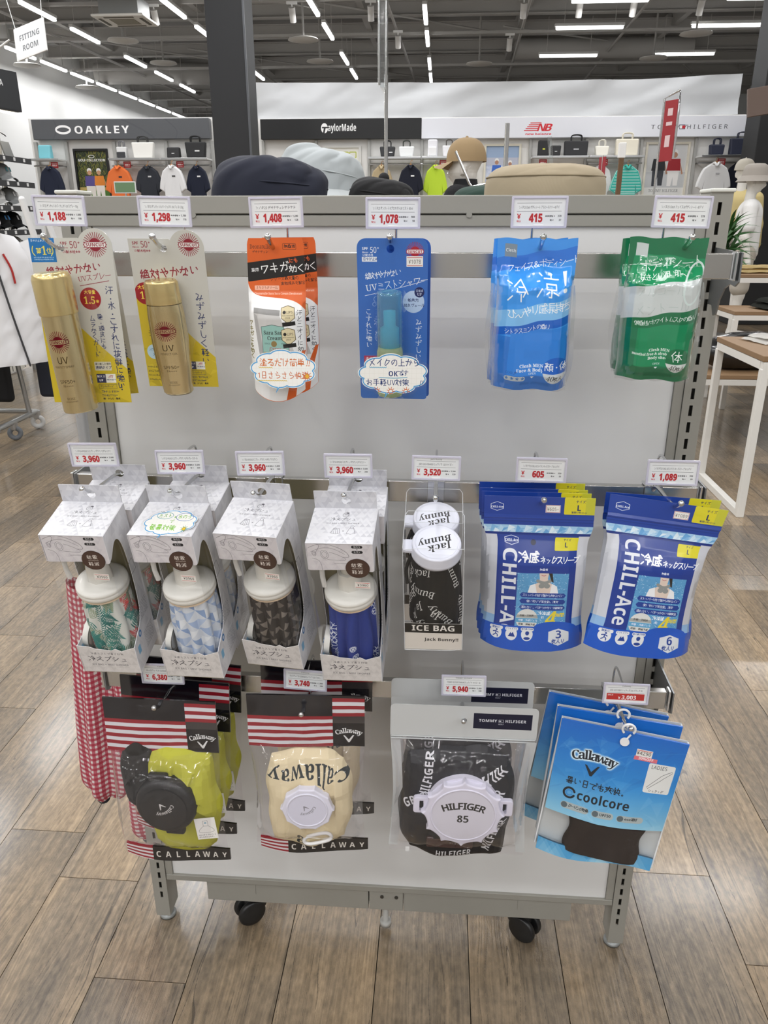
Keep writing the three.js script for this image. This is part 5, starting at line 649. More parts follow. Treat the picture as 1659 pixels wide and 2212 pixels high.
// blue mist pack
const mistTex = canvas(620, 1420, (x, W, H) => {
  rect(x, '#3a6dbd', 0, 0, W, H);
  spf(x, 46, 96, 54, '#f0f4fa'); write(x, 'UV耐水性', 50, 126, 22, { color: '#f0f4fa', w: 0.11 }); rr2(x, '#e7edf5', 44, 152, 132, 40, 3); write(x, '日やけ止め', 54, 158, 26, { color: '#1d3f86', w: 0.11 }); sunburst(x, 508, 108, 78, '#b02536', '#f2f2f2'); rect(x, '#f0eeea', 434, 146, 144, 88); rect(x, '#c43a34', 440, 156, 132, 4); rect(x, '#c43a34', 440, 222, 132, 4); txt(x, '¥1078', 506, 208, '46px monospace', '#55524e', 'center', 0.8);
  write(x, '絶対やかない', 66, 288, 62, { color: '#eef3fa', w: 0.085, rot: -0.13, gap: 0.86 }); write(x, 'UVミストシャワー', 66, 380, 74, { color: '#f2f5fa', w: 0.06, rot: -0.14, font: 'serif', gap: 0.88 }); curve(x, [[64, 480], [300, 430], [590, 352]], '#e6ecf6', 4);
  for (const [a, b, r] of [[168, 510, 26], [146, 554, 16], [180, 850, 34], [80, 1150, 18]]) { x.strokeStyle = 'rgba(220,235,250,.8)'; x.lineWidth = 3; x.beginPath(); x.arc(a, b, r, 0, 7); x.stroke(); }
  disc(x, 'rgba(205,222,242,.85)', 496, 530, 96); disc(x, '#16255e', 548, 448, 44); write(x, '密着感', 516, 424, 22, { color: '#cfd9ec', w: 0.09 }); txt(x, 'UP', 548, 476, '30px serif', '#e6ecf6', 'center'); write(x, '新処方', 446, 500, 32, { color: '#1d2f66', w: 0.1 }); write(x, '耐久ヴェール', 412, 546, 30, { color: '#1d2f66', w: 0.1 });
  write(x, 'こすれに強い', 66, 590, 56, { color: '#f2f5fa', w: 0.08, vertical: true, gap: 1.07 }); write(x, '汗・水', 142, 680, 56, { color: '#f2f5fa', w: 0.08, vertical: true, gap: 1.0 }); write(x, 'みずみずしい瞬', 516, 680, 56, { color: '#f2f5fa', w: 0.08, vertical: true, gap: 1.12 });
  shape(x, '#b02f54', [[40, 1016], [220, 1016], [220, 1080], [40, 1080]]); write(x, '美容液感覚', 54, 1030, 34, { color: '#f4e6ea', w: 0.1 }); rr2(x, '#dfe9f2', 60, 1090, 70, 90, 4); 
});
{ const o = thing('mist_pack', 'blue card with a teal capped mist bottle', 'sunscreen', [0.023, 1.316, 0.219], [0.12, -0.03, 0.006]);
  const s = rrect(-0.0405, -0.188, 0.0405, 0.0005, [0.012, 0.012, 0.004, 0.004]); part(o, 'card', plate(s, 0.0007, [-0.0405, -0.188, 0.0405, 0.0005], [circlePath(-0.002, -0.011, 0.0045)]), glossPrint(mistTex));
  const b = new THREE.Group(); b.name = 'mist_bottle'; o.add(b); b.position.set(-0.002, -0.176, 0.019);
  part(b, 'bottle_body', lathe([[0, 0], [0.0145, 0], [0.0155, 0.003], [0.0155, 0.054], [0.0135, 0.0595]], 40), phys(0xd3e3b4, 0.12, { transmission: 0.6, thickness: 0, clearcoat: 0.5 })); part(b, 'bottle_cap', lathe([[0.0146, 0.0595], [0.0146, 0.118], [0.0135, 0.1215], [0.01, 0.122], [0.0085, 0.119], [0, 0.1185]], 40), phys(0x9bd8ea, 0.1, { transmission: 0.78, thickness: 0, clearcoat: 0.6 })); part(b, 'pump_nozzle', lathe([[0, 0.058], [0.011, 0.058], [0.011, 0.08], [0.007, 0.083], [0.007, 0.1], [0, 0.101]], 28), std(0x8cc9d6, 0.3));
  part(o, 'blister', sheet(24, 8, (u, v) => { const a = (u - 0.5) * Math.PI; return [-0.002 + Math.sin(a) * 0.018, -0.053 - v * 0.128, 0.0012 + Math.cos(a) * 0.0365]; }), film);
  const b2 = solo('spare_card', plate(rrect(-0.0405, -0.188, 0.0405, 0.0005, [0.012, 0.012, 0.004, 0.004]), 0.0007), std(0x2c5fb6, 0.4), 'plain blue card edge just behind the mist pack', 'card', [0.026, 1.3155, 0.2], [0.12, -0.02, 0.004]); }

// speech-bubble cards in clear sleeves
function cloudPts(w, h, grow = 0) {
  const P = [], n = 9; for (let i = 0; i <= 120; i++) { const t = i / 120 * Math.PI * 2, b = Math.abs(Math.sin(t * n / 2 + 0.35)), r = 0.86 + 0.14 * Math.sqrt(b); P.push([Math.cos(t) * (w / 2 * r + grow), Math.sin(t) * (h / 2 * r + grow)]); if (i === 86) P.push([-w * 0.13 - grow, -h * 0.62 - grow]); } return P;
}
const bubbleArt = (draw) => canvas(640, 480, (x) => { rect(x, '#f6f6f2', 0, 0, 640, 480); x.strokeStyle = '#e7e7df'; x.lineWidth = 1.5; for (let k = 0; k < 640; k += 40) { x.beginPath(); x.moveTo(k, 0); x.lineTo(k, 480); x.moveTo(0, k); x.lineTo(640, k); x.stroke(); } const P = cloudPts(600, 330).map(([a, b]) => [320 + a * 0.96, 205 - b * 0.94]); x.strokeStyle = '#4f9fd8'; x.lineWidth = 9; x.beginPath(); P.forEach((p, i) => i ? x.lineTo(...p) : x.moveTo(...p)); x.closePath(); x.stroke(); draw(x); });
const sun = (x, cx, cy, r, c, fill) => { x.strokeStyle = c; x.lineWidth = 5; if (fill) disc(x, fill, cx, cy, r); x.beginPath(); x.arc(cx, cy, r, 0, 7); x.stroke(); for (let k = 0; k < 9; k++) { const a = k * 0.7; x.beginPath(); x.moveTo(cx + Math.cos(a) * r * 1.25, cy + Math.sin(a) * r * 1.25); x.lineTo(cx + Math.cos(a) * r * 2, cy + Math.sin(a) * r * 2); x.stroke(); } };
const wave = (x, x0, x1, y, c) => { const P = []; for (let a = x0; a <= x1; a += 8) P.push([a, y + ((a - x0) / 8 % 2 ? 5 : -5)]); curve(x, P, c, 5); };
const B1 = bubbleArt((x) => { write(x, '塗るだけ簡単', 110, 118, 66, { color: '#d06a2c', w: 0.09 }); txt(x, '!!', 520, 178, 'italic 70px sans-serif', '#d06a2c'); wave(x, 100, 220, 192, '#d8b83a'); write(x, '1日さらさら快適', 84, 226, 60, { color: '#c9622c', w: 0.09 }); wave(x, 84, 350, 300, '#d8b83a'); sun(x, 530, 262, 20, '#c9622c', '#e9b23a'); });
const B2 = bubbleArt((x) => { write(x, 'メイクの上から', 120, 84, 60, { color: '#1d3470', w: 0.09 }); wave(x, 120, 270, 152, '#4aa0c8'); txt(x, 'OK', 280, 222, 'bold 58px sans-serif', '#1d3470'); disc(x, '#1d3470', 400, 206, 8); write(x, 'です', 360, 172, 46, { color: '#1d3470', w: 0.1 }); curve(x, [[200, 232], [320, 240], [440, 230]], '#4aa0c8', 5); write(x, 'お手軽UV対策', 90, 244, 58, { color: '#1d3470', w: 0.09 }); txt(x, '!!', 540, 300, 'italic 64px sans-serif', '#1d3470'); for (const a of [180, 300, 430]) sun(x, a, 345, 17, '#d0622c'); });
const B3 = bubbleArt((x) => { write(x, 'ミスト', 160, 86, 52, { color: '#5f9f3a', w: 0.1 }); x.strokeStyle = '#2f8f9a'; x.lineWidth = 5; x.beginPath(); x.ellipse(232, 112, 92, 44, 0.06, 0, 7); x.stroke(); txt(x, '×', 338, 158, 'bold 60px sans-serif', '#6fae2f'); write(x, '氷のう', 384, 110, 52, { color: '#7fb83a', w: 0.1 }); x.strokeStyle = '#2f5aa8'; x.beginPath(); x.ellipse(462, 140, 98, 50, 0.08, 0, 7); x.stroke(); write(x, 'で', 310, 170, 46, { color: '#6fae2f', w: 0.1 }); write(x, '猛暑対策', 110, 220, 74, { color: '#7cbf3a', w: 0.1, rot: 0.08 }); sun(x, 500, 292, 20, '#5f8f2a', '#f0c23a'); });
function bubble(label, tex, pos, rot, w, h) {
  const o = thing('speech_bubble_card', label, 'pop card', pos, rot, 'handwritten bubble cards');
  part(o, 'paper', plate(cloudPts(w, h), 0.0005, [-w * 0.533, -h * 0.835, w * 0.533, h * 0.62]), new THREE.MeshPhysicalMaterial({ map: tex, roughness: 0.25, clearcoat: 0.5 })); part(o, 'clear_sleeve', plate(cloudPts(w, h, 0.0035), 0.0003).translate(0, 0, -0.0007), film); return o;
}
bubble('handwritten orange bubble card on the deodorant pack', B1, [-0.1005, 1.174, 0.252], [-0.06, 0.03, 0.0], 0.078, 0.046);
bubble('handwritten navy bubble card on the blue mist pack', B2, [0.0275, 1.1725, 0.2655], [0.05, 0.02, 0.0], 0.08, 0.047);

// wet sheet pouches
const cleshTex = (blue) => canvas(640, 1180, (x, W, H) => {
  const a = blue ? '#2f7fd6' : '#157a4e', dk = blue ? '#1f62c4' : '#0f6a40', lt = blue ? '#6fb0ea' : '#c9d0d0';
  rect(x, blue ? '#3f93e6' : '#0f6d44', 0, 0, W, H); 
  if (blue) { shape(x, '#2a74d4', [[0, 150], [W, 60], [W, 170], [0, 260]]); shape(x, '#3d98ee', [[0, 260], [W, 150], [W, 520], [0, 620]]); shape(x, '#7fbdf0', [[0, 560], [W, 440], [W, 590], [0, 690]]); shape(x, dk, [[0, 690], [W, 575], [W, 640], [0, 755]]); rect(x, '#2c74cc', 0, 750, W, 430); shape(x, '#2f80da', [[140, 720], [600, 660], [590, 1060], [120, 1060]]); rect(x, '#7c8c99', 62, 44, 98, 100); txt(x, 'Clesh', 111, 106, '34px sans-serif', '#e8eef2', 'center');
    write(x, 'フェイス&ボディシート', 84, 200, 64, { color: '#e9f2fb', w: 0.07, rot: -0.13, gap: 0.84 }); write(x, '冷', 80, 300, 190, { color: '#f3f8fd', w: 0.055, rot: -0.03 }); write(x, '涼', 320, 262, 200, { color: '#f3f8fd', w: 0.055, rot: -0.03 }); txt(x, '!', 556, 400, 'bold 220px serif', '#f3f8fd', 'center', 0.9); write(x, 'ひんやり感長持ち', 84, 530, 84, { color: '#eef5fc', w: 0.07, rot: -0.14, gap: 0.78 }); write(x, 'シトラスミントの香り', 84, 690, 44, { color: '#e9f2fb', w: 0.075, rot: -0.14, gap: 0.84 });
    txt(x, 'Clesh MEN', 420, 990, 'bold 36px serif', '#eef5fc', 'right'); txt(x, 'Face & Body', 420, 1026, 'bold 36px serif', '#eef5fc', 'right'); disc(x, dk, 520, 1010, 108); x.fillStyle = '#c9d3da'; x.beginPath(); x.arc(520, 1010, 108, 0.25, Math.PI - 0.25); x.fill(); write(x, '顔・体', 432, 944, 74, { color: '#f3f8fd', w: 0.085, gap: 0.82 }); txt(x, '40', 478, 1094, 'italic 58px serif', '#2a2f33', 'center'); write(x, '枚入', 512, 1060, 38, { color: '#2a2f33', w: 0.1 }); rr2(x, '#b9c6d0', 100, 1062, 176, 40, 20); txt(x, '* * * *', 188, 1108, 'bold 56px sans-serif', '#2f6fb8', 'center'); write(x, 'COOL度', 110, 1020, 28, { color: '#1f4f9c', w: 0.1 });
  } else { rect(x, '#0f6d44', 0, 0, W, 260); shape(x, '#1a8a58', [[60, 120], [W, 170], [W, 330], [0, 420]]); shape(x, '#c4cbca', [[0, 420], [W, 320], [W, 560], [0, 690]]); shape(x, dk, [[0, 680], [W, 560], [W, 640], [0, 760]]); rect(x, '#12704a', 0, 745, W, 440); shape(x, '#0e8454', [[150, 740], [600, 680], [590, 1060], [140, 1060]]); rect(x, '#c4ccca', 60, 50, 100, 106);
    write(x, 'ボディシート', 100, 190, 98, { color: '#dfe9e4', w: 0.07, rot: -0.12, gap: 0.9 }); write(x, '拭きとり潤い肌へ', 110, 300, 56, { color: '#e9f1ec', w: 0.09, rot: -0.12, gap: 0.84 }); write(x, 'アルコール', 110, 410, 76, { color: '#aebbb8', w: 0.05, rot: -0.06 }); write(x, 'メントール', 110, 560, 84, { color: '#aab8b5', w: 0.05, rot: -0.14 }); x.strokeStyle = '#cfdedb'; x.lineWidth = 16; x.beginPath(); x.ellipse(560, 360, 72, 170, 0.2, 0, 7); x.stroke(); write(x, '微香性/ホワイトムスクの香り', 110, 682, 44, { color: '#dfe9e4', w: 0.08, rot: -0.14, gap: 0.84 });
    txt(x, 'Clesh MEN', 430, 930, 'bold 32px serif', '#e6efe9', 'right'); txt(x, 'menthol free & alcohol', 440, 964, 'bold 30px serif', '#e6efe9', 'right', 0.92); txt(x, 'Body sheet', 430, 998, 'bold 32px serif', '#e6efe9', 'right'); disc(x, '#0c6a40', 500, 990, 96); x.fillStyle = '#c9d0cd'; x.beginPath(); x.arc(500, 1000, 96, 0.3, Math.PI - 0.3); x.fill(); write(x, '体', 450, 916, 100, { color: '#f0f6f2', w: 0.07 }); txt(x, '40', 470, 1080, 'italic 56px serif', '#2a302d', 'center'); write(x, '枚入', 504, 1048, 36, { color: '#2a302d', w: 0.1 }); }
  txt(x, 'OPEN', 330, blue ? 1050 : 1046, '22px serif', '#dfe8ec', 'center'); shape(x, '#dfe8ec', [[316, 1066], [344, 1066], [330, 1082]]); 
});
function pouch(label, pos, rot, w, h, tex, sd, col) {
  const o = thing('wet_sheet_pouch', label, 'wet sheets', pos, rot, undefined), bul = (v) => THREE.MathUtils.smoothstep(v, 0.17, 0.34) * (1 - 0.25 * THREE.MathUtils.smoothstep(v, 0.9, 1));
  const m = new THREE.MeshPhysicalMaterial({ map: tex, roughness: 0.2, clearcoat: 0.9, clearcoatRoughness: 0.06 });
  const fr = (u, v) => { const a = 2 * u - 1, e = 1 - Math.abs(a) ** 6, r = Math.abs(fbm(u * 7 + sd, v * 5, 3) - 0.47), top = Math.exp(-(((v - 0.27) / 0.1) ** 2)); return [a * w / 2 * (1 + 0.02 * Math.sin(v * 9 + sd)) + 0.0012 * (fbm(v * 9, sd) - 0.5), -v * h + 0.001 * Math.sin(u * 14), 0.034 * bul(v) * e + (0.004 + 0.012 * top) * (0.12 - r) * 1.6 * Math.min(1, v * 6) * e]; };
  part(o, 'front_film', slab(44, 64, fr, (u, v) => 0.0008 + 0.032 * bul(v) * (1 - Math.abs(2 * u - 1) ** 6) * 0.98), m);
  for (const s of [-1, 1]) part(o, 'film_flap', sheet(3, 20, (u, v) => [s * (w / 2 + 0.006 * u * Math.sin(Math.PI * v)), -h * (0.3 + 0.7 * v), 0.002 + 0.012 * Math.sin(v * 9 + s) * u]), filmSoft);
  part(o, 'bottom_seal', sheet(20, 3, (u, v) => [(u - 0.5) * w * 0.98, -h - 0.004 * v + 0.001 * Math.sin(u * 20), 0.004 + 0.004 * Math.sin(u * 9)]), filmSoft); return o;
}
const cb = cleshTex(true), cg = cleshTex(false);
pouch('bright blue wet sheet pouch with white lettering, front', [0.187, 1.316, 0.2], [-0.02, -0.05, -0.004], 0.088, 0.167, cb, 1, 0x3f8fe0); pouch('blue wet sheet pouch mostly hidden behind the front blue pouch', [0.184, 1.315, 0.158], [0, -0.03, 0.006], 0.088, 0.167, cb, 5, 0x3f8fe0);
pouch('dark green wet sheet pouch at the right end, front', [0.333, 1.317, 0.198], [-0.05, -0.2, -0.025], 0.084, 0.155, cg, 3, 0x128050); pouch('green wet sheet pouch peeking out behind the front green pouch', [0.334, 1.315, 0.158], [0, -0.15, 0.0], 0.084, 0.152, cg, 7, 0x128050);
// ---------- middle row: ice bag boxes ----------
const tri = (x, W, H, s, a, b) => { rect(x, a, 0, 0, W, H); for (let j = -1; j * s < H + s; j++) for (let i = -1; i * s < W + s; i++) { const o = (j % 2) * s / 2, q = hash(i * 3 + 1, j * 5 + 2), px = i * s + o, py = j * s * 0.9; if (q < 0.42) shape(x, b[Math.floor(q * 2.3 * b.length) % b.length], [[px, py + s * 0.9], [px + s / 2, py], [px + s, py + s * 0.9]]); else if (q < 0.7) shape(x, b[Math.floor(q * 7) % b.length], [[px, py], [px + s, py], [px + s / 2, py + s * 0.9]]); } };
const GREYS = ['#d2d2d7', '#d9d9de', '#c8c8ce'];
const brandJ = (x, cx, y, s) => { write(x, '冷えプシュ', cx, y, s, { color: '#34323a', w: 0.085, align: 'center', gap: 1.1 }); txt(x, 'ICE BAG + MIST SHOWER', cx, y + s * 1.75, `${s * 0.42}px sans-serif`, '#4a4850', 'center', 1.05); };
const boxTop = canvas(512, 464, (x, W, H) => { tri(x, W, H, 46, '#dfdfe3', GREYS); x.strokeStyle = '#3a3840'; x.lineWidth = 2.5; x.beginPath(); x.ellipse(268, 92, 24, 26, 0, 0, 7); x.stroke(); disc(x, '#55535b', 282, 66, 12, 8); curve(x, [[258, 92], [268, 84], [278, 92]], '#3a3840', 3); write(x, '冷えプシュ', 258, 128, 42, { color: '#34323a', w: 0.08, align: 'center', gap: 1.0 }); txt(x, 'ICE BAG + MIST SHOWER', 258, 212, '22px sans-serif', '#4a4850', 'center', 1.05); shape(x, null, [[178, 330], [196, 268], [236, 268], [250, 330], [214, 342]], '#3a3840', 2.5); for (const a of [200, 214, 228]) curve(x, [[a, 268], [a - 2, 300], [a + 4, 338]], '#3a3840', 1.6); txt(x, '×', 272, 316, '34px sans-serif', '#3a3840', 'center'); shape(x, null, [[300, 334], [318, 268], [352, 268], [368, 334], [332, 344]], '#3a3840', 2.5); shape(x, null, [[322, 268], [324, 250], [346, 250], [348, 268]], '#3a3840', 2.5); curve(x, [[322, 240], [340, 226], [356, 246]], '#3a3840', 2.5); });
const boxFlap = canvas(512, 270, (x, W, H) => { tri(x, W, H, 46, '#dcd8dc', ['#d4d0d5', '#e0dde0']); const c = '#4a474e'; curve(x, [[20, 40], [90, 0], [180, 4], [300, 60], [340, 130], [280, 128]], c, 2.5); curve(x, [[36, 80], [100, 40], [200, 36], [300, 100]], c, 2); for (const [a, b, r] of [[60, 96, 22], [60, 96, 12], [140, 104, 42], [140, 104, 28]]) { x.strokeStyle = c; x.lineWidth = 2; x.beginPath(); x.ellipse(a, b, r * 0.7, r, -0.2, 0, 7); x.stroke(); } curve(x, [[60, 0], [120, 0], [70, 90]], c, 2); curve(x, [[180, 80], [240, 100], [330, 160], [190, 156], [160, 150]], c, 2); curve(x, [[40, 140], [90, 150], [110, 200], [112, 262]], c, 2); curve(x, [[210, 190], [290, 186], [340, 190]], c, 2); rr2(x, '#2a2a2e', 352, 14, 86, 26, 13); write(x, '氷のう', 368, 18, 18, { color: '#eee', w: 0.12 }); txt(x, '+', 395, 58, 'bold 22px sans-serif', '#2a2a2e', 'center'); rr2(x, '#2a2a2e', 352, 64, 86, 26, 13); write(x, 'ミスト', 368, 68, 18, { color: '#eee', w: 0.12 }); });
const boxPocket = canvas(512, 330, (x, W, H) => { tri(x, W, H, 50, '#d9d5d3', ['#d0ccca', '#dedad8']); write(x, '涼感ミストで暑さ対策', 256, 84, 27, { color: '#6a666a', w: 0.085, align: 'center', gap: 1.1 }); brandJ(x, 256, 128, 66); });
const boxSide = canvas(384, 1024, (x, W, H) => { tri(x, W, H, 70, '#e2e2e6', ['#d9d9de', '#e8e8ec']); for (let k = 0; k < 7; k++) squiggle(x, 40, 640 + k * 16, 150, 9, '#77757c', 1.2); shape(x, null, [[60, 420], [90, 330], [140, 330], [170, 420]], '#77757c', 3); disc(x, '#3a78b8', 250, 800, 24); disc(x, '#dfe8f0', 250, 800, 12); rr2(x, '#7fb6da', 290, 850, 46, 60, 8); for (let k = 0; k < 8; k++) squiggle(x, 40, 840 + k * 16, 150, 9, '#77757c', 1.2); });
const boxTab = canvas(512, 168, (x, W, H) => tri(x, W, H, 60, '#cfcfd4', ['#c3c3c9', '#dadade']));
const badgeTex = canvas(256, 256, (x) => { rect(x, '#4d382f', 0, 0, 256, 256); write(x, '結露', 128, 52, 58, { color: '#e9e2da', w: 0.085, align: 'center', gap: 1.1 }); txt(x, 'ANTI-SWEATING', 128, 132, '16px sans-serif', '#d9d0c6', 'center'); write(x, '軽減', 128, 148, 58, { color: '#e9e2da', w: 0.085, align: 'center', gap: 1.1 }); });
const stickTex = (s) => canvas(192, 104, (x) => { rect(x, '#efece6', 0, 0, 192, 104); rect(x, '#c8443e', 8, 14, 176, 6); rect(x, '#c8443e', 8, 86, 176, 6); txt(x, s, 100, 70, 'bold 52px monospace', '#5a5550', 'center', 0.9); });
const st3960 = printed(stickTex('¥3960'), 0.5);
const fab = {
  leaf: canvas(1024, 512, (x) => { rect(x, '#d9dcd6', 0, 0, 1024, 512); for (let k = 0; k < 110; k++) { const a = rr(-60, 1024), b = rr(-60, 512), t = rr(0, 6.3), L = rr(90, 170), c = ['#2f7f78', '#3c8a80', '#2a6f6a', '#9aa88e', '#d8524f', '#7f947c'][k % 6]; x.save(); x.translate(a, b); x.rotate(t); x.strokeStyle = c; x.lineWidth = 4; x.beginPath(); x.moveTo(0, 0); x.lineTo(L, 0); x.stroke(); for (let q = 0; q < 9; q++) for (const s of [-1, 1]) { x.fillStyle = c; x.beginPath(); const u = q * L / 9; x.moveTo(u, 0); x.quadraticCurveTo(u + 18, s * 14, u + 34, s * (40 - q * 2)); x.quadraticCurveTo(u + 8, s * 26, u, 0); x.fill(); } x.restore(); } }),
  pale: canvas(1024, 512, (x) => { rect(x, '#d5dce6', 0, 0, 1024, 512); for (let j = 0; j < 8; j++) for (let i = 0; i < 16; i++) { const a = i * 64, b = j * 64; shape(x, ['#8fa8cf', '#b7c8e2', '#a3b8da', '#e6ebf1'][(i * 3 + j * 5) % 4], (i + j) % 2 ? [[a, b], [a + 64, b], [a, b + 64]] : [[a, b], [a + 64, b + 64], [a + 64, b]]); } }),
  dark: canvas(1024, 512, (x) => { rect(x, '#3a3532', 0, 0, 1024, 512); for (let j = 0; j < 5; j++) for (let i = 0; i < 9; i++) for (let k = 0; k < 3; k++) { const a = i * 120 + (j % 2) * 60, b = j * 110 + 30, t = k * 2.09 + i; shape(x, k % 2 ? '#6a635c' : '#807870', [[a, b], [a + Math.cos(t) * 58, b + Math.sin(t) * 58], [a + Math.cos(t + 0.8) * 58, b + Math.sin(t + 0.8) * 58]]); } }),
  snow: canvas(1024, 512, (x) => { rect(x, '#20398c', 0, 0, 1024, 512); for (let k = 0; k < 26; k++) { const a = (k * 173) % 1024, b = (k * 97) % 512, r = 22 + (k % 3) * 12; x.strokeStyle = '#dfe6f0'; x.lineWidth = 5; for (let q = 0; q < 6; q++) { const t = q * 1.047; x.beginPath(); x.moveTo(a, b); x.lineTo(a + Math.cos(t) * r, b + Math.sin(t) * r); for (const s of [-1, 1]) { x.moveTo(a + Math.cos(t) * r * 0.6, b + Math.sin(t) * r * 0.6); x.lineTo(a + Math.cos(t + s * 0.4) * r * 0.95, b + Math.sin(t + s * 0.4) * r * 0.95); } x.stroke(); } } }),
};
const pleated = (r0, r1, h, pl, dep, sd) => sheet(120, 16, (u, v) => { const a = u * Math.PI * 2 + Math.PI, k = v, r = (r0 + (r1 - r0) * Math.min(1, k * 2.2)) * (1 - 0.1 * THREE.MathUtils.smoothstep(k, 0.8, 1)), f = 1 + dep * (Math.abs(Math.sin(a * pl / 2 + 1.6 * noise(u * 8 + sd, v * 2) + v * 0.9)) - 0.7) * (0.45 + 0.55 * k) + 0.05 * (fbm(u * 6 + sd, v * 3) - 0.5); return [Math.sin(a) * r * f, -k * h, Math.cos(a) * r * f]; });
const BW = 0.083, BD = 0.075, BH = 0.244, kraft = std(0x9f9676, 0.8, 0, { side: THREE.DoubleSide });
const topM = printed(boxTop, 0.45), flapM = printed(boxFlap, 0.45), pocketM = printed(boxPocket, 0.45), sideM = printed(boxSide, 0.45), tabM = printed(boxTab, 0.45);
function iceBox(label, pos, rot, pat, flag = {}) {
  const o = thing('ice_bag_box', label, 'boxed ice bag', pos, rot, 'ice bag boxes'), w = BW / 2;
  part(o, 'back_panel', box(BW, BH, 0.0008, 0, -BH / 2, 0), kraft);
  part(o, 'hang_tab', plate(rrect(-w * 0.98, 0, w * 0.98, 0.027, [0.001, 0.001, 0, 0]), 0.0012, [-w, 0, w, 0.027], [circlePath(0.001, 0.0125, 0.0062)]), tabM);
  part(o, 'top_panel', box(BW, 0.0008, BD, 0, 0, BD / 2), topM);
  part(o, 'front_flap', plate([[-w, 0], [-w, -0.0415], [-w + 0.004, -0.0425], [0.012, -0.041], [w * 0.95, -0.044], [w, -0.043], [w, 0]], 0.0008, [-w, -0.044, w, 0]), flapM, [0, 0, BD]);
  part(o, 'front_pocket', plate([[-w, -BH], [w, -BH], [w, -BH + 0.05], [w - 0.02, -BH + 0.042], [w - 0.028, -BH + 0.0465], [w - 0.034, -BH + 0.043], [-w + 0.026, -BH + 0.0455], [-w + 0.018, -BH + 0.049], [-w, -BH + 0.0505]], 0.0008, [-w, -BH, w, -BH + 0.052]), pocketM, [0, 0, BD]);
  const ss = new THREE.Shape(); ss.moveTo(0, 0); ss.lineTo(BD, 0); ss.lineTo(BD, -0.042); ss.bezierCurveTo(0.062, -0.04, 0.058, -0.024, 0.046, -0.026); ss.bezierCurveTo(0.032, -0.03, 0.028, -0.06, 0.027, -0.1); ss.bezierCurveTo(0.027, -0.15, 0.03, -0.165, 0.042, -0.178); ss.lineTo(BD, -BH + 0.05); ss.lineTo(BD, -BH); ss.lineTo(0, -BH); ss.closePath();
  part(o, 'side_panel', plate(ss, 0.0008, [0, -BH, BD, 0]).rotateY(-Math.PI / 2).scale(1, 1, 1), sideM, [w, 0, 0]);
  part(o, 'side_panel', plate([[0, 0], [BD, 0], [BD, -0.04], [0.02, -0.045], [0.016, -0.19], [BD, -BH + 0.05], [BD, -BH], [0, -BH]], 0.0008, [0, -BH, BD, 0]).rotateY(-Math.PI / 2), sideM, [-w + 0.0008, 0, 0]);
  part(o, 'bottom_panel', box(BW, 0.0008, BD, 0, -BH, BD / 2), kraft);
  part(o, 'window_film', merge([new THREE.PlaneGeometry(BW - 0.002, 0.168).translate(0, -0.118, BD - 0.0016), new THREE.PlaneGeometry(BD - 0.003, 0.18).rotateY(Math.PI / 2).translate(w - 0.0016, -0.115, BD / 2), new THREE.PlaneGeometry(BD - 0.003, 0.16).rotateY(-Math.PI / 2).translate(-w + 0.0018, -0.118, BD / 2)]), film);
  part(o, 'badge', lathe([[0, 0.0008], [0.0152, 0.0008], [0.0152, 0], [0, 0]], 36).rotateX(Math.PI / 2), std(0x4d382f, 0.5), [0.0215, -0.038, BD + 0.0001]); const bg = new THREE.CircleGeometry(0.0148, 36); part(o.children[o.children.length - 1], 'badge_print', bg, printed(badgeTex, 0.5), [0, 0, 0.001]);
  part(o, 'price_sticker', new THREE.PlaneGeometry(0.0195, 0.0105), st3960, [0.026, -0.0655, BD + 0.0006], [0, 0, -0.04]);
  const pl = phys(0xebe9e2, 0.35, { clearcoat: 0.3 }), cx = flag.cx ?? 0.003, cz = 0.038;
  const head = new THREE.Group(); head.name = 'spray_lid'; o.add(head); head.position.set(cx, -0.1, cz); head.rotation.x = 0.05;
  part(head, 'lid_disc', lathe([[0, 0.004], [0.016, 0.004], [0.028, 0.002], [0.0345, -0.001], [0.0355, -0.005], [0.034, -0.0065], [0.0355, -0.008], [0.0355, -0.012], [0.033, -0.016], [0, -0.016]], 56), pl);
  part(head, 'lid_nut', new THREE.CylinderGeometry(0.0155, 0.0175, 0.026, 8).translate(0.0, 0.016, 0), pl); part(head, 'spray_neck', lathe([[0, 0.03], [0.011, 0.03], [0.0095, 0.055], [0.0095, 0.085], [0, 0.085]], 28), pl); part(head, 'spray_head', rbox(0.024, 0.026, 0.05, 0.007, -0.004, 0.08, 0.004, 3), pl);
  part(head, 'trigger', tube([[-0.018, 0.072, 0.012], [-0.028, 0.058, 0.02], [-0.0305, 0.04, 0.022], [-0.0295, 0.02, 0.0215]], 0.0034, 20, 8), phys(0xf2f2f0, 0.3, { transmission: 0.25, thickness: 0 })); part(head, 'trigger_clip', rbox(0.013, 0.01, 0.01, 0.002, -0.022, 0.06, 0.022), phys(0x77b7e0, 0.3, { transmission: 0.4, thickness: 0 }));
  part(o, 'fabric_bag', pleated(0.0305, 0.034, 0.123, 10, 0.32, flag.seed ?? 1), printed(fab[pat], 0.75, { side: THREE.DoubleSide }), [cx, -0.116, cz - 0.002]);
  part(o, 'collar_ring', cyl(0.0322, 0.0322, 0.005, 48, cx, -0.1175, cz), std(0xe3cdb2, 0.6));
  part(o, 'spare_cap', lathe([[0.021, -0.004], [0.021, 0.004], [0.0185, 0.0045], [0.018, 0], [0, 0], [0, -0.003], [0.018, -0.004]], 40).rotateZ(1.45), pl, [-0.0355, -0.2, 0.04]);
  return o;
}
iceBox('boxed ice bag with green leaf fabric, front at far left', [-0.377, 0.984, 0.2], [0.25, 0.002, 0.001], 'leaf', { seed: 1 });
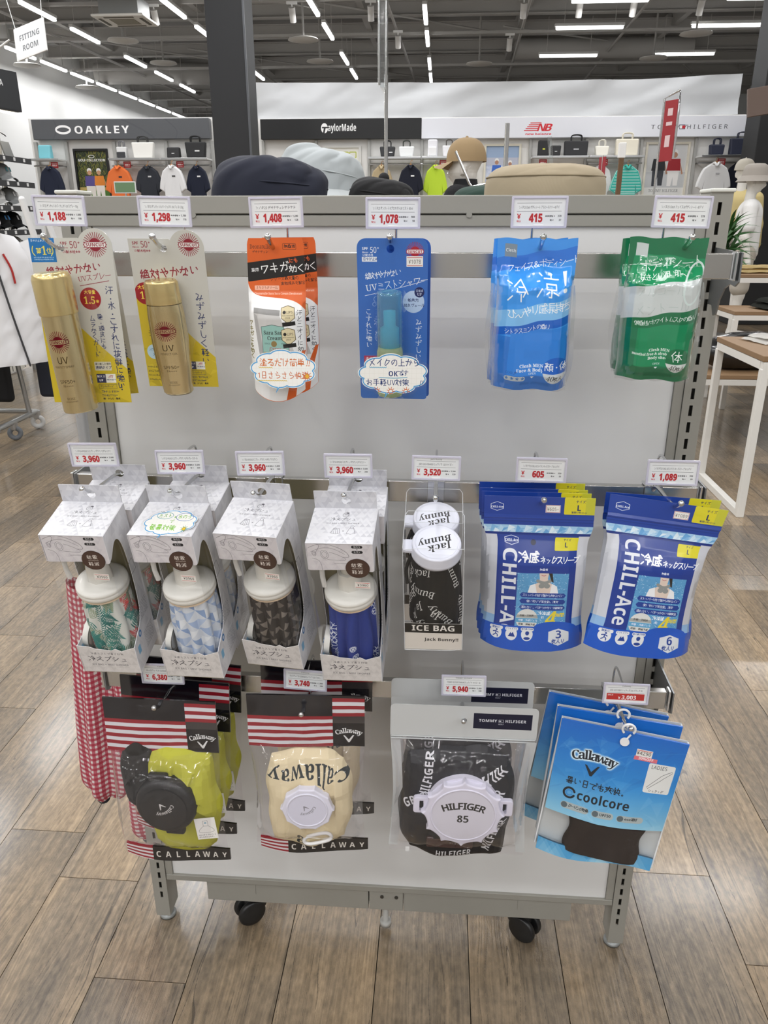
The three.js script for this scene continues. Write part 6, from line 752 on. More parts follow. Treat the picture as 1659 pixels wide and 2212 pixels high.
iceBox('boxed ice bag behind the leaf pattern box', [-0.372, 0.986, 0.116], [0.22, 0.0, 0.0], 'leaf', { seed: 5 });
const bx2 = iceBox('boxed ice bag with pale blue checked fabric, front', [-0.258, 0.987, 0.203], [0.23, -0.05, 0.035], 'pale', { seed: 2, cx: 0.006 });
iceBox('boxed ice bag behind the pale blue one', [-0.254, 0.988, 0.118], [0.2, -0.03, 0.01], 'pale', { seed: 6 });
iceBox('boxed ice bag with dark grey triangle fabric', [-0.1475, 0.992, 0.195], [0.31, -0.13, 0.055], 'dark', { seed: 3 });
iceBox('boxed ice bag with navy snowflake fabric, front', [-0.037, 0.984, 0.2], [0.262, -0.02, 0.03], 'snow', { seed: 4 });
iceBox('boxed ice bag behind the snowflake one', [-0.03, 0.986, 0.116], [0.22, 0.0, 0.0], 'snow', { seed: 8 });
{ bx2.updateMatrixWorld(true); const p = V3(0.006, 0.0022, 0.048).applyMatrix4(bx2.matrixWorld), o = bubble('handwritten green bubble card on the pale blue box', B3, [p.x, p.y, p.z], [0, 0, 0], 0.07, 0.052); o.rotation.set(-Math.PI / 2 + 0.23 + 0.06, -0.05, 0.02); }

// clear boxes with black ice bag
const jbFab = canvas(1024, 512, (x) => { rect(x, '#1a1918', 0, 0, 1024, 512); for (let k = 0; k < 30; k++) { x.save(); x.translate((k * 211) % 1024, (k * 131) % 512); x.rotate((k * 1.3) % 6.3); x.font = 'italic 62px serif'; x.fillStyle = '#d4d3d0'; x.fillText(['Jack', 'Bunny', 'Ja', 'Bunny'][k % 4], 0, 0); x.restore(); } });
const jbLid = canvas(512, 512, (x) => { rect(x, '#e9ebf6', 0, 0, 512, 512); x.save(); x.translate(256, 256); x.rotate(Math.PI - 0.35); txt(x, 'Jack', -20, -26, 'italic bold 138px serif', '#22211f', 'center'); txt(x, 'Bunny', 0, 88, 'italic bold 138px serif', '#22211f', 'center', 0.95); x.restore(); });
const jbCard = canvas(512, 330, (x) => { rect(x, '#dcd6ce', 0, 0, 512, 330); rect(x, '#191817', 0, 0, 512, 118); txt(x, 'ICE BAG', 256, 92, 'bold 96px sans-serif', '#e6e2dc', 'center', 1.06); txt(x, 'Jack Bunny!!', 330, 218, 'bold 52px sans-serif', '#22211f', 'center', 1); });
function clearBox(label, pos, rot) {
  const o = thing('clear_ice_bag_box', label, 'boxed ice bag', pos, rot, 'clear ice bag boxes'), w = 0.038, d = 0.062, h = 0.178, lidY = 0.0;
  part(o, 'front_pane', new THREE.PlaneGeometry(2 * w, h - 0.018).translate(0, -0.018 - (h - 0.018) / 2, d), film); part(o, 'side_pane', sheet(1, 1, (u, v) => [-w, v ? -h : (u ? -0.018 : 0), u * d]), film); part(o, 'side_pane', sheet(1, 1, (u, v) => [w, v ? -h : (u ? -0.018 : 0), u * d]), film); part(o, 'top_pane', sheet(1, 1, (u, v) => [(u - 0.5) * 2 * w, -0.018 * v, d * v]), film); part(o, 'back_pane', new THREE.PlaneGeometry(2 * w, h).translate(0, -h / 2, 0), film);
  part(o, 'hang_tab', plate(rrect(-w, 0, w, 0.026, 0.001), 0.0004, null, [[[-0.012, 0.012], [-0.012, 0.016], [-0.004, 0.018], [0.004, 0.018], [0.012, 0.016], [0.012, 0.012]]]), film, [0, 0, 0.0004]);
  part(o, 'box_edges', merge([poly([[-w, -h, d], [-w, -0.018, d], [w, -0.018, d], [w, -h, d], [-w, -h, d]], 0.0004, 5), poly([[-w, -0.018, d], [-w, 0, 0], [w, 0, 0], [w, -0.018, d]], 0.0004, 5)]), phys(0xf4f6f8, 0.15, { transmission: 0.4, thickness: 0 }));
  const lid = new THREE.Group(); lid.name = 'screw_lid'; o.add(lid); lid.position.set(0.003, -0.034, 0.0315); lid.rotation.set(0.27, 0, -0.05); const lm = phys(0xe6e8f4, 0.35, { clearcoat: 0.3 });
  part(lid, 'lid_body', lathe([[0, 0.007], [0.027, 0.007], [0.0275, 0.0085], [0.0305, 0.0085], [0.0315, 0.006], [0.0315, -0.004], [0.0325, -0.005], [0.0325, -0.009], [0.03, -0.014], [0, -0.014]], 56), lm); part(lid, 'lid_print', new THREE.CircleGeometry(0.0268, 40).rotateX(-Math.PI / 2).translate(0, 0.0074, 0), printed(jbLid, 0.4)); part(lid, 'lid_lug', rbox(0.014, 0.008, 0.02, 0.003, -0.035, -0.004, -0.002), lm);
  part(o, 'strap', tube([[-0.03, -0.05, 0.028], [-0.036, -0.07, 0.03], [-0.035, -0.09, 0.034]], 0.0025, 14, 6), std(0x262523, 0.6));
  part(o, 'fabric_bag', pleated(0.027, 0.0295, 0.118, 8, 0.12, 11).scale(1.16, 1, 0.96), printed(jbFab, 0.75, { side: THREE.DoubleSide }), [0.002, -0.046, 0.0305]);
  part(o, 'insert_card', box(2 * w - 0.001, 0.043, 0.0008), printed(jbCard, 0.5), [0, -h + 0.0222, d - 0.0012]); return o;
}
const jb = clearBox('clear box with white lidded black ice bag, front', [0.0785, 0.985, 0.204], [0.16, -0.016, 0.02]);
copy(jb, 'clear box with black ice bag behind the front clear box', [0.0775, 0.992, 0.136], [0.14, 0, 0.0]);

// neck sleeve pouches
const chillTex = (n, price) => canvas(840, 1290, (x, W, H) => {
  rect(x, '#1e3f96', 0, 0, W, H); shape(x, null, [[52, 66], [100, 48], [148, 66], [148, 104], [100, 122], [52, 104]], '#dfe6f2', 4); txt(x, 'CHILL-Ace', 100, 98, 'bold 24px sans-serif', '#eef2f8', 'center', 0.8);
  rr2(x, '#d9cf2e', 610, 0, 240, 140, 8); rect(x, '#c3c23a', 770, 0, 70, 140); write(x, 'サイズ', 696, 20, 24, { color: '#24305c', w: 0.1 }); txt(x, 'L', 720, 106, 'bold 66px sans-serif', '#24305c', 'center'); write(x, '首回り約42cm', 666, 112, 18, { color: '#24305c', w: 0.12 });
  rect(x, '#efeeea', 470, 64, 112, 64); x.strokeStyle = '#c06a66'; x.lineWidth = 3; x.strokeRect(474, 68, 104, 56); txt(x, price, 526, 112, '38px monospace', '#55504c', 'center', 0.8);
  for (let k = 0; k < 4; k++) rect(x, k % 2 ? '#1a3784' : '#2547a2', 0, 170 + k * 12, W, 5);
  rect(x, '#9fc8e8', 0, 236, W, 64); for (let k = 0; k < 40; k++) { const a = k * 22; shape(x, ['#c9e1f2', '#7fb3de', '#b3d4ec', '#dcecf6', '#6aa5d8'][(k * 7) % 5], [[a, 236 + (k % 3) * 30], [a + 50, 300 - (k % 2) * 40], [a - 20, 300]]); } rect(x, '#16307c', 0, 300, W, 20);
  rect(x, '#c9ccd4', 0, 320, W, 700); rect(x, '#1d3a8e', 92, 320, 660, 780); rr2(x, '#d9cf2e', 566, 330, 190, 100, 8); write(x, 'サイズ', 636, 338, 20, { color: '#24305c', w: 0.1 }); txt(x, 'L', 660, 404, 'bold 52px sans-serif', '#24305c', 'center');
  if (n === 3) { shape(x, null, [[152, 340], [208, 324], [264, 340], [264, 376], [208, 394], [152, 376]], '#dfe6f2', 4); txt(x, 'CHILL-Ace', 208, 370, 'bold 28px sans-serif', '#eef2f8', 'center', 0.8); disc(x, '#0e1a40', 388, 372, 22); }
  x.save(); x.translate(158, n === 3 ? 410 : 334); x.rotate(Math.PI / 2); x.scale(n === 3 ? 1.08 : 0.92, 1); x.font = 'bold 164px sans-serif'; x.fillStyle = '#dfe3ea'; x.fillText('CHILL-Ace', 0, 18); x.restore();
  write(x, '冷感', 268, 436, 92, { color: '#f4f6fa', w: 0.13, gap: 0.96 }); write(x, 'ネックスリーブ', 448, 470, 58, { color: '#f4f6fa', w: 0.12, gap: 0.8 }); write(x, '無香料', 452, 566, 22, { color: '#f4f6fa', w: 0.11 });
  const g = [268, 610, 430, 490]; rect(x, '#5b9ccc', ...g); for (let k = 0; k < 500; k++) { x.strokeStyle = ['#8cc0e2', '#c3def0', '#3f7fb6', '#4a8cc2'][k % 4]; x.lineWidth = 3; const a = 268 + rnd() * 430, b = 610 + rnd() * 490; x.beginPath(); x.moveTo(a, b); x.lineTo(Math.min(698, a + rr(-16, 16)), b + rr(-12, 12)); x.stroke(); }
  shape(x, '#dccabd', [[450, 610], [530, 610], [524, 660], [536, 690], [604, 730], [620, 790], [360, 790], [378, 726], [450, 690], [456, 660]]); shape(x, '#e9ebee', [[376, 720], [420, 700], [440, 790], [360, 790]]); shape(x, '#e9ebee', [[604, 724], [560, 700], [548, 790], [620, 790]]); curve(x, [[440, 676], [490, 706], [556, 670]], '#8f9290', 26); disc(x, '#8f9290', 476, 722, 26, 22); disc(x, '#8f9290', 520, 722, 26, 22); curve(x, [[470, 628], [488, 636], [506, 628]], '#b8676a', 5); shape(x, '#2a2624', [[530, 610], [560, 610], [574, 690], [556, 680]]);
  for (const [b, t] of [[786, 'ストッパー付きで首から外れにくい'], [842, '使い切りで衛生的、清潔'], [898, '濡れない、ベタつかない3層構造']]) { shape(x, '#1c3f92', [[296, b + 22], [314, b], [668, b], [686, b + 22], [668, b + 44], [314, b + 44]]); write(x, t, 491, b + 9, 25, { color: '#eef2f8', w: 0.1, align: 'center', gap: t.length > 15 ? 0.86 : 0.98 }); }
  disc(x, '#d8dad8', 368, 1030, 94); x.save(); x.beginPath(); x.arc(368, 1030, 94, 0, 7); x.clip(); rect(x, '#a3a6a4', 270, 990, 200, 26); rect(x, '#5fa3cc', 270, 1020, 200, 40); x.restore(); write(x, '外側・不織布', 306, 986, 20, { color: '#333', w: 0.11 }); write(x, '中間・冷感ジェル', 296, 1030, 20, { color: '#eef', w: 0.11 }); write(x, '肌側・接触冷感', 300, 1068, 20, { color: '#333', w: 0.11 });
  write(x, '冷涼感', 458, 952, 36, { color: '#f4f6fa', w: 0.12 }); write(x, '約', 490, 996, 24, { color: '#f4f6fa', w: 0.12 }); txt(x, '4', 560, 1084, 'bold italic 190px sans-serif', '#e3cf3a', 'center', 0.85); write(x, '時間', 606, 964, 40, { color: '#e3cf3a', w: 0.13 });
  rect(x, '#8fb6e0', 0, 1020, 92, 80); rect(x, '#8fb6e0', 752, 1020, 88, 80); rect(x, '#1a56c0', 0, 1098, W, 192); x.fillStyle = '#1a56c0'; x.beginPath(); x.ellipse(610, 1110, 180, 66, 0, Math.PI, 0); x.fill();
  [[92, '運動に'], [220, 'アウトドアに'], [350, '夏の暑さ対策']].forEach(([a, t], k) => { disc(x, '#e3e6ea', a + 30, 1170, 48); rr2(x, '#e3e6ea', a - 24, 1112, 108, 30, 12); write(x, t, a + 30, 1117, t.length > 4 ? 16 : 22, { color: '#1c3f92', w: 0.1, align: 'center' }); if (k === 0) { disc(x, '#1c3f92', a + 36, 1150, 8); curve(x, [[a + 10, 1170], [a + 30, 1162], [a + 50, 1172]], '#1c3f92', 7); curve(x, [[a + 30, 1164], [a + 34, 1184], [a + 12, 1200]], '#1c3f92', 7); curve(x, [[a + 34, 1182], [a + 48, 1190], [a + 46, 1204]], '#1c3f92', 7); } if (k === 1) shape(x, '#1c3f92', [[a + 4, 1190], [a + 24, 1156], [a + 30, 1170], [a + 42, 1156], [a + 62, 1190]]); if (k === 2) { disc(x, '#1c3f92', a + 32, 1162, 16); disc(x, '#1c3f92', a + 30, 1200, 26, 10); } });
  shape(x, '#d9dee4', [[556, 1140], [640, 1108], [724, 1140], [724, 1216], [640, 1250], [556, 1216]]); txt(x, String(n), 640, 1192, 'bold 92px sans-serif', '#1c3f92', 'center'); write(x, '枚入り', 640, 1198, 36, { color: '#1c3f92', w: 0.13, align: 'center' });
});
const c3 = chillTex(3, '¥605-'), c6 = chillTex(6, '¥1089');
function sleevePouch(label, pos, rot, w, h, tex, sd, curl, group) {
  const o = thing('neck_sleeve_pouch', label, 'pouch', pos, rot, group), m = new THREE.MeshPhysicalMaterial({ map: tex, roughness: 0.28, clearcoat: 0.5, clearcoatRoughness: 0.15 });
  const fr = (u, v) => { const a = 2 * u - 1, ins = 0.005 * THREE.MathUtils.smoothstep(v, 0.18, 0.3) * (1 - 0.75 * THREE.MathUtils.smoothstep(v, 0.78, 0.95)), b = THREE.MathUtils.smoothstep(v, 0.2, 0.45); return [a * (w / 2 - ins - curl * 0.009 * Math.sin(Math.PI * v) * (a > 0 ? 1 : 0.2)), -v * h - (v > 0.9 ? 0.007 * (1 - a * a) * (v - 0.9) * 10 : 0), 0.016 * b * (1 - a ** 4) + 0.004 * (fbm(u * 5 + sd, v * 6) - 0.5) * b + 0.0015 * Math.sin(v * 150) * (v > 0.12 && v < 0.19 ? 1 : 0) + curl * 0.012 * a * (0.5 - v)]; };
  part(o, 'front_film', slab(36, 60, fr, (u, v) => 0.001 + 0.014 * THREE.MathUtils.smoothstep(v, 0.2, 0.45) * (1 - (2 * u - 1) ** 4)), m); return o;
}
[['neck sleeve pouch with a 3 in a hexagon, front of four', 0.211, 1.007, 0.202, 0.03, 0.012], ['neck sleeve pouch, second of the four from the front', 0.2085, 1.0075, 0.186, 0.03, 0.012], ['neck sleeve pouch, third of the four from the front', 0.207, 1.006, 0.168, 0.025, 0.01], ['neck sleeve pouch, rearmost of the four', 0.2065, 1.0085, 0.15, 0.02, 0.008]].forEach(([l, x, y, z, rx, rz], i) => sleevePouch(l, [x, y, z], [rx, -0.045, rz + 0.003 * i], 0.139, 0.212, c3, i * 3, 0, 'three piece neck sleeve pouches'));
sleevePouch('tilted neck sleeve pouch with a 6 in a hexagon, front', [0.372, 1.0045, 0.203], [-0.1, 0.07, -0.12], 0.147, 0.2, c6, 21, 1, 'six piece neck sleeve pouches'); sleevePouch('neck sleeve pouch behind the tilted six piece one', [0.3715, 1.0035, 0.178], [-0.04, 0.05, -0.06], 0.147, 0.2, c6, 27, 0.4, 'six piece neck sleeve pouches');

// ---------- bottom row ----------
function lump(nu, nv, w, h, d, sd, amp = 1) {            // folded cloth: overlapping folds with a sharp side and a sloping side
  const F = []; for (let k = 0; k < 9; k++) { const t = hash(k, sd * 7 + 1) * 6.283; F.push([Math.cos(t), Math.sin(t), (hash(k + 40, sd * 3) - 0.5) * 1.3, 0.25 + 0.5 * hash(k + 20, sd), 0.0035 + 0.005 * hash(k + 9, sd * 5), (hash(k + 61, sd) - 0.5) * 1.2, 0.35 + 0.6 * hash(k + 71, sd)]); }
  return slab(nu, nv, (u, v) => {
    const a = 2 * u - 1, b = 2 * v - 1, sq = Math.max(Math.abs(a), Math.abs(b)), k = sq ? sq / Math.hypot(a, b) : 1, t = Math.atan2(b, a), mixk = 0.45 + 0.55 * k, e = 1 + 0.16 * (noise(Math.cos(t) * 2.6 + sd + 5, Math.sin(t) * 2.6 + sd + 5) - 0.5), x = a * mixk * e * 1.08, y = b * mixk * e * 1.08;
    let z = 0; for (const [nx, ny, c, wd, hh, m, L] of F) { const q = nx * x + ny * y - c, s2 = -ny * x + nx * y - m, lim = Math.max(0, 1 - (s2 / L) ** 2); if (q > 0 && q < wd) z += hh * Math.min(1, q / 0.05) * (1 - q / wd) * lim; }
    return [x * w / 2, -y * h / 2, d * (1 - sq ** 10) * (0.72 + 0.2 * (fbm(x * 2 + sd, y * 2) - 0.5)) + amp * z * (1 - sq ** 8)];
  }, 0.004);
}
const scallop = (r, n, dep, th, rim) => { const s = new THREE.Shape(); for (let i = 0; i <= 144; i++) { const a = i / 144 * Math.PI * 2, q = r * (1 - dep * Math.sqrt(Math.abs(Math.sin(a * n / 2)))); i ? s.lineTo(Math.cos(a) * q, Math.sin(a) * q) : s.moveTo(q, 0); } return new THREE.ExtrudeGeometry(s, { depth: th, bevelEnabled: true, bevelThickness: 0.0025, bevelSize: 0.0025, bevelSegments: 3 }); };
function arcText(x, s, cx, cy, r, span, font, col, flip = 1) { x.save(); x.font = font; x.fillStyle = col; x.textAlign = 'center'; const n = s.length, ws = [...s].map((c) => x.measureText(c).width), tot = ws.reduce((p, q) => p + q, 0); let acc = 0; for (let i = 0; i < n; i++) { const a = ((acc + ws[i] / 2) / tot - 0.5) * Math.min(span, tot * 1.04 / r); acc += ws[i]; x.save(); x.translate(cx + Math.sin(a) * r, cy - Math.cos(a) * r * flip + r * flip); x.rotate(a * flip); x.fillText(s[i], 0, 0); x.restore(); } x.restore(); }
const chevron = (x, cx, cy, s, c) => shape(x, c, [[cx - s, cy - s * 0.75], [cx - s * 0.72, cy - s * 0.75], [cx, cy + s * 0.15], [cx + s * 0.72, cy - s * 0.85], [cx + s, cy - s * 0.85], [cx + s * 0.16, cy + s * 0.75], [cx - s * 0.12, cy + s * 0.75]]);
const calHead = canvas(880, 440, (x, W, H) => { rect(x, '#101018', 0, 0, W, H); for (let k = 0; k < 9; k++) rect(x, k % 2 ? '#cfcdd2' : '#8e1f2c', 0, 172 + k * 30, 640, 30); for (let k = 0; k < 5; k++) rect(x, k % 2 ? '#cfcdd2' : '#8e1f2c', 640, 20 + k * 31, 240, 31); rect(x, '#3a3637', 640, 176, 240, 60); rect(x, '#15151b', 640, 236, 240, 204); arcText(x, 'Callaway', 760, 318, 210, 0.9, 'bold 56px serif', '#d9d8d8'); chevron(x, 760, 372, 42, '#d9d8d8'); });
const calFoot = canvas(880, 110, (x, W, H) => { rect(x, '#1a1819', 0, 0, W, H); rect(x, '#d2ccd0', 0, 0, 226, H); for (let k = 0; k < 4; k++) rect(x, '#8e1f2c', 0, k * 30, 226, 15); 'CALLAWAY'.split('').forEach((c, i) => txt(x, c, 270 + i * 80, 82, 'bold 62px sans-serif', '#d9d4cc', 'center', 1.1)); });
const lidLogo = (bg, fg) => canvas(512, 512, (x) => { rect(x, bg, 0, 0, 512, 512); x.save(); x.translate(256, 256); x.rotate(2.55); arcText(x, 'Callaway', 0, -30, 150, 1.5, 'bold 58px serif', fg); chevron(x, 0, 46, 44, fg); x.restore(); });
const calHeadM = printed(calHead, 0.18, { clearcoat: 0.8, clearcoatRoughness: 0.08 }), calFootM = printed(calFoot, 0.2, { clearcoat: 0.6 });
const creamTex = canvas(512, 512, (x) => { rect(x, '#e2d3ae', 0, 0, 512, 512); x.save(); x.translate(262, 84); x.rotate(Math.PI - 0.06); txt(x, 'Callaway', 0, 30, 'bold 118px serif', '#2f3536', 'center', 0.95); x.restore(); txt(x, 'a', 200, 480, 'bold 120px serif', '#2f3536', 'center'); });
const instr = canvas(256, 320, (x) => { rect(x, '#e9e7e2', 0, 0, 256, 320); x.strokeStyle = '#4a4a4a'; x.lineWidth = 3; x.strokeRect(100, 40, 60, 80); curve(x, [[100, 120], [40, 170], [30, 210], [80, 222], [180, 222], [230, 205], [215, 165], [160, 120]], '#4a4a4a', 3); rect(x, '#7fa6b8', 116, 64, 28, 20); write(x, '500mlサイズのペット', 20, 246, 22, { color: '#333', w: 0.1 }); write(x, 'ボトルが入ります。', 20, 278, 22, { color: '#333', w: 0.1 }); });
const bagClear = phys(0xfdfcfd, 0.06, { transmission: 0.98, thickness: 0, ior: 1.3, side: THREE.DoubleSide });
function bagFilm(o, w, h, v0, v1, sd, dep, m = film) { part(o, 'clear_front', sheet(30, 30, (u, t) => { const v = v0 + (v1 - v0) * t, a = 2 * u - 1, e = 1 - a ** 6; return [a * w / 2 * (1 - 0.05 * Math.sin(Math.PI * t)), -v * h, 0.001 + dep * Math.sin(Math.PI * Math.min(1, t * 1.1)) ** 0.6 * e * (0.92 + 0.16 * fbm(u * 6 + sd, t * 6)) + 0.013 * (Math.abs(fbm(u * 8 + sd, t * 6, 3) - 0.46) - 0.06) * e]; }), m); part(o, 'clear_back', sheet(8, 8, (u, t) => [(u - 0.5) * w * (1 - 0.05 * Math.sin(Math.PI * t)), -(v0 + (v1 - v0) * t) * h, 0]), m); }
function calBag(label, pos, rot, kind) {
  const o = thing('ice_bag_pack', label, 'bagged ice bag', pos, rot, kind === 'yellow' ? 'yellow ice bag packs' : 'cream ice bag packs'), w = 0.17, h = 0.284;
  const hf = (u, v) => [(u - 0.5) * w, -v * h * 0.305 - 0.002 * Math.sin(u * 5) * v, 0.002 + 0.004 * v + 0.004 * (fbm(u * 6 + pos[0] * 9, v * 4, 3) - 0.5) * (0.4 + v)];
  part(o, 'header', slab(30, 16, hf, 0.003), calHeadM);
  part(o, 'foot_strip', slab(24, 4, (u, v) => [(u - 0.5) * w * 0.98 + 0.006, -h * (0.93 + 0.07 * v) - 0.012 * (1 - (2 * u - 1) ** 2) * (0.35 + 0.65 * v) + 0.006, 0.006 + 0.003 * Math.sin(u * 7)], 0.003), calFootM);
  bagFilm(o, w, h, 0.29, 0.97, pos[0] * 10, 0.052, bagClear);
  const lid = new THREE.Group(); lid.name = 'screw_lid'; o.add(lid);
  if (kind === 'yellow') {
    part(o, 'yellow_fabric', lump(90, 96, 0.108, 0.176, 0.018, 3, 1.1), std(0xb5b43a, 0.75), [0.021, -h * 0.605, 0.004]); part(o, 'black_fabric', lump(20, 30, 0.052, 0.11, 0.016, 6, 0.8), std(0x2a2724, 0.8), [-0.041, -h * 0.47, 0.004]);
    lid.position.set(0.007, -h * 0.565, 0.025); lid.scale.setScalar(1.12); const bm = phys(0x1d1b1a, 0.5, {}); part(lid, 'lid_body', lathe([[0, 0.014], [0.03, 0.0145], [0.037, 0.013], [0.0405, 0.009], [0.0412, 0.002], [0.04, -0.006], [0, -0.006]], 56).rotateX(Math.PI / 2), bm); part(lid, 'lid_print', new THREE.CircleGeometry(0.031, 40), printed(lidLogo('#211f1e', '#c9c7c4'), 0.5), [0, 0, 0.0152]); for (const s of [-1, 1]) part(lid, 'lid_lug', rbox(0.026, 0.012, 0.01, 0.003, s * 0.008, s * -0.041, 0.003), bm);
    part(o, 'instruction_card', box(0.031, 0.038, 0.0006), printed(instr, 0.6), [0.063, -h * 0.715, 0.028], [0, 0.1, 0.1]);
  } else {
    part(o, 'cream_fabric', lump(96, 96, 0.12, 0.17, 0.018, 12, 1.1), printed(creamTex, 0.8), [0.002, -h * 0.64, 0.004]);
    lid.position.set(0.001, -h * 0.625, 0.026); lid.scale.setScalar(0.95); const wm = phys(0xe3e3f0, 0.4, { clearcoat: 0.2 }); part(lid, 'lid_rim', scallop(0.039, 10, 0.08, 0.008), wm); part(lid, 'lid_print', new THREE.CircleGeometry(0.0305, 40), printed(lidLogo('#d9d9e8', '#8f8e96'), 0.5), [0, 0, 0.0108]); part(lid, 'lid_ring', new THREE.TorusGeometry(0.031, 0.0015, 8, 48).translate(0, 0, 0.0105), wm);
    part(o, 'carabiner', tube([[-0.02, -0.006, 0], [-0.014, 0.003, 0], [0.012, 0.008, 0], [0.022, 0.003, 0], [0.018, -0.006, 0], [-0.01, -0.011, 0]], 0.0028, 40, 8, true), phys(0xe8e8e8, 0.3), [0.012, -h * 0.85, 0.024], [0, 0, 0.12]);
  }
  return o;
}
calBag('clear bag with yellow ice bag and black lid, front', [-0.317, 0.682, 0.206], [-0.03, -0.024, 0.012], 'yellow'); calBag('clear bag with yellow ice bag, second behind the front one', [-0.309, 0.686, 0.158], [-0.01, -0.03, -0.03], 'yellow'); calBag('clear bag with yellow ice bag, rearmost of three', [-0.302, 0.69, 0.111], [0, -0.04, -0.05], 'yellow');
calBag('clear bag with cream ice bag and white scalloped lid, front', [-0.1, 0.7, 0.206], [0.02, 0.05, -0.006], 'cream'); calBag('clear bag with cream ice bag behind the front one', [-0.094, 0.715, 0.138], [0, 0.04, -0.012], 'cream');
// large pouch with white oval lid
const tomHead = canvas(900, 250, (x, W, H) => { rect(x, '#c3c5c5', 0, 0, W, H); rect(x, '#12142e', 508, 50, 356, 124); x.font = 'bold 30px sans-serif'; txt(x, 'TOMMY', 540, 118, 'bold 30px sans-serif', '#d9dadf', 'left', 1.0); txt(x, 'HILFIGER', 700, 118, 'bold 30px sans-serif', '#d9dadf', 'left', 0.95); x.strokeStyle = '#d9dadf'; x.lineWidth = 2; x.strokeRect(662, 98, 28, 20); rect(x, '#d9dadf', 664, 104, 12, 8); txt(x, 'GOLF', 676, 138, '14px sans-serif', '#d9dadf', 'center'); });
const tomFab = canvas(768, 768, (x) => { rect(x, '#15151a', 0, 0, 768, 768); const t = (s, a, b, r, z = 92) => { x.save(); x.translate(a, b); x.rotate(r); txt(x, s, 0, 0, `bold ${z}px sans-serif`, '#dcdce0', 'center', 0.72); x.restore(); }; t('HILFIGER', 190, 150, -1.45); t('HILFIGER', 560, 120, 2.6, 110); t('GREEN', 130, 330, -0.6, 80); t('TIGER', 650, 330, -1.0, 96); t('HILFIGER', 690, 560, -1.25, 88); t('HILFIGER', 380, 740, 0, 80); t('85', 330, 220, 0.1, 60); });
const tomLid = canvas(512, 512, (x) => { rect(x, '#d6d4de', 0, 0, 512, 512); arcText(x, 'HILFIGER', 256, 196, 420, 0.78, 'bold 96px sans-serif', '#24231f'); txt(x, '85', 256, 330, 'bold 100px sans-serif', '#24231f', 'center', 0.9); });
function tomBag(label, pos, rot) {
  const o = thing('ice_bag_pouch', label, 'bagged ice bag', pos, rot, 'white lid ice bag pouches'), w = 0.209, h = 0.272;
  part(o, 'header', plate(rrect(-w / 2, -h * 0.195, w / 2, 0, [0.008, 0.008, 0, 0]), 0.001, [-w / 2, -h * 0.195, w / 2, 0], [circlePath(0.0, -0.024, 0.004)]), printed(tomHead, 0.4), [0, 0, 0.002]);
  part(o, 'zip_seal', merge([rbox(w * 0.99, 0.002, 0.0025, 0.001, 0, -h * 0.2, 0.002), rbox(w * 0.99, 0.002, 0.0025, 0.001, 0, -h * 0.215, 0.002)]), phys(0xdfe2e2, 0.3, { transmission: 0.4, thickness: 0 }));
  bagFilm(o, w * 0.985, h, 0.2, 1.0, 3.3, 0.052, bagClear); for (const s of [-1, 1]) part(o, 'side_border', sheet(2, 14, (u, v) => [s * (w / 2 - 0.014 * u - 0.006 * Math.sin(v * 3.1)), -h * (0.2 + 0.76 * v), 0.003 + 0.004 * Math.sin(v * 7 + s)]), phys(0xd3d6d6, 0.45, { transmission: 0.35, thickness: 0, side: THREE.DoubleSide }));
  part(o, 'black_fabric', lump(100, 104, 0.158, 0.196, 0.02, 17, 1.2), printed(tomFab, 0.5, { sheen: 0.3 }), [-0.004, -h * 0.64, 0.004]);
  const lid = new THREE.Group(); lid.name = 'screw_lid'; o.add(lid); lid.position.set(0.004, -h * 0.602, 0.027); lid.scale.setScalar(0.99); const wm = phys(0xdedcea, 0.38, { clearcoat: 0.2 });
  part(lid, 'lid_rim', scallop(0.0575, 12, 0.1, 0.008), wm); part(lid, 'lid_base', new THREE.CylinderGeometry(0.053, 0.053, 0.012, 56).rotateX(Math.PI / 2).translate(0, 0.006, -0.006), wm); part(lid, 'lid_print', new THREE.CircleGeometry(0.0465, 48), printed(tomLid, 0.45), [0, 0, 0.0108]); part(lid, 'lid_ring', new THREE.TorusGeometry(0.047, 0.0014, 8, 56).translate(0, 0, 0.0105), wm);
  for (const s of [-1, 1]) part(lid, 'strap_lug', plate(rrect(-0.011, -0.013, 0.011, 0.013, 0.004), 0.006, null, [[[-0.003, -0.009], [-0.003, 0.009], [0.003, 0.009], [0.003, -0.009]]], 0.001), wm, [s * 0.061, 0.006, 0.0]);
  part(o, 'strap_pack', rbox(0.07, 0.02, 0.006, 0.003, -0.012, -h * 0.85, 0.022), phys(0x3a2222, 0.25, { clearcoat: 0.6 })); part(o, 'flag_label', merge([box(0.006, 0.008, 0.001, -0.075, -h * 0.875, 0.032)]), std(0xd9d9d9, 0.6)); return o;
}
const tb = tomBag('clear white pouch with white oval scalloped lid, front', [0.1275, 0.695, 0.209], [0.03, 0.026, -0.014]); copy(tb, 'white pouch with navy label behind the front one', [0.1255, 0.7065, 0.161], [0.02, 0.02, -0.006]);
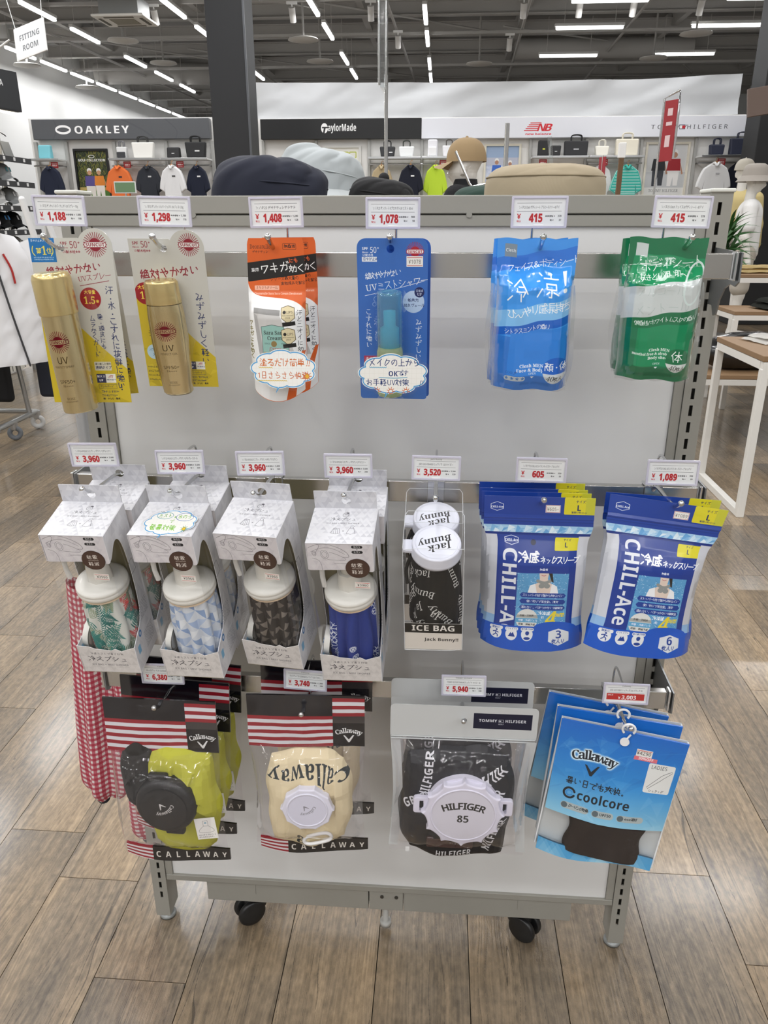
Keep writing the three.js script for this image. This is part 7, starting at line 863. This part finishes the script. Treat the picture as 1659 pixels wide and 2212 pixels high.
// blue arm cover pouches
const coolTex = canvas(760, 1020, (x, W, H) => {
  const g = x.createLinearGradient(0, 0, 0, 640); g.addColorStop(0, '#1467c4'); g.addColorStop(0.5, '#2b86d0'); g.addColorStop(1, '#8cc6e2'); x.fillStyle = g; x.fillRect(0, 0, W, 640); for (let k = 0; k < 46; k++) { const a = rr(0, 760), b = rr(60, 640); shape(x, ['rgba(255,255,255,.06)', 'rgba(10,60,140,.07)', 'rgba(190,225,245,.1)'][k % 3], [[a, b], [a + rr(-140, 140), b + rr(20, 150)], [a + rr(-120, 160), b + rr(-60, 60)]]); }
  for (const c of ['rgba(220,240,250,.25)']) for (let k = 0; k < 8; k++) { x.save(); x.shadowColor = '#dff0fa'; x.shadowBlur = 14; arcText(x, 'Callaway', 240, 230, 420, 0.62, 'bold 82px serif', '#1b2530'); x.restore(); }
  arcText(x, 'Callaway', 240, 230, 420, 0.62, 'bold 82px serif', '#1b2530'); chevron(x, 236, 300, 46, '#1b2530'); write(x, '暑い日でも爽快。', 96, 372, 50, { color: '#16202a', w: 0.11, gap: 0.98 }); x.strokeStyle = '#16202a'; x.lineWidth = 14; x.beginPath(); x.arc(130, 482, 34, 0.4, 5.9); x.stroke(); x.strokeStyle = '#3a8cd0'; x.lineWidth = 10; x.beginPath(); x.arc(130, 482, 18, 0.4, 5.9); x.stroke(); txt(x, 'coolcore', 178, 512, 'bold 86px sans-serif', '#16202a', 'left', 0.95);
  [[90, 'クーリング効果', 180], [290, 'UPF50', 140], [450, 'eco素材', 170]].forEach(([a, t, ww]) => { rr2(x, '#a9b4b6', a, 550, ww, 46, 23); disc(x, '#59666c', a + 24, 573, 20); write(x, t, a + 50, 558, 25, { color: '#20262a', w: 0.11, gap: 0.72, bold: true }); });
  rr2(x, '#dfe0de', 566, 170, 160, 200, 12); txt(x, 'LADIES', 582, 206, '34px sans-serif', '#3a3d40', 'left', 0.9); curve(x, [[584, 336], [640, 270], [660, 240], [712, 206]], '#4a4d50', 2.5); curve(x, [[592, 344], [650, 290], [672, 262], [716, 214]], '#4a4d50', 2.5); write(x, 'シュラッグ', 602, 346, 18, { color: '#333', w: 0.1 });
  x.save(); x.translate(520, 120); x.rotate(0.02); rect(x, '#e7e3e0', -46, -28, 96, 48); rect(x, '#c8443e', -42, -22, 88, 4); txt(x, '¥4290', 0, 8, 'bold 32px monospace', '#5a5550', 'center', 0.9); rect(x, '#d9707c', -52, 20, 140, 26); txt(x, '30%OFF', 20, 40, 'bold 24px sans-serif', '#f6e3e5', 'center'); x.restore();
  rect(x, '#4fa3d8', 0, 920, W, 100); for (let k = 0; k < 14; k++) { const a = rr(0, 760); shape(x, 'rgba(200,230,245,.18)', [[a, 920], [a + 80, 1020], [a - 40, 1020]]); }
});
const coolTop = coolTex.clone(); coolTop.repeat.set(1, 640 / 1020); coolTop.offset.set(0, 1 - 640 / 1020); const coolBot = coolTex.clone(); coolBot.repeat.set(1, 100 / 1020); coolBot.offset.set(0, 0);
const coolTopM = printed(coolTop, 0.28, { clearcoat: 0.4, clearcoatRoughness: 0.2 }), coolBotM = printed(coolBot, 0.28, { clearcoat: 0.4 });
function coolBag(label, pos, rot) {
  const o = thing('arm_cover_pouch', label, 'pouch', pos, rot, 'blue arm cover pouches'), w = 0.176, h = 0.232, wave2 = (u, v) => 0.004 * v + 0.004 * (fbm(u * 4 + pos[2] * 40, v * 4) - 0.5);
  part(o, 'printed_front', slab(24, 22, (u, v) => [(u - 0.5) * w * (1 - 0.04 * v), -v * h * 0.66 - 0.002 * Math.sin(u * 4) * v, 0.004 + 0.012 * Math.sin(Math.PI * u) * v + wave2(u, v)], 0.003), coolTopM);
  part(o, 'clear_window', sheet(20, 10, (u, v) => [(u - 0.5) * w * (0.955 - 0.01 * v), -h * (0.66 + 0.26 * v), 0.01 + 0.013 * Math.sin(Math.PI * u)]), film); part(o, 'back_film', slab(6, 6, (u, v) => [(u - 0.5) * w, -h * v, -0.004], 0.0008), phys(0xdfe3e4, 0.4, { transmission: 0.25, thickness: 0 }));
  for (const s of [-1, 1]) part(o, 'white_edge', box(0.002, h * 0.98, 0.003, s * (w / 2 - 0.001), -h * 0.49, 0.0), std(0xe9ebec, 0.5));
  part(o, 'bottom_print', slab(20, 4, (u, v) => [(u - 0.5) * w * 0.96, -h * (0.905 + 0.1 * v) - 0.005 * Math.sin(u * 6.3) + 0.004 * u, 0.006 + 0.006 * Math.sin(Math.PI * u)], 0.003), coolBotM);
  part(o, 'dark_garment', slab(26, 16, (u, v) => { const a = 2 * u - 1; return [a * 0.054 * (1 + 0.05 * Math.sin(v * 9)) + 0.008, -h * (0.6 + 0.35 * v), 0.004 + 0.012 * Math.sqrt(Math.max(0, 1 - a ** 4)) + 0.004 * (fbm(u * 5, v * 4) - 0.5)]; }, 0.004), std(0x2b221e, 0.85));
  const lp = new THREE.Group(); lp.name = 'hanger_loop'; o.add(lp); lp.position.set(0.004, -0.006, 0.006); part(lp, 'loop', new THREE.TorusGeometry(0.0085, 0.0018, 8, 28, 4.6).rotateZ(-0.6).translate(0, 0.012, 0), plastic); part(lp, 'disc_clip', cyl(0.0065, 0.0065, 0.002, 24).rotateX(Math.PI / 2).translate(-0.002, -0.008, 0.002), plastic); part(lp, 'strap', rod([0.004, 0.004, 0], [-0.001, -0.006, 0.001], 0.0015), plastic); return o;
}
const cl = coolBag('blue arm cover pouch with dark garment, front', [0.354, 0.6615, 0.203], [-0.02, -0.12, -0.108]); copy(cl, 'blue arm cover pouch, middle of three', [0.3515, 0.667, 0.176], [0, -0.1, -0.07]); copy(cl, 'blue arm cover pouch, rearmost of three', [0.343, 0.664, 0.142], [0.01, -0.08, -0.135]);

// ---------- left end of the rack: checked cloth covers, pole, white prongs ----------
const ging = canvas(256, 256, (x) => { rect(x, '#d6cdca', 0, 0, 256, 256); for (let k = 0; k < 8; k++) { x.fillStyle = 'rgba(160,28,48,.62)'; x.fillRect(k * 32, 0, 16, 256); x.fillRect(0, k * 32, 256, 16); } }, { repeat: [2.6, 5.2] });
const gingM = new THREE.MeshStandardMaterial({ map: ging, roughness: 0.85, side: THREE.DoubleSide });
function sleeveCloth(label, pos, w, h, sd, rot) { const o = thing('checked_cloth_bag', label, 'cloth bag', pos, rot, 'checked cloth bags'); part(o, 'cloth', sheet(40, 40, (u, v) => { const a = u * Math.PI * 2, k = 1 + 0.16 * Math.sin(a * 5 + sd + v * 2) * (0.4 + v) + 0.1 * (fbm(Math.cos(a) + v * 3 + sd, Math.sin(a) + v * 3) - 0.5), end = v > 0.93 ? 1 - ((v - 0.93) / 0.07) ** 2 * 0.45 : 1; return [Math.sin(a) * w / 2 * k * end * (0.86 + 0.16 * v), -v * h + 0.006 * Math.sin(a * 3), Math.cos(a) * w * 0.3 * k * end]; }), gingM); part(o, 'lining', sph(0.014, -0.012, -h - 0.006, 0.0, 10), std(0x1c2433, 0.8)); part(o, 'side_label', box(0.004, 0.016, 0.008, -w * 0.5, -h * 0.86, 0), std(0xb02a2f, 0.7)); return o; }
sleeveCloth('red and white checked cloth bag hanging at the left end', [-0.568, 0.7, -0.13], 0.092, 0.5, 1, [0, 0, -0.05]);
sleeveCloth('second checked cloth bag low behind the yellow ice bags', [-0.5, 0.56, -0.1], 0.08, 0.43, 4, [0, 0, 0.02]);
{ const o = thing('white_prong_hanger', 'white plastic two prong hanger behind the first price tag', 'hanger', [-0.53, 1.25, -0.12]); part(o, 'prong', tube([[0.004, -0.02, 0.01], [-0.02, 0.04, 0.02], [-0.032, 0.115, 0.03]], 0.005, 16, 10), plastic); part(o, 'prong_tip', sph(0.005, -0.032, 0.115, 0.03, 10), plastic); part(o, 'prong', tube([[0.01, 0.0, 0.0], [0.0, 0.06, 0.01], [-0.008, 0.11, 0.02]], 0.0045, 16, 10), plastic); part(o, 'prong_tip', sph(0.0045, -0.008, 0.11, 0.02, 10), plastic); part(o, 'bar', rbox(0.014, 0.11, 0.01, 0.004, 0.04, 0.04, 0.0), plastic); part(o, 'base_bar', rbox(0.07, 0.016, 0.012, 0.004, 0.018, -0.01, 0), plastic); }
solo('white_card_box', rbox(0.05, 0.008, 0.06, 0.002), white, 'white card box lying on the rack top at left', 'box', [-0.375, 1.363, -0.1]);

// ---------- hats on the rack's rear shelf ----------
function hatDome(label, name, pos, rot, r, h, color, opt = {}) {
  const o = thing(name, label, 'hat', pos, rot), m = opt.mat ?? std(color, 0.8, 0, { side: THREE.DoubleSide });
  part(o, 'crown', sheet(96, 40, (u, v) => { const a = u * Math.PI * 2, t = v, prof = Math.pow(Math.sin(Math.min(1, t * 1.0) * Math.PI / 2), opt.p ?? 0.62), y = h * Math.pow(Math.cos(t * Math.PI / 2), opt.q ?? 0.55), fold = (opt.f ?? 0.05) * (Math.abs(fbm(Math.cos(a) * 1.3 + v * 1.6 + (opt.seed ?? 0), Math.sin(a) * 1.3 + v * 1.1, 3) - 0.46) - 0.08) * (v > 0.1 ? 1 : v * 10); return [Math.sin(a) * r * prof * (1 + fold * 2), y * (1 + fold * (v < 0.9 ? 1.2 : 0)), Math.cos(a) * r * (opt.zr ?? 0.95) * prof * (1 + fold * 2)]; }), m);
  const seam = []; for (let i = 0; i <= 60; i++) { const a = i / 60 * Math.PI * 2; seam.push([Math.sin(a) * r * (opt.sr ?? 0.985), h * (opt.sy ?? 0.42), Math.cos(a) * r * (opt.zr ?? 0.95) * (opt.sr ?? 0.985)]); }
  part(o, 'seam', tube(seam, 0.0012, 90, 5), std(opt.seamColor ?? color, 0.8));
  if (opt.peak) part(o, 'peak', slab(20, 6, (u, v) => { const a = (u - 0.5) * 2, q = r * 0.92 + v * 0.05; return [Math.sin(a) * q, -0.002 - 0.01 * v, Math.cos(a) * q]; }, 0.004).rotateY(Math.PI), m);
  if (opt.button) part(o, 'button', sph(0.009, 0, h, 0, 10), m);
  return o;
}
hatDome('navy puffy cap on top of the rack at left', 'newsboy_cap', [-0.188, 1.36, -0.14], [-0.02, 0.3, -0.06], 0.088, 0.064, 0x191d2e, { f: 0.14, seed: 2, p: 0.68, q: 0.5, sy: 0.4, sr: 0.99, peak: 1 });
{ const o = hatDome('pale grey bucket hat behind the navy cap', 'bucket_hat', [-0.145, 1.362, -0.33], [0.02, 0.6, -0.16], 0.078, 0.09, 0xb4babc, { f: 0.16, seed: 9, p: 0.5, q: 0.5, sy: 0.55, sr: 0.97 }); part(o, 'brim', sheet(48, 4, (u, v) => { const a = u * Math.PI * 2; return [Math.sin(a) * (0.076 + 0.024 * v), 0.024 - 0.016 * v + 0.004 * Math.sin(a * 2), Math.cos(a) * (0.073 + 0.024 * v)]; }), std(0xc3c8c9, 0.8, 0, { side: THREE.DoubleSide })); }
hatDome('black cap with button behind the rack top', 'newsboy_cap', [-0.022, 1.358, -0.2], [0, 0, -0.14], 0.052, 0.04, 0x121214, { f: 0.1, seed: 4, button: 1, p: 0.6, peak: 1 });
const cordTex = canvas(512, 512, (x) => { rect(x, '#a89b83', 0, 0, 512, 512); for (let k = 0; k < 256; k++) { rect(x, k % 2 ? '#9b8e77' : '#b3a68d', k * 2, 0, 2, 512); } }, { repeat: [6, 1] });
hatDome('beige corduroy work cap on top of the rack at right', 'work_cap', [0.231, 1.36, -0.14], [0, -0.1, 0.0], 0.09, 0.053, 0xa89b83, { f: 0.05, seed: 6, p: 0.44, q: 0.42, sy: 0.66, sr: 0.975, mat: new THREE.MeshStandardMaterial({ map: cordTex, roughness: 0.9, side: THREE.DoubleSide }), seamColor: 0x8f8269 });
hatDome('dark green cap edge behind the beige cap', 'work_cap', [0.165, 1.36, -0.32], [0, 0, 0], 0.07, 0.032, 0x1e3a30, { f: 0.05, seed: 8 });

renderer.render(scene, camera);
